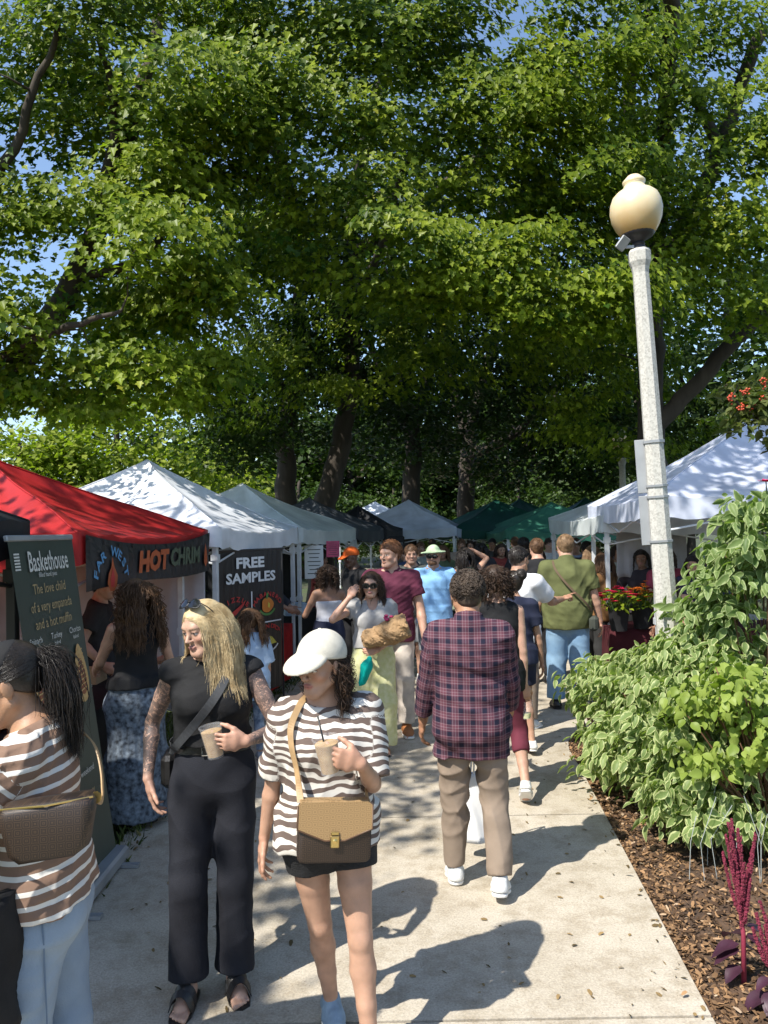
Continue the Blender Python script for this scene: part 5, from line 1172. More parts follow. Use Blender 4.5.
def tattoo(o):
    m = M_skin.copy(); m.name = 'tattooed_skin'; n = m.node_tree.nodes; l = m.node_tree.links; b = n['Principled BSDF']; src = b.inputs['Base Color'].links[0].from_socket
    tc = n.new('ShaderNodeTexCoord'); nz = n.new('ShaderNodeTexNoise'); nz.inputs['Scale'].default_value = 26; nz.inputs['Detail'].default_value = 3; nz.inputs['Distortion'].default_value = 2.2; l.new(tc.outputs['Object'], nz.inputs['Vector'])
    v = n.new('ShaderNodeTexVoronoi'); v.feature = 'DISTANCE_TO_EDGE'; v.inputs['Scale'].default_value = 34; l.new(nz.outputs['Color'], v.inputs['Vector']); v.inputs['Scale'].default_value = 5
    r1 = n.new('ShaderNodeValToRGB'); r1.color_ramp.elements[0].position = .44; r1.color_ramp.elements[1].position = .50; l.new(nz.outputs['Fac'], r1.inputs[0])
    r2 = n.new('ShaderNodeValToRGB'); r2.color_ramp.elements[0].position = .04; r2.color_ramp.elements[0].color = (1, 1, 1, 1); r2.color_ramp.elements[1].position = .1; r2.color_ramp.elements[1].color = (0, 0, 0, 1); l.new(v.outputs['Distance'], r2.inputs[0])
    mx = n.new('ShaderNodeMath'); mx.operation = 'MAXIMUM'; ml = n.new('ShaderNodeMath'); ml.operation = 'MULTIPLY'; ml.inputs[1].default_value = .75; l.new(r1.outputs[0], ml.inputs[0]); l.new(ml.outputs[0], mx.inputs[0]); l.new(r2.outputs[0], mx.inputs[1])
    a = n.new('ShaderNodeAttribute'); a.attribute_name = 'arm'; m2 = n.new('ShaderNodeMath'); m2.operation = 'MULTIPLY'; l.new(mx.outputs[0], m2.inputs[0]); l.new(a.outputs['Fac'], m2.inputs[1]); m3 = n.new('ShaderNodeMath'); m3.operation = 'MULTIPLY'; m3.inputs[1].default_value = .92; l.new(m2.outputs[0], m3.inputs[0])
    mc = n.new('ShaderNodeMix'); mc.data_type = 'RGBA'; l.new(m3.outputs[0], mc.inputs[0]); l.new(src, mc.inputs[6]); mc.inputs[7].default_value = (.05, .05, .055, 1); l.new(mc.outputs[2], b.inputs['Base Color'])
    o.data.materials[0] = m
PEOPLE = {}

# ================================================================== man in the plaid shirt, walking away
b = (.45, 4.2); h = R(-6)
J = person(b, h, shw=.91, label='man seen from behind in a red and navy plaid shirt and beige trousers', H=1.70, male=True, skin=(.36, .19, .11), res=.0085, hres=.006, hyaw=R(14), hpitch=R(-4), face=True, fat=.94,
           lf=(-.10, .10), rf=(.135, -.10), fpitch=(0, -12), lift=(.0, .035), fyaw=(-6, 6), lh=(-.27, .16, .86), rh=(.22, .24, .90), lpole=(-.4, -.9, -.1), rpole=(.5, -.8, -.1), rpose='grip')
PEOPLE['plaid'] = J
bottoms(J, M_beige, waist=.05, length=1.96, thick=.012, wide=(.090, .066, .058), amp=.012, seed=6, fx=(15, 15, 9))
top(J, plaid_mat(), hem=-.20, sleeve=1.78, thick=.013, loose=.010, amp=.013, neck='crew', seed=4, sl_r=.009, collar=True, fx=(12, 12, 16))
shoes(J, M_shoe_w, M_sole_w)
short_hair(J, H_curl, grow=.007, line=.045, back=-.085, curls=1100, seed=3)
# ================================================================== blond woman in black
b = (-.765, 3.38); h = R(188); pn = w2l(h, (-.35, .93, .1)); fd = w2l(h, (-.93, -.35, .05))
J = person(b, h, 'blond woman in a black sleeveless top and wide black jeans holding an iced coffee', H=1.655, skin=(.47, .285, .205), res=.0075, hres=.0042, fat=.93, hyaw=R(-43), hpitch=R(-13), hroll=R(4), bust=1.0, shw=1.06,
           lf=(-.085, .05), rf=(.10, .12), fyaw=(-14, 12), rh=pt(b, h, 148, 778, 3.33), rpole=(.4, -1, 0), rhd=w2l(h, (.18, -.1, -1)), rpn=w2l(h, (.9, .35, .1)), rpose='relax', lh=pt(b, h, 247, 741, 3.13), lpole=(-.75, -.4, -.8), lhd=fd, lpn=pn, lpose='loose', hairline=True, lips=(.38, .17, .15), brow=(.24, .16, .09))
PEOPLE['blond'] = J
bottoms(J, M_dknavy, waist=.150, length=1.95, thick=.010, wide=(.090, .072, .088), amp=.010, seed=9, name='jeans', fx=(11, 11, 5))
top(J, M_blackcloth, hem=.155, sleeve=.04, thick=.012, loose=.006, amp=.006, neck='high', seed=8, sl_r=.002, name='top')
bl, bn = [], []
ang = np.linspace(0, 2 * math.pi, 49)
P_, N_ = hug(J, [J['S'](.19 * math.sin(a), .16 * math.cos(a), .135) for a in ang[::4]], [J['bot']], .002, 60)
for it in range(30):
    d = J['bot'].at(P_); P_ = P_ - N_ * np.clip(d - .003, 0, .02)[:, None]
mb = MB(); mb.ribbon(P_, .034, .004, N_); mb.build('belt', M_leath_k, J['root'])
mb = MB(); c = P_[np.argmax((P_ @ J['TM'])[:, 1])]; mb.tube([c + J['TM'] @ V3(x, .006, z) for x, z in ((-.02, -.018), (.02, -.018), (.02, .018), (-.02, .018), (-.02, -.018))], .003, 6); mb.build('buckle', M_metal, J['root'].children[-1])

J['avoid'] = [J['top']]
long_hair(J, H_blond, n=5200, length=(.28, .47), seed=5, wave=.02, r0=.00085, grow=.008, line=.066, out=.004, ylim=.030, part_x=.012, flow=(.62, -.62, -.5))
tattoo(J['bodyobj'])
glasses(J, up=R(50), dz=.050, dy=-.020)
# sandals with two broad straps
def sandal(J):
    for i in (0, 1):
        P = J['fP'][i]; f = J['legs'][i]; mb = MB(); sg = -1 if i == 0 else 1
        out = [(.0, -.075), (.03, -.06), (.036, -.01), (.044, .06), (.046, .11), (.034, .155), (.0, .172), (-.034, .155), (-.046, .11), (-.044, .06), (-.036, -.01), (-.03, -.06)]
        V = [P(x, y, -.0685) for x, y in out] + [P(x, y, -.082) for x, y in out]; n_ = len(out); mb.add(V, [tuple(range(n_)), tuple(range(2 * n_ - 1, n_ - 1, -1))] + [(q, q + n_, (q + 1) % n_ + n_, (q + 1) % n_) for q in range(n_)])
        so = mb.build('sandal', M_leath_k, J['root'])
        for y0, w_ in ((.06, .034), (.105, .032)):
            pts = [P(.045 * math.cos(a), y0, -.062 + .075 * math.sin(a)) for a in np.linspace(math.pi * .98, .06, 9)]
            Pp, Nn = hug(J, pts, [f], .003, 24); st = MB(); st.ribbon(Pp, w_, .004, Nn); st.build('strap', M_leath_k, so)
sandal(J)
# ================================================================== woman in the cap
b = (-.235, 2.95); h = R(190); pn = w2l(h, (-.35, .93, .1)); fd = w2l(h, (-.9, -.25, .30))
J = person(b, h, 'woman in a cream cap and brown zebra stripe top carrying an iced drink', H=1.545, skin=(.42, .245, .165), res=.007, hres=.0042, hyaw=R(-47), hpitch=R(-7), fat=1.02, lf=(-.14, .17), rf=(-.02, -.16), fyaw=(4, -4), fpitch=(0, -6), lift=(0, .02),
           rh=pt(b, h, 264, 838, 2.98), rpole=(.3, -1, 0), lh=pt(b, h, 362, 764, 2.68), lpole=(-.25, -.35, -1), lhd=fd, lpn=pn, lpose='loose', lips=(.36, .13, .11), brow=(.03, .02, .015))
PEOPLE['cap'] = J
Z_ = band_mat('zebra_jersey', [(0, (.62, .58, .52)), (.50, (.125, .09, .075))], vec='pat2', axis=1, period=.034, warp=.12, wscale=6.5)
bottoms(J, mat('frayed_black_denim', (.010, .010, .011), .9, var=.4, scale=30, bump=.5, bscale=120), waist=.06, length=.34, thick=.012, wide=(.098, .092, .09), amp=.004, seed=12, name='shorts')
top(J, Z_, hem=-.075, sleeve=.92, thick=.014, loose=.017, amp=.013, neck='boat', seed=13, sl_r=.013, fx=(11, 11, 12), name='striped_top')
shoes(J, M_shoe_bl, M_sole_w)
P = hp(J); hs = J['hs']; HM = J['HM']; J['avoid'] = [J['top']]
long_hair(J, H_dkbr, n=1700, length=(.15, .23), seed=15, wave=.06, r0=.0013, grow=.008, line=.04, out=.006, ylim=.015, phlo=-.8, zmax=.034, flow=(.5, -.5, -.7))
M_cap = mat('cream_corduroy', (.54, .505, .425), .9, var=.08, scale=40, bump=.2, bscale=260, spec=.2)
f = Fld([np.arange(q[0], q[1], .0036) for q in zip(J['hc'] - .22, J['hc'] + .22)])
f.add(el(P(0, -.016, .040), np.array([.0745, .0955, .083]) * hs + .018, HM)); f.cut(plane_cut(P(0, 0, .030), HM @ V3(0, .22, -1)), .004)
br = Fld(f.ax); br.add(el(P(0, .085, .030), np.array([.088, .098, .036]) * hs, HM @ rotx(R(-16)))); br.sub(el(P(0, .085, .015), np.array([.088, .098, .036]) * hs, HM @ rotx(R(-16))), .002); br.cut(plane_cut(P(0, .045, 0), HM @ V3(0, -1, 0)), .004); f.merge(br, .006)
f.add(el(P(0, -.016, .143), np.array([.008, .008, .005]), HM), .004)
part(J, 'cap', f, M_cap)
mb = MB(); mb.lathe([(.002, -.006), (.006, -.004), (.007, .002), (.003, .007)], P(.083, -.002, -.045), n=10); mb.build('earring', M_gold, J['root'], smooth=True)
# ================================================================== ponytail woman at the left edge
b = (-1.035, 2.32); h = R(97)
J = person(b, h, 'woman with a black ponytail and headband in a brown striped shirt and light jeans', H=1.63, fat=.92, skin=(.36, .20, .12), res=.007, hres=.0045, hyaw=R(10), hpitch=R(-16), lean=R(4), lf=(-.10, .05), rf=(.10, -.10), lh=(-.16, .44, 1.10), lpole=(-.7, .1, -1), rh=(.14, .40, 1.12), rpole=(.6, -.1, -1), lpose='grip', rpose='grip')
PEOPLE['pony'] = J
bottoms(J, M_ltden, waist=.09, length=1.93, thick=.011, wide=(.100, .082, .085), amp=.010, seed=16, name='jeans', fx=(9, 9, 14))
S_ = band_mat('striped_knit', [(0, (.62, .59, .54)), (.34, (.20, .125, .088)), (.42, (.20, .125, .088))], axis=1, period=.038)
top(J, S_, hem=.0, sleeve=1.95, thick=.013, loose=.014, amp=.011, neck='crew', seed=17, sl_r=.016, name='striped_shirt')
M_stitch = mat('denim_stitching', (.10, .15, .22), .8)
rl_ = np.array(J['root'].location); mb = MB()
for pl in [((40, 905), (43, 960), (46, 1010), (47, 1060))]:
    Pp, Nn = hug(J, [np.array(at(x, y, 2.14)) - rl_ for x, y in pl], [J['bot']], .0005, 40); mb.ribbon(Pp, .004, .0015, Nn)
mb.build('seam', M_stitch, J['root'].children[1])
P = hp(J); HM = J['HM']; hs = J['hs']; r = np.random.default_rng(18)
a_, b_ = np.array([0, .085, .055]), np.array([0, -.07, -.06]); n_ = nrm(np.array([0, -(b_ - a_)[2], (b_ - a_)[1]])); n_ = n_ if n_[2] < 0 else -n_
tie = P(0, -.118, .045); K = 1600; u = r.uniform(0, 2 * np.pi, K); ph = np.arccos(r.uniform(-.25, 1, K)); d = np.stack([np.sin(ph) * np.cos(u), np.sin(ph) * np.sin(u), np.cos(ph)], -1); loc = np.array([0, -.016, .034]) + d * (np.array([.0745, .0955, .083]) + .010); ok = ((loc - a_) @ n_ < -.006) & (loc[:, 1] > -.09); loc = loc[ok]; tl_ = (tie - J['hc']) @ HM / hs
t_ = np.linspace(0, 1, 12)[None, :, None]; pth = loc[:, None] * (1 - t_) + tl_[None, None] * t_; c0 = np.array([0, -.016, .034]); q = pth - c0; sc = np.sqrt(((q / (np.array([.0745, .0955, .083]) + .0125)) ** 2).sum(-1, keepdims=True)); okp = sc.min((1, 2)) > .45; pth = np.where(sc < 1, c0 + q / sc, pth)[okp]; back = J['hc'] + (pth * hs) @ HM.T
J['avoid'] = [J['top']]; K2 = 2800; rt = tie + r.normal(0, .011, (K2, 3)); dr = np.tile(HM @ V3(0, -.75, .05), (K2, 1)) + r.normal(0, .22, (K2, 3)); tail = fall(J, rt, dr, r.uniform(.22, .37, K2), r, wave=.03, out=.012, npts=12, grav=1.25)
hair_part(J, [cap_prim(J, .009), el(P(0, -.05, -.015), np.array([.066, .05, .058]) * hs, HM), el(tie, (.022, .022, .022))], np.concatenate([back, tail]), H_black, r0=.0011, cut=[plane_cut(P(*a_), HM @ n_)], amp=.003)
f = Fld([np.arange(q[0], q[1], .006) for q in zip(J['hc'] - .17, J['hc'] + .17)]); f.add(cap_prim(J, .0145)); nn = nrm(V3(0, .72, .69)); f.cut(plane_cut(P(0, .052, .055), HM @ nn)); f.cut(plane_cut(P(0, .018, .022), -(HM @ nn))); part(J, 'headband', f, M_blackcloth)
# ================================================================== people further along the path
def mcol(name, c, rough=.85, var=.28, scale=7): return mat(name, c, rough, var=var, scale=scale, bump=.15, bscale=160, spec=.22)
M_maroon = mcol('maroon_pique', (.10, .022, .042)); M_greyt = mcol('grey_jersey', (.36, .35, .34)); M_lime = mat('yellow_green_print', (.50, .50, .22), .85, var=.3, scale=26, col2=(.62, .60, .36), bump=.1)
M_cream = mcol('cream_chino', (.52, .46, .40)); M_tube = mcol('white_tube_top', (.62, .62, .66)); M_navy = mcol('navy_cotton', (.022, .026, .05)); M_orange = mcol('orange_cap_cloth', (.62, .11, .02))
M_dark = mcol('dark_cotton', (.018, .018, .02)); M_sky = mcol('light_blue_pique', (.22, .42, .68)); M_char = mcol('charcoal_cotton', (.06, .065, .06)); M_greyshort = mcol('grey_twill', (.20, .21, .22)); M_mint = mcol('pale_green_hat_cloth', (.36, .46, .30))
M_white = mcol('white_cotton', (.68, .68, .70), var=.06); M_olive = mcol('olive_pique', (.105, .115, .045)); M_maroonleg = mcol('burgundy_leggings', (.12, .025, .04)); M_blk_hem = mcol('brown_jacket_cloth', (.11, .06, .03)); M_peach = mcol('peach_cotton', (.60, .34, .22))
M_pattern = mat('printed_skirt', (.012, .016, .024), .85, var=.9, scale=34, col2=(.17, .21, .26), detail=4, bump=.1); M_palebl = mcol('pale_blue_cotton', (.40, .52, .68)); M_leaf_print = mat('blue_print_leggings', (.06, .09, .15), .85, var=.8, scale=22, col2=(.36, .42, .48)); M_teal = mcol('teal_cloth', (.0, .32, .27), var=.25)
SK_L, SK_M, SK_T, SK_D = (.46, .27, .19), (.38, .215, .14), (.30, .165, .105), (.13, .07, .045)
# curly-haired customer at the red tent
b = (-1.70, 5.25); h = R(38)
J = person(b, h, 'woman with long curly brown hair and a black tank top at the red tent', H=1.63, skin=SK_L, res=.010, hres=.008, hyaw=R(18), lf=(-.09, .02), rf=(.09, -.02), rh=(.24, .30, 1.02), rpole=(.5, -.6, -.8), lh=(-.16, .36, 1.0), lpole=(-.5, -.6, -.8))
PEOPLE['curl'] = J
skirt(J, M_pattern, waist=.10, rings=((1.0, .13, .10, 0, 0), (.80, .185, .145, 0, 0), (.4, .20, .17, 0, 0), (.06, .22, .19, 0, 0)), amp=.014, seed=31)
top(J, M_blackcloth, hem=.04, sleeve=None, thick=.008, neck='scoop', amp=.003, seed=30, name='tank_top', attrs=False)
shoes(J, M_leath_k, M_sole_k, style='flat')
J['avoid'] = [J['top']]; long_hair(J, H_brown, n=1300, length=(.36, .52), seed=32, wave=.09, r0=.0024, grow=.014, line=.05, out=.014, ylim=.05, flow=(.7, -.5, -.3))
# child at the free samples banner
b = (-1.17, 6.65); h = R(25)
J = person(b, h, 'child with loose brown hair in a pale blue shirt by the free samples banner', H=1.26, skin=SK_L, res=.010, hres=.008, shw=.86, bust=0, lf=(-.08, .0), rf=(.09, -.04))
bottoms(J, M_leaf_print, length=1.9, thick=.008, name='leggings'); top(J, M_palebl, hem=-.22, sleeve=.95, thick=.012, loose=.03, amp=.006, seed=34, sl_r=.02, name='shirt', attrs=False); shoes(J, mcol('grey_sneaker', (.26, .28, .30)), M_sole_w)
J['avoid'] = [J['top']]; long_hair(J, H_brown, n=700, length=(.24, .34), seed=35, wave=.04, r0=.0026, grow=.012, line=.05, out=.012, ylim=.05)
# woman with the paper-wrapped bouquet
b = (-.12, 6.8); h = R(184)
J = person(b, h, 'woman lifting her sunglasses in a grey top and yellow-green trousers with a paper bag', H=1.575, skin=SK_L, res=.009, hres=.006, hyaw=R(-12), hpitch=R(-3), lf=(-.09, .03), rf=(.08, -.10), rh=pt(b, h, 349, 598, 6.62), rpole=(.8, .0, -1), rhd=w2l(h, (.55, .1, .8)), rpn=w2l(h, (.5, .8, 0)), rpose='loose', lh=pt(b, h, 378, 650, 6.56), lpole=(-.7, -.4, -1), lhd=w2l(h, (-.95, -.2, -.1)), lpn=w2l(h, (-.1, .9, -.2)), lpose='grip')
PEOPLE['bouquet'] = J
bottoms(J, M_lime, waist=.12, length=1.95, thick=.012, wide=(.115, .120, .125), amp=.010, seed=36, name='wide_trousers', fx=(10, 10, 5)); top(J, M_greyt, hem=.08, sleeve=.42, thick=.012, loose=.012, amp=.011, seed=37, sl_r=.012, name='t_shirt', attrs=False, neck='v'); shoes(J, M_leath_br, M_sole_k, style='flat')
J['avoid'] = [J['top']]; long_hair(J, H_dkbr, n=800, length=(.26, .36), seed=38, wave=.03, r0=.0022, grow=.008, line=.062, out=.008, ylim=.03, flow=(.6, -.6, -.5)); glasses(J, w=.036, hgt=.026)
# man in the maroon polo
b = (.06, 7.45); h = R(182)
J = person(b, h, 'tall man in a maroon polo shirt and cream trousers looking to one side', H=1.83, male=True, skin=SK_L, res=.010, hres=.007, hyaw=R(-42), lf=(-.11, .08), rf=(.10, -.08), lh=(-.30, .12, .93), rh=(.30, .0, .86), lpole=(-.4, -1, 0), brow=(.12, .06, .03))
bottoms(J, M_cream, length=1.93, thick=.012, wide=(.096, .078, .068), amp=.007, seed=40, fx=(15, 15, 9)); top(J, M_maroon, hem=-.10, sleeve=.55, thick=.014, loose=.018, amp=.011, seed=41, sl_r=.014, collar=True, name='polo_shirt', attrs=False); shoes(J, M_leath_br, M_sole_w); short_hair(J, H_red, grow=.016, line=.06, back=-.05, curls=260, seed=42)
# customer in the tube top
b = (-.64, 8.6); h = R(22)
J = person(b, h, 'woman seen from behind in a white strapless top and navy trousers', H=1.55, skin=SK_T, res=.011, hres=.009, rh=(.2, .25, 1.0), lh=(-.2, .26, 1.0), rpole=(.6, -.6, -.8), lpole=(-.6, -.6, -.8))
bottoms(J, M_navy, waist=.13, length=1.93, thick=.012, wide=(.11, .11, .11), name='wide_trousers'); top(J, M_tube, hem=.11, sleeve=None, thick=.008, neck='tube', amp=.003, name='tube_top', attrs=False); shoes(J, M_leath_k, M_sole_k, style='flat')
J['avoid'] = [J['top']]; long_hair(J, H_dkbr, n=600, length=(.18, .26), seed=44, wave=.07, r0=.003, grow=.02, line=.05, out=.014, ylim=.05)
def baseball_cap(J, m, name='cap'):
    P = hp(J); HM, hs = J['HM'], J['hs']; f = Fld([np.arange(q[0], q[1], .008) for q in zip(J['hc'] - .22, J['hc'] + .22)]); f.add(el(P(0, -.016, .040), np.array([.0745, .0955, .083]) * hs + .016, HM)); f.cut(plane_cut(P(0, 0, .030), HM @ V3(0, .22, -1)), .004)
    br = Fld(f.ax); br.add(el(P(0, .09, .036), np.array([.075, .095, .014]) * hs, HM @ rotx(R(-14)))); f.merge(br, .006); return part(J, name, f, m)
def hatted(J, m, name='bucket_hat', brim=.15, drop=.35):
    P = hp(J); HM, hs = J['HM'], J['hs']; f = Fld([np.arange(q[0], q[1], .008) for q in zip(J['hc'] - .26, J['hc'] + .26)]); f.add(el(P(0, -.012, .050), np.array([.084, .104, .085]) * hs, HM)); f.cut(plane_cut(P(0, 0, .045), HM @ V3(0, .1, -1)))
    f.add(el(P(0, 0, .045), np.array([brim, brim * 1.1, .016]) * hs, HM @ roty(.05)), .02); f.warp(.006, 3, (16, 16, 3)); return part(J, name, f, m)
b = (-.40, 9.9); h = R(125)
J = person(b, h, 'man in an orange cap and dark shirt standing inside the stall', H=1.72, male=True, skin=SK_D, res=.012, hres=.009, hpitch=R(-12)); bottoms(J, M_dark, length=1.95, name='trousers'); top(J, M_dark, sleeve=.6, loose=.01, sl_r=.01, name='t_shirt', attrs=False); shoes(J, M_shoe_w, M_sole_w); baseball_cap(J, M_orange)
# man in the light blue polo and hat
b = (.58, 9.2); h = R(176)
J = person(b, h, 'bearded man in a light blue polo shirt and pale green bucket hat', H=1.74, male=True, skin=SK_L, res=.010, hres=.007, hyaw=R(-8), rh=(.28, .12, .9), lh=(-.3, .1, .88)); PEOPLE['hat'] = J
bottoms(J, M_greyshort, length=.95, thick=.012, wide=(.1, .095, .09), name='shorts'); top(J, M_sky, hem=-.10, sleeve=.55, thick=.014, loose=.02, amp=.011, seed=47, sl_r=.014, collar=True, name='polo_shirt', attrs=False); shoes(J, M_shoe_w, M_sole_w); hatted(J, M_mint); glasses(J, w=.034, hgt=.022)
P = hp(J); hair_part(J, [el(P(0, .052, -.078), np.array([.052, .052, .045]) * J['hs'], J['HM'])], None, H_brown, cut=[plane_cut(P(0, .06, -.052), J['HM'] @ V3(0, .1, 1))], name='beard')
b = (.34, 9.95); h = R(165)
J = person(b, h, 'man in a charcoal t-shirt half hidden behind the bearded man', H=1.74, male=True, skin=SK_L, res=.012, hres=.01, rh=(.42, .32, 1.05), rpole=(.6, -.5, -.8), hyaw=R(20)); bottoms(J, M_greyshort, length=.95, wide=(.1, .095, .09), name='shorts'); top(J, M_char, sleeve=.6, loose=.02, sl_r=.014, name='t_shirt', attrs=False); shoes(J, M_shoe_w, M_sole_w); short_hair(J, H_brown, grow=.012)
# woman with a raised arm
b = (1.08, 10.4); h = R(20)
J = person(b, h, 'dark-haired woman in an olive vest raising one arm to her head', H=1.69, skin=SK_L, res=.011, hres=.009, rh=(.16, .10, 1.66), rpole=(1, .2, .1), rhd=(-.9, .1, .2)); bottoms(J, M_dark, length=1.95, name='trousers'); top(J, mcol('sage_vest', (.20, .23, .16)), hem=-.06, sleeve=None, thick=.01, neck='scoop', name='vest', attrs=False); shoes(J, M_shoe_w, M_sole_w)
J['avoid'] = [J['top']]; long_hair(J, H_black, n=500, length=(.3, .4), seed=52, r0=.003, grow=.014, line=.05, out=.012, ylim=.05)
# man in white, pointing
b = (1.30, 7.55); h = R(-38)
J = person(b, h, 'man in a white t-shirt pointing ahead with his arm stretched out', H=1.755, male=True, skin=SK_M, res=.010, hres=.007, hyaw=R(-12), rh=pt(b, h, 562, 599, 7.75), rpole=(.3, -.3, -1), rhd=w2l(h, (.9, .25, .28)), rpn=w2l(h, (.1, .3, -1)), rpose='point'); PEOPLE['point'] = J
bottoms(J, M_beige, length=1.93, wide=(.098, .08, .07), name='trousers'); top(J, M_white, hem=-.12, sleeve=.75, thick=.014, loose=.022, amp=.011, sl_r=.018, seed=54, name='t_shirt', attrs=False); shoes(J, M_shoe_w, M_sole_w); short_hair(J, H_black, grow=.009, line=.055, back=-.04)
# woman with a bun
b = (1.12, 6.75); h = R(8)
J = person(b, h, 'woman with a black bun and navy t-shirt glancing sideways', H=1.56, skin=SK_M, res=.009, hres=.0065, hyaw=R(52), rh=(.26, .02, .72), lf=(-.09, .10), rf=(.11, -.12), fpitch=(0, -14), lift=(0, .03)); PEOPLE['bun'] = J
bottoms(J, M_navy, length=.62, wide=(.102, .098, .09), name='shorts'); top(J, M_navy, hem=-.08, sleeve=.62, thick=.012, loose=.018, amp=.010, sl_r=.014, seed=56, name='t_shirt', attrs=False); shoes(J, M_shoe_w, M_sole_w); P = hp(J)
r = np.random.default_rng(57); d = r.normal(0, 1, (260, 3)); d /= np.linalg.norm(d, axis=1, keepdims=True); e1 = np.cross(d, r.normal(0, 1, (260, 3))); e1 /= np.linalg.norm(e1, axis=1, keepdims=True); an = np.linspace(-.7, .7, 8)[None, :, None]; bun = P(0, -.10, .085) + .050 * (np.cos(an) * d[:, None] + np.sin(an) * e1[:, None])
hair_part(J, [cap_prim(J, .008), el(P(0, -.05, -.015), np.array([.066, .05, .058]) * J['hs'], J['HM']), el(P(0, -.10, .085), np.array([.05, .045, .048]))], bun, H_black, r0=.003, cut=[plane_cut(P(0, .085, .05), J['HM'] @ nrm(V3(0, .72, -.86))), plane_cut(P(0, .086, 0), J['HM'] @ V3(0, 1, -.3))]); glasses(J, w=.034, hgt=.022)
# woman in a black vest with a cup, mostly behind the plaid shirt
b = (.80, 5.62); h = R(-2)
J = person(b, h, 'woman in a black vest and burgundy leggings carrying a clear cup by its rim', H=1.66, skin=SK_L, res=.009, hres=.0065, hyaw=R(-5), rh=pt(b, h, 526, 699, 5.55), rpole=(.3, -1, 0), rhd=(.12, .1, -1), rpn=w2l(h, (-.25, .9, .1)), rpose='loose', lf=(-.06, .14), rf=(.17, -.16), fpitch=(0, -38), lift=(0, .07), lh=(-.2, .25, .95)); PEOPLE['vest'] = J
bottoms(J, M_maroonleg, length=1.42, thick=.009, wide=(.085, .062, .052), name='leggings'); top(J, M_blackcloth, hem=-.12, sleeve=None, thick=.012, loose=.014, neck='scoop', seed=59, name='vest', attrs=False); shoes(J, M_shoe_w, M_sole_w)
J['avoid'] = [J['top']]; long_hair(J, H_dkbr, n=500, length=(.16, .24), seed=60, wave=.09, r0=.003, grow=.02, line=.05, out=.012, ylim=.04)
# man in the olive polo
b = (1.95, 8.3); h = R(-6)
J = person(b, h, 'large man seen from behind in an olive polo shirt and blue jeans', H=1.86, male=True, skin=SK_L, res=.010, hres=.007, fat=1.24, hyaw=R(6), lf=(-.12, .03), rf=(.12, -.05), lh=(-.34, .10, .92), rh=(.36, .06, .90)); PEOPLE['olive'] = J
bottoms(J, M_blden, waist=.12, length=1.95, thick=.013, wide=(.115, .095, .085), amp=.007, seed=62, fx=(13, 13, 9), name='jeans'); top(J, M_olive, hem=-.13, sleeve=.72, thick=.016, loose=.035, amp=.011, seed=63, sl_r=.020, collar=True, name='polo_shirt', attrs=False); shoes(J, M_leath_k, M_sole_k); short_hair(J, H_lbrown, grow=.012, line=.045, back=-.07)
b = (1.92, 9.7); h = R(5)
J = person(b, h, 'broad man seen from behind in a black t-shirt', H=1.80, male=True, skin=SK_L, res=.012, hres=.009, fat=1.12); bottoms(J, M_dark, length=1.95, name='trousers'); top(J, M_dark, sleeve=.7, loose=.03, sl_r=.02, name='t_shirt', attrs=False); shoes(J, M_leath_k, M_sole_k); short_hair(J, H_brown, grow=.011)
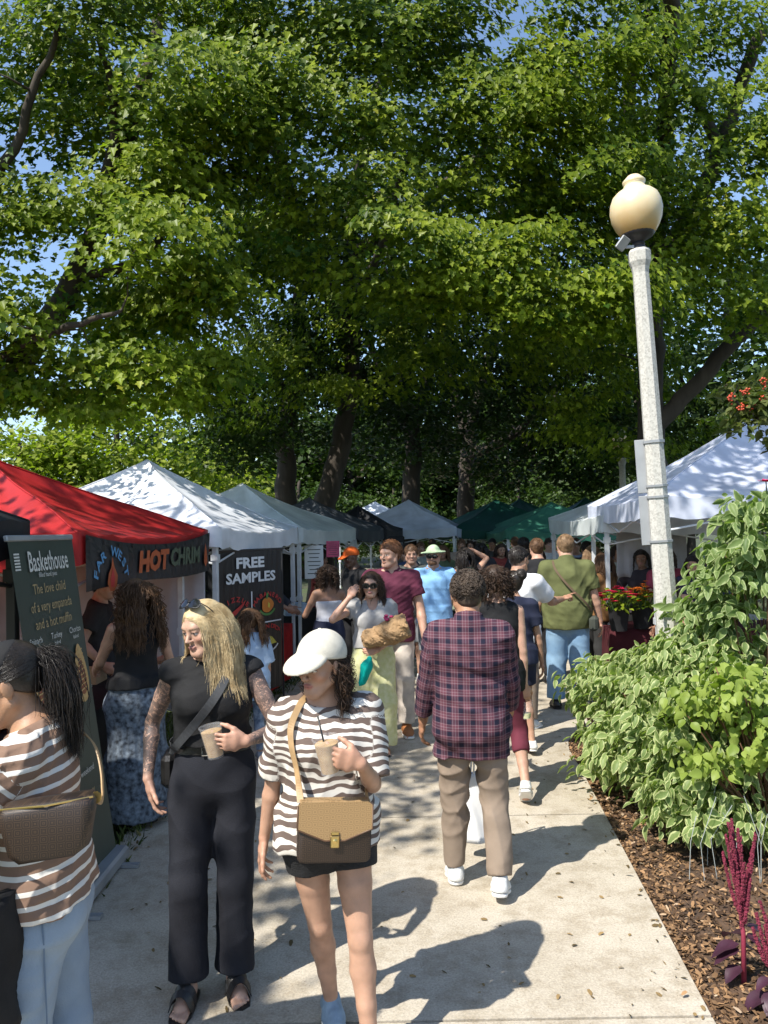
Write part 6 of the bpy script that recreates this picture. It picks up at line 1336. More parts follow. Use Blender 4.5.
# the crowd at the end of the path and behind the stalls: (px, depth, height, male, heading, top colour, legs, hair, length, label)
CROWD = [
 (593, 10.6, 1.68, 0, 20, (.11, .06, .03), (.02, .02, .02), 'lb', .42, 'woman with long fair hair and a brown jacket beside the grey tent'),
 (616, 11.6, 1.66, 0, 200, (.42, .46, .44), (.05, .06, .09), 'dk', .2, 'person in a pale grey-green shirt under the grey tent'),
 (524, 12.5, 1.78, 1, 10, (.03, .03, .035), (.10, .10, .12), 'bk', 0, 'dark-shirted man in front of the green tents'),
 (575, 13.2, 1.74, 1, 170, (.32, .40, .58), (.06, .07, .10), 'br', 0, 'man in a blue shirt far down the path beneath the green tent'),
 (500, 14.0, 1.66, 0, 190, (.30, .06, .05), (.03, .03, .04), 'dk', .3, 'woman in a dull red top beneath the green tents'),
 (481, 13.0, 1.70, 0, 0, (.05, .05, .06), (.04, .04, .05), 'bk', .3, 'dark-haired person in black behind the raised arm'),
 (408, 11.6, 1.72, 1, 60, (.03, .045, .09), (.03, .03, .04), 'bk', 0, 'man in a navy jacket beside the black tent'),
 (420, 14.6, 1.70, 1, 180, (.30, .32, .30), (.10, .10, .10), 'br', 0, 'distant man in grey below the pale blue canopy'),
 (442, 13.4, 1.66, 0, 180, (.10, .14, .08), (.04, .04, .05), 'br', .3, 'distant woman in dark green below the pale blue canopy'),
 (548, 15.2, 1.72, 1, 185, (.50, .50, .50), (.05, .05, .06), 'dk', 0, 'distant man in a light shirt at the end of the path'),
 (461, 15.4, 1.73, 1, 175, (.38, .30, .24), (.05, .05, .06), 'br', 0, 'distant man in a tan shirt at the end of the path'),
 (640, 10.3, 1.62, 0, 160, (.06, .05, .06), (.03, .03, .03), 'bk', .3, 'flower seller in black behind the bouquets'),
 (693, 9.0, 1.58, 0, 150, (.05, .04, .08), (.02, .02, .02), 'bk', .25, 'dark-haired seller under the blue-white tent'),
 (712, 9.6, 1.70, 1, 170, (.04, .05, .07), (.02, .02, .02), 'bk', 0, 'man in dark clothes at the back of the blue-white tent'),
 (680, 8.2, 1.46, 0, 120, (.60, .34, .22), (.20, .26, .36), 'dk', .2, 'woman in a peach top bending over the flower table'),
 (98, 6.6, 1.62, 1, -80, (.03, .03, .032), (.02, .02, .02), 'bk', 0, 'seller in black behind the red tent table'),
 (270, 10.2, 1.68, 1, -95, (.04, .04, .05), (.03, .03, .03), 'bk', 0, 'seller in dark clothes inside the white tent'),
 (586, 12.2, 1.70, 1, -20, (.05, .05, .055), (.05, .06, .09), 'bk', 0, 'man in black just beyond the large man in olive'),
 (604, 9.6, 1.60, 0, 40, (.20, .10, .04), (.03, .03, .03), 'br', .35, 'woman with brown hair and a rust-coloured top near the grey tent pole'),
 (628, 12.6, 1.72, 1, 175, (.16, .18, .22), (.05, .05, .06), 'bk', 0, 'man in slate grey deep under the grey tent'),
 (537, 11.4, 1.64, 0, 25, (.30, .28, .30), (.04, .05, .08), 'dk', .3, 'woman in a mauve-grey top ahead of the broad man in black'),
 (515, 16.5, 1.74, 1, 5, (.10, .12, .20), (.08, .08, .08), 'br', 0, 'very distant man in indigo under the leftmost dark green canopy'),
 (533, 17.2, 1.64, 0, 180, (.45, .36, .30), (.05, .05, .06), 'lb', .3, 'very distant fair-haired woman in a beige top under the green canopies'),
 (492, 17.6, 1.70, 1, 170, (.06, .06, .06), (.05, .05, .06), 'bk', 0, 'very distant man in black under the leftmost dark green canopy'),
 (470, 18.0, 1.66, 0, 190, (.45, .44, .42), (.06, .07, .10), 'dk', .3, 'very distant woman in off-white beside the pale blue canopy'),
 (562, 16.2, 1.70, 1, 182, (.22, .06, .06), (.05, .05, .06), 'bk', 0, 'distant man in a brick red top under the mid green canopy'),
 (432, 16.8, 1.72, 1, 0, (.07, .08, .10), (.05, .05, .06), 'dk', 0, 'very distant man in dark grey below the pale blue canopy'),
 (665, 9.4, 1.66, 0, 175, (.30, .05, .08), (.03, .03, .03), 'dk', .25, 'seller in a crimson top just right of the lamp post'),
 (730, 10.4, 1.72, 1, 178, (.10, .10, .11), (.03, .03, .03), 'br', 0, 'man in dark grey at the back right of the blue-white tent'),
 (318, 12.0, 1.60, 0, -90, (.30, .06, .06), (.03, .03, .03), 'dk', .25, 'seller in a red top inside the grey-white tent'),
]
HM_ = {'lb': H_lbrown, 'dk': H_dkbr, 'bk': H_black, 'br': H_brown}
for i, (px, d, H, male, hd, tc_, lc_, hk, hl, lab) in enumerate(CROWD):
    p = at(px, 530, d); rr = random.Random(200 + i)
    J = person((p.x, d), R(hd), lab, H=H, male=bool(male), skin=[SK_L, SK_M, SK_T][i % 3], res=.014, hres=.011, hyaw=R(rr.uniform(-25, 25)), lean=R(22) if 'bending' in lab else R(2), rh=(rr.uniform(.2, .3), rr.uniform(.05, .35), H * rr.uniform(.52, .64)), lh=(-rr.uniform(.2, .3), rr.uniform(.05, .35), H * rr.uniform(.52, .64)), fat=rr.uniform(.95, 1.12), group='people in the market crowd')
    bottoms(J, mcol('crowd_trousers', lc_), length=1.94, thick=.013, wide=(.1, .085, .08), amp=.006, seed=i, name='trousers', attrs=False); top(J, mcol('crowd_shirt', tc_), hem=-.09, sleeve=rr.choice((.6, .7, 1.8)), thick=.014, loose=.022, sl_r=.014, seed=i, name='shirt', attrs=False)
    shoes(J, M_dark, M_sole_w, res=.01)
    if hl: J['avoid'] = [J['top']]; long_hair(J, HM_[hk], n=260, length=(hl * .8, hl * 1.1), seed=i, r0=.0042, grow=.012, line=.05, out=.012, ylim=.045)
    else: short_hair(J, HM_[hk], grow=.012)
# ------------------------------------------------------------------ cups
def plastic(name, col=(.9, .9, .9), alpha=.35, rough=.15):
    m = bpy.data.materials.new(name); m.use_nodes = True; n = m.node_tree.nodes; l = m.node_tree.links; b = n['Principled BSDF']; b.inputs['Base Color'].default_value = (*col, 1); b.inputs['Roughness'].default_value = rough
    t = n.new('ShaderNodeBsdfTransparent'); x = n.new('ShaderNodeMixShader'); x.inputs[0].default_value = alpha; l.new(t.outputs[0], x.inputs[1]); l.new(b.outputs[0], x.inputs[2]); l.new(x.outputs[0], n['Material Output'].inputs[0]); return m
M_pl = plastic('clear_cup_plastic', alpha=.09); M_coffee = mat('iced_coffee', (.27, .155, .06), .35, var=.35, scale=30, col2=(.46, .31, .15)); M_lemon = mat('pale_green_drink', (.48, .50, .22), .3, var=.2, scale=20); M_straw = mat('black_straw', (.01, .01, .01), .4); M_napkin = mat('white_napkin', (.66, .66, .64), .9)
def cup(c, axis, label, drink=M_coffee, fill=.88, r0=.033, r1=.046, h=.125, straw=None, k=1.0):
    c = Vector(c); q = Vector(axis).to_track_quat('Z', 'Y').to_matrix(); root = empty('plastic_cup', c, label, 'cup', 'iced drinks in clear cups'); r0, r1, h = r0 * k, r1 * k, h * k
    m = MB(); m.lathe([(r0 * .9, 0), (r0, .003), (r1, h), (r1 + .003, h + .002), (r1 + .003, h + .006), (r1 - .001, h + .006), (r1 - .002, h), (r0 - .002, .006), (.001, .006)], n=28, rot=q); m.build('cup_wall', M_pl, root, smooth=True, auto=40)
    m = MB(); rf = r0 + (r1 - r0) * fill - .003; m.lathe([(.001, .008), (r0 - .003, .008), (rf, h * fill), (rf * .6, h * fill + .002), (.001, h * fill + .002)], n=24, rot=q); m.build('drink', drink, root, smooth=True, auto=40)
    if straw: m = MB(); m.tube([q @ Vector((.01, .0, .02)), q @ Vector((straw[0] * .5, straw[1] * .5, h * .9)), q @ Vector((straw[0], straw[1], h + straw[2]))], .0032, 8); m.build('straw', M_straw, root, smooth=True)
    return root
def grip_pt(J, i, f=.035, n=.045, t=0.0):
    kn, t_, n_, fd = J['hand'][i]; return np.array(J['root'].location) + kn + fd * f + n_ * n + t_ * t
J = PEOPLE['blond']; cup(Vector(grip_pt(J, 0, .020, .046)) + Vector((-.012, 0, -.075)), (-.16, -.05, 1), 'clear cup of iced coffee in the blond woman\'s hand')
J = PEOPLE['cap']; cup(Vector(grip_pt(J, 0, .020, .046)) + Vector((-.004, 0, -.072)), (-.12, -.08, 1), 'clear cup with a black straw in the hand of the woman in the cap', straw=(-.035, .0, .075))
J = PEOPLE['vest']; cup(Vector(grip_pt(J, 1, .05, .02)) + Vector((.0, .0, -.118)), (.03, 0, 1), 'nearly empty clear cup held by its rim beside the plaid shirt', drink=M_lemon, fill=.35)
# ------------------------------------------------------------------ bags
def mono_mat(name, base, ink, sc):
    m = bpy.data.materials.new(name); m.use_nodes = True; n = m.node_tree.nodes; l = m.node_tree.links; b = n['Principled BSDF']; b.inputs['Roughness'].default_value = .5
    tc = n.new('ShaderNodeTexCoord'); mp = n.new('ShaderNodeMapping'); mp.inputs['Rotation'].default_value = (0, R(45), R(0)); mp.inputs['Scale'].default_value = (sc, 0.001, sc); l.new(tc.outputs['Object'], mp.inputs[0])
    v = n.new('ShaderNodeTexVoronoi'); v.inputs['Randomness'].default_value = 0; v.distance = 'MINKOWSKI'; v.inputs['Exponent'].default_value = .7; v.inputs['Scale'].default_value = 1; l.new(mp.outputs[0], v.inputs['Vector'])
    w_ = n.new('ShaderNodeMath'); w_.operation = 'SINE'; s_ = n.new('ShaderNodeMath'); s_.operation = 'MULTIPLY'; s_.inputs[1].default_value = 17; l.new(v.outputs['Distance'], s_.inputs[0]); l.new(s_.outputs[0], w_.inputs[0])
    r = n.new('ShaderNodeValToRGB'); e = r.color_ramp.elements; e[0].position = .55; e[0].color = (*base, 1); e[1].position = .68; e[1].color = (*ink, 1); l.new(w_.outputs[0], r.inputs[0]); l.new(r.outputs[0], b.inputs['Base Color']); return m
M_bagbr = mono_mat('brown_patterned_canvas', (.018, .011, .008), (.06, .036, .021), 34); M_bagtan = mono_mat('tan_patterned_canvas', (.30, .19, .085), (.19, .115, .045), 34); M_tan = mat('tan_strap_leather', (.36, .23, .11), .55, var=.2, scale=20); M_edge = mat('brown_trim_leather', (.09, .045, .022), .45)
# flap bag of the woman in the cap
J = PEOPLE['cap']; o = Vector(at(334, 831, 2.735)); Rm = Matrix.Rotation(R(8), 3, 'Z') @ Matrix.Rotation(R(3), 3, 'Y') @ Matrix.Rotation(R(-6), 3, 'X')
root = empty('shoulder_bag', o, 'brown and tan patterned flap bag with a gold clasp on the cap woman\'s hip', 'handbag', 'patterned brown handbags')
def rbox(W, Hh, D, r, nseg=5):
    pts = []
    for cx, cz, a0 in ((W - r, Hh - r, 0), (-W + r, Hh - r, 90), (-W + r, -Hh + r, 180), (W - r, -Hh + r, 270)):
        for q in range(nseg + 1): a = R(a0 + 90 * q / nseg); pts.append((cx + r * math.cos(a), cz + r * math.sin(a)))
    return pts
m = MB(); W, Hh, D = .130, .100, .034
out = rbox(W, Hh, D, .025); n_ = len(out); V = []; F = []
for y, kk in ((-D, .93), (-D * .8, 1.0), (D * .8, 1.0), (D, .93)): V += [Rm @ Vector((x * kk, y, z * kk)) for x, z in out]
for j in range(3): F += [(j * n_ + i, j * n_ + (i + 1) % n_, (j + 1) * n_ + (i + 1) % n_, (j + 1) * n_ + i) for i in range(n_)]
F += [tuple(range(n_ - 1, -1, -1)), tuple(range(3 * n_, 4 * n_))]; m.add(V, F); m.build('bag_body', M_bagbr, root, smooth=True, auto=50)
m = MB(); fl = [(-W - .002, Hh * .96), (-W - .002, .016), (-.035, -.022), (.035, -.022), (W + .002, .016), (W + .002, Hh * .96), (W * .9, Hh + .008), (-W * .9, Hh + .008)]
m.prism([(x, z) for x, z in fl][::-1], .006, Rm, Rm @ Vector((0, -D - .009, 0))); m.box(Rm @ Vector((0, -.002, Hh + .004)), (W * .96, D * .96, .006), Rm, bev=.004); fo = m.build('flap', M_bagtan, root)
m = MB(); ed = [Rm @ Vector((x, -D - .0085, z)) for x, z in fl[:6]]; m.tube(ed, .0032, 6); m.build('piping', M_edge, fo, smooth=True)
m = MB(); m.box(Rm @ Vector((0, -D - .014, -.024)), (.016, .004, .020), Rm, bev=.003); m.lathe([(.005, 0), (.008, .002), (.008, .006), (.003, .008)], Rm @ Vector((0, -D - .014, -.02)), n=12, rot=Rm @ Matrix.Rotation(R(90), 3, 'X')); m.box(Rm @ Vector((0, -D - .013, .004)), (.014, .003, .006), Rm, bev=.002); m.build('clasp', M_gold, root)
rl = np.array(J['root'].location); bl = np.array(o) - rl
PP, NN = hug(J, [bl + np.array(Rm @ Vector((-W * .93, 0, Hh))), np.array(at(297, 765, 2.80)) - rl, np.array(at(290, 725, 2.84)) - rl, J['S'](.085, -.02, .50), J['S'](.075, -.10, .42), J['S'](-.02, -.125, .2), bl + np.array(Rm @ Vector((W * .93, .03, Hh)))], [J['top'], J['bot']], .006, 80)
m = MB(); m.ribbon([Vector(p) + Vector(rl) - o for p in PP], .024, .003, NN); m.build('strap', M_tan, root)
# underarm bag of the ponytail woman
J = PEOPLE['pony']; o = Vector(at(52, 824, 2.06)); Rm = Matrix.Rotation(R(10), 3, 'Z') @ Matrix.Rotation(R(-6), 3, 'Y'); rl = np.array(J['root'].location)
root = empty('shoulder_bag', o, 'dark brown patterned pouch bag under the arm of the ponytail woman', 'handbag', 'patterned brown handbags')
m = MB(); out = [(-.125, .05), (-.11, -.055), (-.085, -.08), (.06, -.083), (.09, -.066), (.122, .05), (.112, .066), (-.11, .072)]; V = []; F = []; n_ = len(out)
for y, kk in ((-.05, .80), (-.042, .95), (-.015, 1.0), (.015, 1.0), (.04, .95), (.05, .8)): V += [Rm @ Vector((x * kk, y, z * kk)) for x, z in out]
for j in range(5): F += [(j * n_ + i, j * n_ + (i + 1) % n_, (j + 1) * n_ + (i + 1) % n_, (j + 1) * n_ + i) for i in range(n_)]
F += [tuple(range(n_ - 1, -1, -1)), tuple(range(5 * n_, 6 * n_))]; m.add(V, F); m.build('bag_body', M_bagbr, root, smooth=True, auto=60)
m = MB(); m.tube([Rm @ Vector((-.125, -.03, .07)), Rm @ Vector((0, -.052, .066)), Rm @ Vector((.118, -.03, .062))], .003, 6); m.build('zip', M_gold, root)
rr_ = lambda x, z, y=0: np.array(o) - rl + np.array(Rm @ Vector((x, y, z)))
PP, NN = hug(J, [rr_(.118, .05), np.array(at(101, 800, 2.2)) - rl, np.array(at(100, 770, 2.3)) - rl, np.array(at(92, 742, 2.36)) - rl, np.array(at(70, 728, 2.38)) - rl, np.array(at(45, 735, 2.42)) - rl], [J['top'], J['arms'][0]], .010, 60)
m = MB(); m.ribbon([Vector(p) + Vector(rl) - o for p in PP], .022, .004, NN); m.build('strap', M_tan, root)
m = MB(); m.lathe([(.012, -.002), (.016, -.002), (.016, .002), (.012, .002)], Vector(rr_(.118, .05)) + Vector(rl) - o, n=14, rot=Matrix.Rotation(R(90), 3, 'X')); m.build('ring', M_gold, root)
# black crossbody of the blond woman
J = PEOPLE['blond']; S = J['S']; rl = np.array(J['root'].location); o = Vector(rl + S(.20, -.13, .06)); root = empty('crossbody_bag', o, 'black bag with a wide strap slung across the blond woman in black', 'handbag')
PP, NN = hug(J, [S(.19, -.10, .12), S(.165, .06, .13), S(.07, .14, .25), S(-.05, .13, .40), S(-.085, .03, .50), S(-.085, -.06, .49), S(-.04, -.15, .36), S(.10, -.16, .18), S(.19, -.12, .12)], [J['top'], J['bot']], .006, 90)
m = MB(); m.ribbon([Vector(p + rl) - o for p in PP], .036, .003, NN); m.build('strap', mat('black_webbing', (.028, .03, .034), .7, var=.2, scale=40), root)
m = MB(); m.box((0, -.0, -.05), (.03, .10, .07), Matrix(J['B'].tolist()), bev=.02); m.build('pouch', M_leath_k, root)
# olive man's sling bag
J = PEOPLE['olive']; S = J['S']; rl = np.array(J['root'].location); o = Vector(rl + S(.225, -.10, -.02)); root = empty('sling_bag', o, 'small dark sling bag on the hip of the man in the olive polo', 'bag')
PP, NN = hug(J, [S(.215, -.09, .04), S(.15, -.17, .13), S(.0, -.19, .28), S(-.12, -.12, .44), S(-.13, -.02, .48), S(-.10, .12, .38), S(.10, .18, .15), S(.22, .02, .04)], [J['top'], J['bot']], .006, 70)
m = MB(); m.ribbon([Vector(p + rl) - o for p in PP], .022, .003, NN); m.build('strap', mat('brown_webbing', (.10, .065, .035), .8), root)
m = MB(); m.box((.01, -.01, -.06), (.045, .09, .075), Matrix.Rotation(R(-20), 3, 'Z'), bev=.025); m.build('pouch', mcol('dark_green_nylon', (.05, .055, .045)), root)
# white tote carried in front of the plaid man, black tote at the lower left corner
def tote(c, W, Hh, D, yaw, label, m_, name='tote_bag', handle=.25):
    c = Vector(c); root = empty(name, c, label, 'tote bag', None, yaw); nx, nz = 14, 16; V = []; F = []
    for k in range(nz):
        z = k / (nz - 1)
        for i in range(nx * 2):
            t = (i % nx) / (nx - 1) * 2 - 1; s_ = -1 if i < nx else 1; t = t if s_ < 0 else -t
            V.append((W * t * (.94 + .06 * z) + .008 * math.sin(9 * z + 3 * t), s_ * D * (1 - t ** 4) * (1.0 - .45 * z) + .008 * math.sin(7 * t + 8 * z), Hh * z * (1 + .0 * t)))
    n2 = nx * 2
    for k in range(nz - 1): F += [(k * n2 + i, k * n2 + (i + 1) % n2, (k + 1) * n2 + (i + 1) % n2, (k + 1) * n2 + i) for i in range(n2)]
    F += [tuple(range(n2 - 1, -1, -1)), tuple(range((nz - 1) * n2, nz * n2))]; me = bpy.data.meshes.new('bag'); me.from_pydata(V, [], F); me.polygons.foreach_set('use_smooth', [True] * len(F)); me.update(); link('bag_body', me, root, [m_])
    for s_ in (-1, 1): mb = MB(); mb.tube([(-W * .45, s_ * D * .5, Hh * .97), (-W * .3, s_ * D * .3, Hh + handle * .7), (0, 0, Hh + handle), (W * .3, s_ * D * .3, Hh + handle * .7), (W * .45, s_ * D * .5, Hh * .97)], .006, 6); mb.build('handle', m_, root, smooth=True)
    return root
tote((.545, 4.62, .10), .115, .40, .05, R(15), 'white carrier bag hanging in front of the plaid shirt man', mcol('white_carrier_cloth', (.70, .70, .70), var=.08), handle=.30)
p = at(-4, 1045, 1.98); tote((p.x - .08, p.y, p.z), .17, .34, .06, R(60), 'black cloth bag in the lower left corner by the light jeans', M_blackcloth)
# bouquet in brown paper and teal bundle
J = PEOPLE['bouquet']; M_kraft = mat('brown_kraft_paper', (.33, .205, .10), .85, var=.2, scale=12, bump=.5, bscale=14); c = Vector(at(388, 631, 6.50)); root = empty('paper_bag', c, 'crumpled brown paper bag of goods in the arm of the woman in yellow-green trousers', 'paper bag')
r = np.random.default_rng(8); ax_ = [np.arange(-.30, .30, .017)] * 3; f = Fld(ax_); f.adds([ec((-.15, .02, -.06), (.06, -.01, .0), (.085, .08), (.115, .10), (0, 1, 0)), ec((.02, 0, .0), (.15, -.01, .05), (.13, .10), (.135, .10), (0, 1, 0))], .03); f.cut(plane_cut((.16, 0, .06), (1, 0, .35)), .004); f.cut(plane_cut((0, 0, .115), (-.25, 0, 1)), .01); f.warp(.018, 9, (30, 30, 30)); f.sub(el((.20, 0, .08), (.07, .07, .10)), .004); V, F = f.mesh(); V = V + r.normal(0, .0025, V.shape); link('wrapper', npmesh('wrapper', V, F, False), root, [M_kraft])
m = MB()
for q in range(7):
    o_ = Vector((-.02 + .025 * r.normal(), -.01 + .03 * r.normal(), .115 + .008 * r.normal())); m.lathe([(.002, -.012), (.018, -.004), (.02, .004), (.01, .012)], o_, n=7)
m.build('flowers', mcol('pink_petals', (.42, .05, .13)), root, smooth=True)
c = Vector(at(366, 670, 6.50)); root = empty('cloth_bundle', c, 'teal cloth bundle hanging from the hand of the woman in yellow-green trousers', 'cloth'); f = Fld([np.arange(-.2, .2, .007)] * 3); f.adds([rc((.02, 0, .10), (.0, 0, .03), .016, .045), rc((.0, 0, .03), (-.035, 0, -.09), .05, .032)], .03); f.warp(.024, 3, (38, 38, 20)); V, F = f.mesh(); link('bundle', npmesh('bundle', V, F), root, [M_teal])
# ------------------------------------------------------------------ banners
M_grnban = mat('dark_green_banner', (.042, .056, .043), .45, var=.1, scale=3); M_blkban = mat('black_banner', (.012, .012, .014), .42, var=.2, scale=3); M_ink = mat('cream_print', (.62, .60, .54), .6); M_ink_tan = mat('tan_print', (.42, .30, .14), .6); M_crust = mat('printed_pastry', (.50, .27, .09), .6, var=.45, scale=40, col2=(.62, .42, .18)); M_fill = mat('printed_filling', (.16, .035, .02), .6, var=.7, scale=60, col2=(.36, .13, .05))
M_wink = mat('white_print', (.72, .72, .72), .6); M_red_p = mat('red_print', (.48, .035, .03), .6); M_or_p = mat('orange_print', (.62, .20, .03), .6); M_ye_p = mat('yellow_print', (.66, .56, .08), .6); M_gr_p = mat('green_print', (.08, .24, .06), .6); M_bl_p = mat('blue_print', (.10, .28, .50), .6); M_org2 = mat('faded_orange_print', (.42, .09, .025), .6); M_olv = mat('dull_green_print', (.075, .10, .06), .6)
def basis(xd, tilt):
    X = Vector(xd).normalized(); n_ = Vector((X.y, -X.x, 0)); Z = (Vector((0, 0, 1)) - n_ * tilt).normalized(); Y = Z.cross(X); M = Matrix((X, Y, Z)).transposed(); return M
def arc_text(mb, s, size, o, M, rad, a0, a1, mi, sx=1.0, flip=False):
    for i, ch in enumerate(s):
        if ch == ' ': continue
        a = R(a0 + (a1 - a0) * i / max(1, len(s) - 1)); p = Vector(o) + M @ Vector((rad * math.cos(a) * sx, 0, rad * math.sin(a))); mb.text(ch, size, p, M, mi, sx=sx, depth=.003, rot=(a - R(90)) if not flip else (a + R(90)), bold=.002)
def blob(mb, pts, o, M, mi, dep=.003):
    mb.add([Vector(o) + M @ Vector((x, -dep, z)) for x, z in pts], [tuple(range(len(pts)))], mi)
# roll-up banner
root = empty('rollup_banner', (-1.63, 4.26, 0), 'dark green roll-up banner with pastry pictures leaning beside the black canopy', 'banner', 'printed banners'); M = basis((0, 1, 0), .135); hh = 1.95; w_ = .80
mb = MB(); V = []; F = []
for i in range(9):
    x = -w_ / 2 + w_ * i / 8
    for j in range(13): z = .06 + (hh - .06) * j / 12; V.append(M @ Vector((x * (1 - .05 * math.sin(math.pi * j / 12)), .010 * math.sin(math.pi * i / 8) , z)))
for i in range(8):
    for j in range(12): a = i * 13 + j; F.append((a, a + 13, a + 14, a + 1))
mb.add(V, F, 0)
T = lambda t, z, sz, mi, sx=1.0, x=0.0, **k: mb.text(t, sz, M @ Vector((x, -.003, z)), M, mi, sx=sx, **k)
T('Baskethouse', hh - .125, .155, 1, sx=.64, x=.035, bold=.0015); T('filled hand pies', hh - .195, .038, 1); T('The love child', hh - .27, .078, 2, sx=.92); T('of a very empanada', hh - .365, .078, 2, sx=.84); T('and a hot muffin', hh - .455, .078, 2, sx=.9)
for x in (-.335,):
    for q in range(6): mb.add([M @ Vector((x + a, -.004, hh - .16 + .016 * q + b)) for a, b in ((-.03, 0), (.03, 0), (.03, .009), (-.03, .009))], [(0, 1, 2, 3)], 1)
for x, t in ((-.25, 'Spinach'), (0, 'Turkey'), (.25, 'Chorizo')):
    T(t, hh - .535, .048, 1, x=x); T('baked', hh - .575, .032, 1, x=x)
    tear = [(.085 * math.sin(a) * (1 - .35 * math.cos(a)) , .17 * math.cos(a)) for a in np.linspace(0, 2 * math.pi, 25)[:-1]]
    blob(mb, [(a, b) for a, b in tear][::-1], M @ Vector((x, -.002, hh - .79)), M, 3); blob(mb, [(a * .66, b * .62 - .02) for a, b in tear][::-1], M @ Vector((x, -.004, hh - .79)), M, 4)
    for q in range(9): z = .12 - .028 * q; blob(mb, [(-.075 + .03 * abs(q - 4) / 4, z), (.075 - .03 * abs(q - 4) / 4, z + .012), (.07 - .03 * abs(q - 4) / 4, z + .02), (-.075 + .03 * abs(q - 4) / 4, z + .008)], M @ Vector((x, -.0055, hh - .79)), M, 3)
T('Find us every weekend', .62, .052, 1); T('sweet and savory', .50, .06, 2)
mb.build('banner_sheet', [M_grnban, M_ink, M_ink_tan, M_crust, M_fill], root, smooth=False)
m2 = MB(); m2.box(M @ Vector((0, .006, hh + .008)), (w_ / 2 + .008, .012, .016), M, bev=.006); m2.build('top_rail', M_alu, root)
m2 = MB(); m2.box((0, 0, .045), (.06, w_ / 2 + .03, .04), bev=.015); m2.box((.0, -w_ / 2 + .1, .012), (.16, .02, .010)); m2.box((.0, w_ / 2 - .1, .012), (.16, .02, .010)); m2.build('base', M_alu, root)
m2 = MB(); m2.tube([(-.045, 0, .06), M @ Vector((0, .03, hh))], .009, 8); m2.build('pole', M_alu, root)
# chili banner under the red eave
def hang_banner(p0, p1, ztop, hgt, mats, label, draw, sag=.03, nx=36, drop=.0, name='hanging_banner', wave=.008):
    p0 = Vector((*p0, 0)); p1 = Vector((*p1, 0)); c = (p0 + p1) / 2; L = (p1 - p0).length; M = basis(p1 - p0, 0); root = empty(name, (c.x, c.y, ztop), label, 'banner', 'printed banners'); mb = MB(); V = []; F = []; nz = 8
    for i in range(nx + 1):
        t = i / nx * 2 - 1
        for j in range(nz + 1): q = j / nz; z = -sag * (1 - t * t) * (1 - q) - hgt * q * (1 + drop * math.sin(3 * t)) ; V.append(M @ Vector((t * L / 2, wave * math.sin(i * .9) * math.sin(q * 5 + i) + .004, z)))
    for i in range(nx):
        for j in range(nz): a = i * (nz + 1) + j; F.append((a, a + 1, a + nz + 2, a + nz + 1))
    mb.add(V, F, 0); draw(mb, M, L); mb.build('banner_sheet', mats, root, smooth=False); return root
def draw_chili(mb, M, L):
    P = lambda x, z: M @ Vector((x, -.006, z))
    mb.text('HOT', .20, P(-.20, -.215), M, 1, sx=1.45, depth=.006, bold=.012, shear=.12); mb.text('CHRIM', .195, P(.58, -.205), M, 2, sx=1.35, depth=.006, bold=.008, shear=.1)
    arc_text(mb, 'FAR WEST', .092, P(-.98, -.31), M, .19, 165, 15, 3, sx=1.3)
    blob(mb, [(0, .11), (.03, .04), (.085, -.02), (.07, -.09), (.02, -.12), (-.04, -.115), (-.08, -.06), (-.06, .0), (-.02, .04)][::-1], P(-.98, -.26), M, 1, .007); blob(mb, [(0, .05), (.035, -.02), (.02, -.08), (-.03, -.08), (-.04, -.03)][::-1], P(-.98, -.27), M, 4, .010)
    for x in (1.16,): blob(mb, [(0, .10), (.05, .02), (.06, -.08), (.0, -.12), (-.05, -.07), (-.03, .02)][::-1], P(x, -.2), M, 1, .007)
    for i in range(12): mb.lathe([(.012, -.001), (.016, 0), (.012, .001)], P(-1.30 + 2.60 * i / 11, -.03 - .07 * (1 - (2 * i / 11 - 1) ** 2)), n=8, rot=M @ Matrix.Rotation(R(90), 3, 'X'))
hang_banner((-1.842, 4.76), (-1.69, 7.44), 1.955, .36, [M_blkban, M_org2, M_olv, M_bl_p, M_red_p], 'black banner with orange HOT lettering hung along the red canopy', draw_chili, sag=.085, drop=.05)
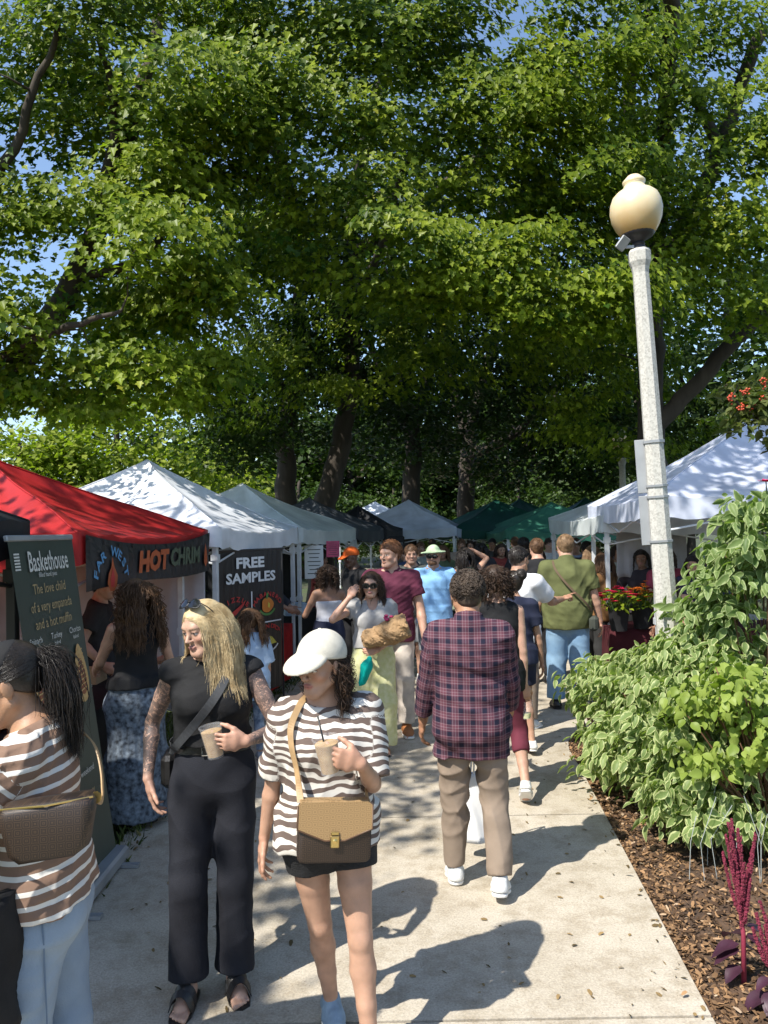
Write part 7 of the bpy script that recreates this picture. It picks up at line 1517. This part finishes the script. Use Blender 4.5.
# free samples banner
def draw_free(mb, M, L):
    k = L / 1.13; P = lambda x, z: M @ Vector((x, -.006, z)); D = .004
    mb.text('FREE', .155, P(-.02, -.13), M, 1, sx=1.5, depth=D, bold=.006); mb.text('SAMPLES', .150, P(0, -.29), M, 1, sx=1.45, depth=D, bold=.005)
    mb.box(P(0, -.70), (.008, .002, .26), M, 1); mb.box(P(0, -.80), (.52, .002, .007), M, 1); mb.box(P(0, -1.28), (.30, .002, .003), M, 1)
    arc_text(mb, 'SIZZLE', .075, P(-.27, -.72), M, .21, 135, 45, 2, sx=1.25); blob(mb, [(-.16, -.06), (-.05, -.01), (.10, .06), (.16, .10), (.12, .04), (0, -.045), (-.12, -.085)][::-1], P(-.26, -.62), M, 2); arc_text(mb, 'red chili', .06, P(-.27, -.55), M, .17, 225, 315, 3, sx=1.3, flip=True)
    arc_text(mb, 'HABANERO', .072, P(.27, -.70), M, .21, 145, 35, 2, sx=1.3)
    blob(mb, [(.105 * math.cos(a) * (1 + .12 * math.cos(3 * a)), .085 * math.sin(a)) for a in np.linspace(0, 2 * math.pi, 19)[:-1]][::-1], P(.27, -.61), M, 4); blob(mb, [(-.01, .0), (.02, .0), (.035, .06), (.0, .07)][::-1], P(.25, -.54), M, 3, .008); blob(mb, [(.03, .02), (.06, 0), (.05, -.05), (.02, -.03)][::-1], P(.25, -.6), M, 5, .008)
    arc = [(.15 * math.cos(a), .10 * math.sin(a)) for a in np.linspace(R(200), R(340), 12)]; blob(mb, arc + [(x * .82, z * .72) for x, z in arc[::-1]], P(.27, -.63), M, 3)
    arc_text(mb, 'LEMON DROP', .066, P(.29, -1.02), M, .17, 140, 40, 2, sx=1.35); blob(mb, [(-.15, .045), (-.05, .055), (.06, .03), (.15, -.05), (.06, -.055), (-.04, -.02), (-.12, .01)][::-1], P(.28, -1.0), M, 5); blob(mb, [(-.2, .06), (-.13, .05), (-.12, .02), (-.16, .03)][::-1], P(.28, -1.0), M, 3, .008)
    arc = [(.2 * math.cos(a), .13 * math.sin(a)) for a in np.linspace(R(205), R(335), 12)]; blob(mb, arc + [(x * .9, z * .85) for x, z in arc[::-1]], P(.28, -1.01), M, 1)
    mb.text('CHILI OIL', .15, P(0, -1.2), M, 1, sx=1.25, depth=D); 
    for i, t in enumerate(('small batch', 'made by hand', 'all natural products', 'no added sugar')): mb.text(t, .05, P(.02, -1.35 - .062 * i), M, 1, sx=1.4, depth=D)
xl, xr = at(217, 555, 7.95).x, at(281, 548, 8.9).x
fb = hang_banner((xl, 7.95), (xr, 8.9), 1.745, 1.56, [M_blkban, M_wink, M_red_p, M_gr_p, M_or_p, M_ye_p], 'black FREE SAMPLES banner with painted peppers under the white canopy', draw_free, sag=.0, wave=.004)
m2 = MB(); Mb = basis((xr - xl, .95, 0), 0); m2.tube([Mb @ Vector((-.60, .01, .012)), Mb @ Vector((.60, .01, .012))], .012, 8); m2.build('top_rail', M_steel_b, fb)
for s_ in (-1, 1): m2 = MB(); m2.tube([Mb @ Vector((s_ * .585, .02, -1.745)), Mb @ Vector((s_ * .585, .02, .02))], .011, 8); m2.build('pole', M_steel_b, fb)
# ------------------------------------------------------------------ stalls: side walls, tables, goods
def cloth_wall(p0, p1, z0, z1, m_, label, wave=.03, nx=40, name='tent_sidewall'):
    p0 = Vector((*p0, 0)); p1 = Vector((*p1, 0)); c = (p0 + p1) / 2; t = (p1 - p0); n_ = Vector((-t.y, t.x, 0)).normalized(); V = []; F = []; nz = 10
    for i in range(nx + 1):
        for j in range(nz + 1): q = j / nz; p = p0 + t * (i / nx) - c + n_ * wave * (math.sin(i * .5) * q + .5 * math.sin(i * 1.3 + 2) * q) ; V.append((p.x, p.y, z1 + (z0 - z1) * q + .02 * math.sin(i * .35) * (q > .9)))
    for i in range(nx):
        for j in range(nz): a = i * (nz + 1) + j; F.append((a, a + 1, a + nz + 2, a + nz + 1))
    me = bpy.data.meshes.new(name); me.from_pydata(V, [], F); me.polygons.foreach_set('use_smooth', [True] * len(F)); me.update(); o = link(name, me, None, [m_], (c.x, c.y, 0)); o.modifiers.new('thickness', 'SOLIDIFY').thickness = .003; return tag(o, label, 'side wall', 'cloth walls of the stalls')
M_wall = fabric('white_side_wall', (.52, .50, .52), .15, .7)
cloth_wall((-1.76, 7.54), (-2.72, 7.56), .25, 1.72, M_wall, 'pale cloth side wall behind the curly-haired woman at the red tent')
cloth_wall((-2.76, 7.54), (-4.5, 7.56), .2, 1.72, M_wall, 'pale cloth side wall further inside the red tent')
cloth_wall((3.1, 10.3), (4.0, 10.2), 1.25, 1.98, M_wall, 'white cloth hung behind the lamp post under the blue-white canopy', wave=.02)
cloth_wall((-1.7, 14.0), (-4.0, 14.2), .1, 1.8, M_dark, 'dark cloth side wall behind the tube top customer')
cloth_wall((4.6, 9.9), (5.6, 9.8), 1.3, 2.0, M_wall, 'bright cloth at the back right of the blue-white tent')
pb = at(397, 580, 12.5); mb = MB(); mb.box((0, 0, .95), (.13, .12, .9), bev=.02); sp = empty('speaker_tower', (pb.x, 12.5, 0), 'tall black box standing beside the charcoal canopy', 'speaker'); mb.build('cabinet', M_blackcloth, sp); mb = MB(); mb.box((0, 0, .03), (.16, .15, .03), bev=.01); mb.build('base', M_sole_k, sp)
mb = MB(); mb.box((0, -.125, 1.2), (.11, .006, .55), bev=.003); mb.build('grille', M_char, sp)
def table(c, ang, L, W, m_, label, clab, h=.74, skirt=True, name='market_table'):
    root = empty(name, (c[0], c[1], 0), label, 'table', 'cloth-covered stall tables', ang); mb = MB(); mb.box((0, 0, h - .02), (L / 2, W / 2, .018), bev=.006); mb.build('tabletop', M_steel, root)
    for sx in (-1, 1):
        for sy in (-1, 1): lg = MB(); lg.tube([(sx * (L / 2 - .12), sy * (W / 2 - .08), 0), (sx * (L / 2 - .12), sy * (W / 2 - .08), h - .035)], .013, 8); lg.build('leg', M_steel_b, root)
    per = []; n_ = 26
    for s_ in range(4):
        for k_ in range(n_): t = k_ / n_ * 2 - 1; a, b_ = L / 2 + .008, W / 2 + .008; per.append([(t * a, -b_), (a, t * b_), (-t * a, b_), (-a, -t * b_)][s_])
    V = [(x, y, h + .003) for x, y in per]; N = len(per); F = [tuple(range(N))]
    for j in range(1, 6): V += [(x * (1 + .02 * math.sin(i * .8) * j / 5 * .6 + .008 * j / 5), y * (1 + .05 * math.sin(i * .9) * j / 5 * .6 + .02 * j / 5), h - (h - .06) * j / 5) for i, (x, y) in enumerate(per)]
    for j in range(5): F += [(j * N + i, (j + 1) * N + i, (j + 1) * N + (i + 1) % N, j * N + (i + 1) % N) for i in range(N)]
    me = bpy.data.meshes.new('tablecloth'); me.from_pydata(V, [], F); me.polygons.foreach_set('use_smooth', [False] + [True] * (len(F) - 1)); me.update(); o = link('tablecloth', me, None, [m_], (c[0], c[1], 0)); o.rotation_euler.z = ang; o.location.z = 0.0; tag(o, clab, 'tablecloth', 'cloths on the stall tables'); return root
M_redcloth = mcol('red_tablecloth', (.36, .015, .015)); M_wine = mcol('wine_tablecloth', (.06, .012, .016))
table((-2.35, 5.6), R(88), 2.3, .7, M_blackcloth, 'table under the red canopy draped in black', 'black cloth hanging over the table under the red canopy')
table((-1.72, 9.3), R(82), 1.9, .7, M_redcloth, 'table behind the FREE SAMPLES banner draped in red', 'bright red cloth on the table behind the FREE SAMPLES banner')
table((-1.35, 12.1), R(78), 2.2, .7, M_blackcloth, 'table of the grey-white stall draped in black', 'black cloth on the table of the grey-white stall')
table((3.75, 9.35), R(-4), 2.2, .75, M_wine, 'table of flowers behind the lamp post draped in wine red', 'wine red cloth on the flower table behind the lamp post')
M_jar = mat('jar_glass', (.10, .03, .015), .12, var=.5, scale=12); M_lid = mat('jar_lid', (.5, .5, .5), .35, metal=.6); M_card = mat('brown_card', (.34, .22, .12), .8, var=.15)
jar0 = empty('sauce_jar', (-2.2, 4.75, .745), 'jar of dark red sauce on the black table under the red canopy', 'jar', 'jars on the black table'); mb = MB(); mb.lathe([(.03, 0), (.034, .004), (.034, .075), (.026, .088), (.026, .092)], n=14); mb.build('glass', M_jar, jar0, smooth=True, auto=40); mb = MB(); mb.lathe([(.029, .088), (.030, .09), (.030, .106), (.028, .108)], n=14); mb.build('lid', M_lid, jar0, smooth=True, auto=40)
def dup(root, loc, **k):
    r2 = root.copy(); C.objects.link(r2); r2.location = loc; tag(r2, **k)
    for ch in list(root.children): c2 = ch.copy(); C.objects.link(c2); c2.parent = r2
    return r2
rr = random.Random(5)
for i in range(3):
    for j in range(12):
        if i == 0 and j == 0: continue
        dup(jar0, (-2.2 - .1 * i + rr.uniform(-.01, .01), 4.75 + .085 * j + rr.uniform(-.012, .012), .745))
def crate(c, s_, ang, label, m_, group='crates and boxes at the stalls'):
    root = empty('crate', c, label, 'crate', group, ang); mb = MB(); x, y, z = s_
    mb.box((0, 0, .01), (x, y, .01))
    for sx in (-1, 1): mb.box((sx * (x - .006), 0, z), (.006, y, z - .02 + .0), bev=.002)
    for sy in (-1, 1): mb.box((0, sy * (y - .006), z), (x - .013, .006, z - .02), bev=.002)
    mb.build('walls', m_, root); mb = MB(); mb.tube([(-x, -y, 2 * z - .02), (x, -y, 2 * z - .02), (x, y, 2 * z - .02), (-x, y, 2 * z - .02), (-x, -y, 2 * z - .02)], .009, 6); mb.build('rim', m_, root); return root
crate((3.05, 8.75, .0), (.2, .15, .16), R(10), 'teal plastic crate under the flower buckets', mcol('teal_plastic', (.03, .24, .30)))
crate((-1.32, 11.2, .745), (.16, .12, .09), R(20), 'white and blue box on the table of the grey-white stall', mcol('white_blue_plastic', (.42, .52, .64)))
crate((-2.5, 6.35, .745), (.16, .12, .08), R(0), 'brown card box on the black table under the red canopy', M_card)
# price sheets hanging in the grey-white stall
for (px, py, d, wd, hg, yaw, m_, lab) in ((314, 562, 11.2, .14, .24, 20, M_napkin, 'white price sheet hanging in the grey-white stall'), (333, 549, 11.6, .10, .12, 10, mcol('pink_card', (.55, .10, .18)), 'small pink sign hanging in the grey-white stall')):
    p = at(px, py, d); mb = MB(); mb.box((0, 0, 0), (wd, .003, hg), Matrix.Rotation(R(yaw), 3, 'Z')); 
    for q in range(7): mb.box(Matrix.Rotation(R(yaw), 3, 'Z') @ Vector((0, -.005, hg * .75 - q * hg * .24)), (wd * (.7 - .1 * (q % 3)), .001, hg * .025), Matrix.Rotation(R(yaw), 3, 'Z'), 1)
    o = mb.build('price_sheet', [m_, M_char], None, loc=p); tag(o, lab, 'sign')
# flowers: buckets of blooms
def bucket(c, label, petal, seed, rad=.22, h=.5):
    r = np.random.default_rng(seed); root = empty('flower_bucket', c, label, 'flower bucket', 'buckets of cut flowers'); mb = MB(); mb.lathe([(.09, 0), (.12, .24), (.125, .25), (.115, .25), (.09, .02)], n=16); mb.build('bucket', M_dark, root, smooth=True, auto=40); st = MB(); fl = MB(); lv = []
    for i in range(46):
        a = r.uniform(0, 6.28); q = rad * math.sqrt(r.random()); z = h - q * .5 + r.normal(0, .03); p = Vector((math.cos(a) * q, math.sin(a) * q, z)); st.tube([(p.x * .25, p.y * .25, .15), p], .004, 4); s_ = r.uniform(.028, .05)
        for ring, kk in ((9, 1.0), (7, .7), (5, .4)):
            for t in range(ring): b_ = 6.28 * t / ring + ring; d = Vector((math.cos(b_), math.sin(b_), .25 + (1 - kk) * .9)).normalized(); w_ = Vector((-math.sin(b_), math.cos(b_), 0)) * s_ * .35; fl.add([p, p + d * s_ * kk * .6 - w_, p + d * s_ * kk * 1.1, p + d * s_ * kk * .6 + w_], [(0, 1, 2, 3)])
    st.build('stems', mcol('flower_stems', (.05, .10, .03)), root); fl.build('blooms', petal, root)
    P = np.stack([r.normal(0, rad * .6, 120), r.normal(0, rad * .6, 120), r.uniform(.25, h - .05, 120)], -1); V, F = leaves_at(P, r.normal(0, .4, (120, 3)) + V3(0, 0, 1), P * [1, 1, 0] + r.normal(0, .1, (120, 3)), np.full(120, .08), OVAL, OVAL_F); link('leaves', npmesh('leaves', V, F, False, {'lc': np.repeat(r.random(120), len(OVAL))}), root, [M_leaf])
p1 = at(620, 585, 8.8); bucket((p1.x, 8.9, .745), 'bucket of red flowers on the wine red table left of the lamp post', mcol('red_petals', (.55, .02, .07)), 1)
p1 = at(648, 590, 8.8); bucket((p1.x, 9.05, .745), 'bucket of orange flowers on the wine red table by the lamp post', mcol('orange_petals', (.62, .17, .02)), 2)
p1 = at(688, 590, 9.2); bucket((p1.x, 9.4, .745), 'bucket of peach flowers on the wine red table right of the lamp post', mcol('peach_petals', (.66, .36, .18)), 3)
bucket((2.95, 8.35, 0), 'bucket of red flowers on the ground in front of the wine red table', mcol('crimson_petals', (.45, .015, .03)), 4, h=.62)
# ------------------------------------------------------------------ planting bed
def leafgrid(nu=5, nv=6, width=.27, tip=1.5, curl=.22, fold=.10):
    V = []; E = []
    for j in range(nv + 1):
        t = j / nv; w_ = width * (math.sin(math.pi * t ** .85) ** .75) * (1.12 - .35 * t) + .001
        for i in range(nu):
            s_ = i / (nu - 1) * 2 - 1; V.append((s_ * w_, t, fold * abs(s_) * w_ * 3 - curl * t * t + .02 * math.sin(t * 9 + s_ * 3) * abs(s_))); E.append(max(abs(s_), (t > .93) * 1.0))
    F = [[j * nu + i, j * nu + i + 1, (j + 1) * nu + i + 1, (j + 1) * nu + i] for j in range(nv) for i in range(nu - 1)]
    return np.array(V), np.array(F), np.array(E)
LG, LGF, LGE = leafgrid()
def bed_plant(name, c, lobes, per, size, mats, label, cat, seed, crad=(.10, .18), stems=16, up=.45, droop=-.5, shell=.5, width=None):
    r = np.random.default_rng(seed); root = empty(name, c, label, cat, 'plants in the mulch bed'); c = np.array(c); mb = MB(); cc = lobes_pts(lobes, r, shell)
    for i in r.choice(len(cc), min(len(cc), stems * 3), replace=False):
        e = cc[i] - c; a = V3(e[0] * .12 + r.normal(0, .05), e[1] * .12 + r.normal(0, .05), -.02); mb.tube([tuple(a), tuple(a * .5 + e * .45 + V3(0, 0, .12 * e[2])), tuple(e * .85 + V3(0, 0, .03)), tuple(e)], [.009, .007, .005, .003], 5)
    mb.build('stem', mat(name + '_stem', (.12, .06, .03), .8, var=.3, scale=10), root, smooth=True)
    m = len(cc); n = m * per; ci = np.repeat(np.arange(m), per); yaw = r.uniform(0, 2 * np.pi, n); O = np.stack([np.cos(yaw), np.sin(yaw), np.zeros(n)], -1); rad = r.uniform(*crad, n)
    P = cc[ci] + O * (rad * r.random(n))[:, None] + r.normal(0, .025, (n, 3)); N = O * .45 + V3(0, 0, up) + r.normal(0, .28, (n, 3)); T = O * .8 + V3(0, 0, droop) + r.normal(0, .35, (n, 3)); s = size * r.uniform(.6, 1.2, n); tm = LG.copy()
    if width: tm[:, 0] *= width
    V, F = leaves_at(P, N, T, s, tm, [LGF]); lc = np.clip(r.normal(.5, .22, n), 0, 1)
    # leaf bases rest above the soil
    link('foliage', npmesh('foliage', V - c, F, True, {'lc': np.repeat(lc, len(LG)), 'edge': np.tile(LGE, n)}), root, [mats]); return root
def varieg(name, g0, g1, margin, transl=.42):
    m = leafmat(name, g0, g1, transl, .45); n = m.node_tree.nodes; l = m.node_tree.links; a = n.new('ShaderNodeAttribute'); a.attribute_name = 'edge'; tc = n.new('ShaderNodeTexCoord'); nz = n.new('ShaderNodeTexNoise'); nz.inputs['Scale'].default_value = 55; l.new(tc.outputs['Object'], nz.inputs['Vector'])
    ad = n.new('ShaderNodeMath'); ad.operation = 'MULTIPLY_ADD'; ad.inputs[1].default_value = .9; ad.inputs[2].default_value = -.45; l.new(nz.outputs['Fac'], ad.inputs[0]); a2 = n.new('ShaderNodeMath'); a2.operation = 'ADD'; l.new(ad.outputs[0], a2.inputs[0]); l.new(a.outputs['Fac'], a2.inputs[1])
    r = n.new('ShaderNodeMapRange'); r.inputs[1].default_value = .60; r.inputs[2].default_value = .82; l.new(a2.outputs[0], r.inputs[0]); cr = [x for x in n if x.type == 'VALTORGB'][0]; mx = n.new('ShaderNodeMix'); mx.data_type = 'RGBA'; l.new(r.outputs[0], mx.inputs[0]); l.new(cr.outputs[0], mx.inputs[6]); mx.inputs[7].default_value = (*margin, 1)
    for lk in list(l):
        if lk.from_node == cr and lk.to_node != mx: t = lk.to_socket; l.remove(lk); l.new(mx.outputs[2], t)
    return m
M_var = varieg('variegated_leaves', (.13, .195, .06), (.26, .33, .12), (.50, .53, .26)); M_yel = leafmat('yellow_green_leaves', (.17, .24, .04), (.32, .39, .09), .4, .45); M_tall = varieg('tall_plant_leaves', (.10, .16, .05), (.22, .29, .10), (.36, .42, .20)); M_lowg = leafmat('low_green_leaves', (.04, .08, .015), (.10, .15, .03), .35)
bed_plant('dogwood_shrub', (2.05, 5.3, bed_z(2.05, 5.3)), [(A(612, 690, 5.95), (.30, .35, .22), 60), (A(658, 678, 5.6), (.40, .42, .26), 120), (A(710, 662, 5.3), (.40, .42, .28), 120), (A(680, 720, 5.0), (.36, .36, .30), 120), (A(735, 715, 4.95), (.40, .40, .34), 120), (A(640, 745, 5.3), (.30, .34, .26), 90), (A(615, 755, 5.7), (.24, .3, .2), 50), (A(685, 795, 4.72), (.26, .26, .20), 66), (A(740, 790, 4.6), (.34, .3, .26), 80), (A(790, 700, 5.0), (.4, .5, .5), 70)],
          12, .088, M_var, 'large variegated shrub with cream-edged leaves spilling over the mulch', 'shrub', 301)
bed_plant('hydrangea', (2.28, 4.62, bed_z(2.28, 4.62)), [(A(738, 690, 4.45), (.22, .2, .17), 36), (A(765, 735, 4.35), (.2, .2, .15), 28), (A(700, 705, 4.6), (.14, .12, .10), 14), (A(712, 760, 4.4), (.14, .12, .10), 12)], 10, .066, M_yel, 'bright yellow-green plant growing through the front of the variegated shrub', 'plant', 302, width=1.35)
bed_plant('tall_perennial', (2.55, 5.25, bed_z(2.55, 5.25)), [(A(742, 580, 5.1), (.28, .3, .28), 56), (A(765, 540, 5.0), (.3, .3, .3), 44), (A(708, 612, 5.3), (.20, .24, .13), 24), (A(742, 525, 5.0), (.10, .1, .12), 8)], 11, .098, M_tall, 'tall green leafy plant rising above the variegated shrub', 'plant', 303, stems=5, up=.4, droop=-.25, width=.9)
bed_plant('young_shoot', (1.85, 6.6, bed_z(1.85, 6.6)), [(A(575, 680, 6.5), (.12, .12, .12), 7), (A(600, 668, 6.4), (.14, .12, .14), 9)], 7, .10, M_var, 'thin variegated shoot reaching out towards the path', 'plant', 304)
bed_plant('low_groundcover', (1.66, 5.9, bed_z(1.66, 5.9)), [((1.76, 5.9, .1), (.10, .4, .07), 16), ((1.85, 5.3, .1), (.12, .25, .07), 10)], 7, .055, M_lowg, 'small green plants in the mulch at the foot of the variegated shrub', 'plant', 305)
# pale thin stalks
rr = random.Random(9); st0 = MB(); pc = at(700, 860, 4.3)
for k in range(8): x = rr.uniform(-.12, .34); y = rr.uniform(-.12, .2); st0.tube([(x, y, 0), (x + rr.uniform(-.04, .04), y, .22), (x + rr.uniform(-.10, .10), y + rr.uniform(-.05, .05), rr.uniform(.35, .5))], .0018, 4)
tag(st0.build('dry_stalks', mat('grey_stalks', (.34, .37, .36), .8), None, loc=(pc.x, pc.y, bed_z(pc.x, pc.y))), 'thin pale grey stalks standing in front of the variegated shrub', 'plant')
# crimson amaranth
M_amar = mat('crimson_plumes', (.10, .006, .018), .8, var=.5, scale=50, bump=1.0, bscale=110, col2=(.21, .02, .05)); M_burg = mat('burgundy_leaves', (.055, .018, .035), .5, var=.3, scale=14, transl=.2)
def amaranth(c, seed, H, label, n=11):
    r = np.random.default_rng(seed); root = empty('amaranth', c, label, 'plant', 'plants in the mulch bed'); sb = MB(); sb.tube([(0, 0, -.02), (.004, .0, H * .3), (-.01, 0, H * .5)], [.012, .01, .007], 7); sb.build('stem', mat('red_stem', (.25, .03, .06), .6), root, smooth=True)
    for i in range(n):
        z0 = H * (.34 + .02 * i); a = r.uniform(0, 6.28); out = r.uniform(.03, .085) if i else 0; L = H * (r.uniform(.28, .46) if i else .68); cs = [Vector((math.cos(a) * out * t ** .6 - (.05 * t * t if i == 0 else 0), math.sin(a) * out * t ** .6, z0 + L * t)) for t in np.linspace(0, 1, 9)]; mb = MB(); rad = r.uniform(.006, .009)
        for p, q in zip(cs, cs[1:]):
            t = (p.z - z0) / L
            for k in range(26): b_ = r.uniform(0, 6.28); o_ = p.lerp(q, r.random()) + Vector((math.cos(b_), math.sin(b_), r.normal(0, .3))) * rad * (1 - .55 * t); s_ = r.uniform(.0028, .0055); mb.add([o_ + Vector(v) * s_ for v in ((1, 0, 0), (-1, 0, 0), (0, 1, 0), (0, -1, 0), (0, 0, 1.5), (0, 0, -1))], [(0, 2, 4), (2, 1, 4), (1, 3, 4), (3, 0, 4), (2, 0, 5), (1, 2, 5), (3, 1, 5), (0, 3, 5)])
        mb.tube(cs, [rad * .9 * (1 - .5 * t) for t in np.linspace(0, 1, 9)], 6); mb.build('plume', M_amar, root)
    m = 10; yaw = r.uniform(0, 6.28, m); O = np.stack([np.cos(yaw), np.sin(yaw), np.zeros(m)], -1); P = O * .015 + np.stack([np.zeros(m), np.zeros(m), r.uniform(.05, H * .36, m)], -1); V, F = leaves_at(P, O * .3 + V3(0, 0, 1), O + V3(0, 0, -.05), r.uniform(.07, .14, m), LG * np.array([1.25, 1, 1.2]), [LGF]); link('leaves', npmesh('leaves', V, F, True), root, [M_burg])
p = at(744, 985, 3.28); amaranth((p.x, p.y, .0), 1, .66, 'crimson amaranth with upright plumes in the lower right corner', n=17)
p = at(775, 1010, 3.1); amaranth((p.x, p.y, .0), 2, .42, 'shorter crimson amaranth at the right edge', n=8)
# rowan-like tree with red berries at the right edge
root = tree((4.6, 6.9, -.05), [([(4.6, 6.9, -.05), (4.5, 6.8, 1.6), (4.0, 6.7, 2.9), A(775, 395, 6.6)], .09, .03), ([(4.2, 6.75, 2.5), A(760, 420, 6.6), A(735, 400, 6.5)], .03, .01)], [(A(758, 395, 6.6), (.28, .3, .22), 20), (A(800, 400, 6.6), (.5, .5, .4), 30), (A(742, 415, 6.5), (.12, .15, .12), 6)], 'small tree with red berry clusters at the right edge', leaf=.10, per=16, crad=(.1, .2), seed=401, tmpl='oval', twig=.8, name='berry_tree', mats=leafmat('berry_tree_leaves', (.05, .08, .02), (.17, .18, .06), .35))
r = np.random.default_rng(6); M_berry = mat('red_berries', (.50, .07, .03), .3)
for (px, py) in ((731, 398), (745, 391), (752, 405), (764, 384), (741, 407), (762, 398)):
    c = Vector(at(px, py, 6.45)) - Vector((4.6, 6.9, -.05)); mb = MB()
    for k in range(16): mb.lathe([(.001, -.009), (.008, -.005), (.010, 0), (.008, .005), (.001, .009)], c + Vector(r.normal(0, .018, 3)), n=6)
    mb.build('berry_cluster', M_berry, root, smooth=True)
# pink bloom on a tall stem at the right edge
c = Vector(at(766, 482, 4.9)); g0 = Vector((c.x + .1, c.y + .1, 0)); root = empty('tall_flower', g0, 'tall pink flower with a few leaves at the right edge of the bed', 'flower'); mb = MB(); mb.tube([(0, 0, -.02), (-.03, -.03, 1.2), c - g0], [.008, .006, .004], 6); mb.build('stem', M_lowg, root); fl = MB(); cc = c - g0
for ring, kk in ((9, 1), (7, .7), (5, .45)):
    for t in range(ring): b_ = 6.28 * t / ring + ring; d = Vector((math.cos(b_), math.sin(b_) - .3, .2 + (1 - kk))).normalized(); w_ = Vector((-math.sin(b_), math.cos(b_), 0)) * .016; fl.add([cc, cc + d * .03 * kk - w_, cc + d * .06 * kk, cc + d * .03 * kk + w_], [(0, 1, 2, 3)])
fl.build('bloom', mcol('pink_bloom', (.5, .03, .14)), root)
P = np.array([tuple(cc + Vector((-.04, -.02, -.1 * k_))) for k_ in range(1, 6)]); V, F = leaves_at(P, r.normal(0, .3, (5, 3)) + V3(0, 0, 1), r.normal(0, 1, (5, 3)) + V3(-.6, -.3, 0), np.full(5, .13), LG, [LGF]); link('leaves', npmesh('leaves', V, F, True, {'lc': np.repeat(r.random(5), len(LG)), 'edge': np.tile(LGE, 5)}), root, [M_tall])
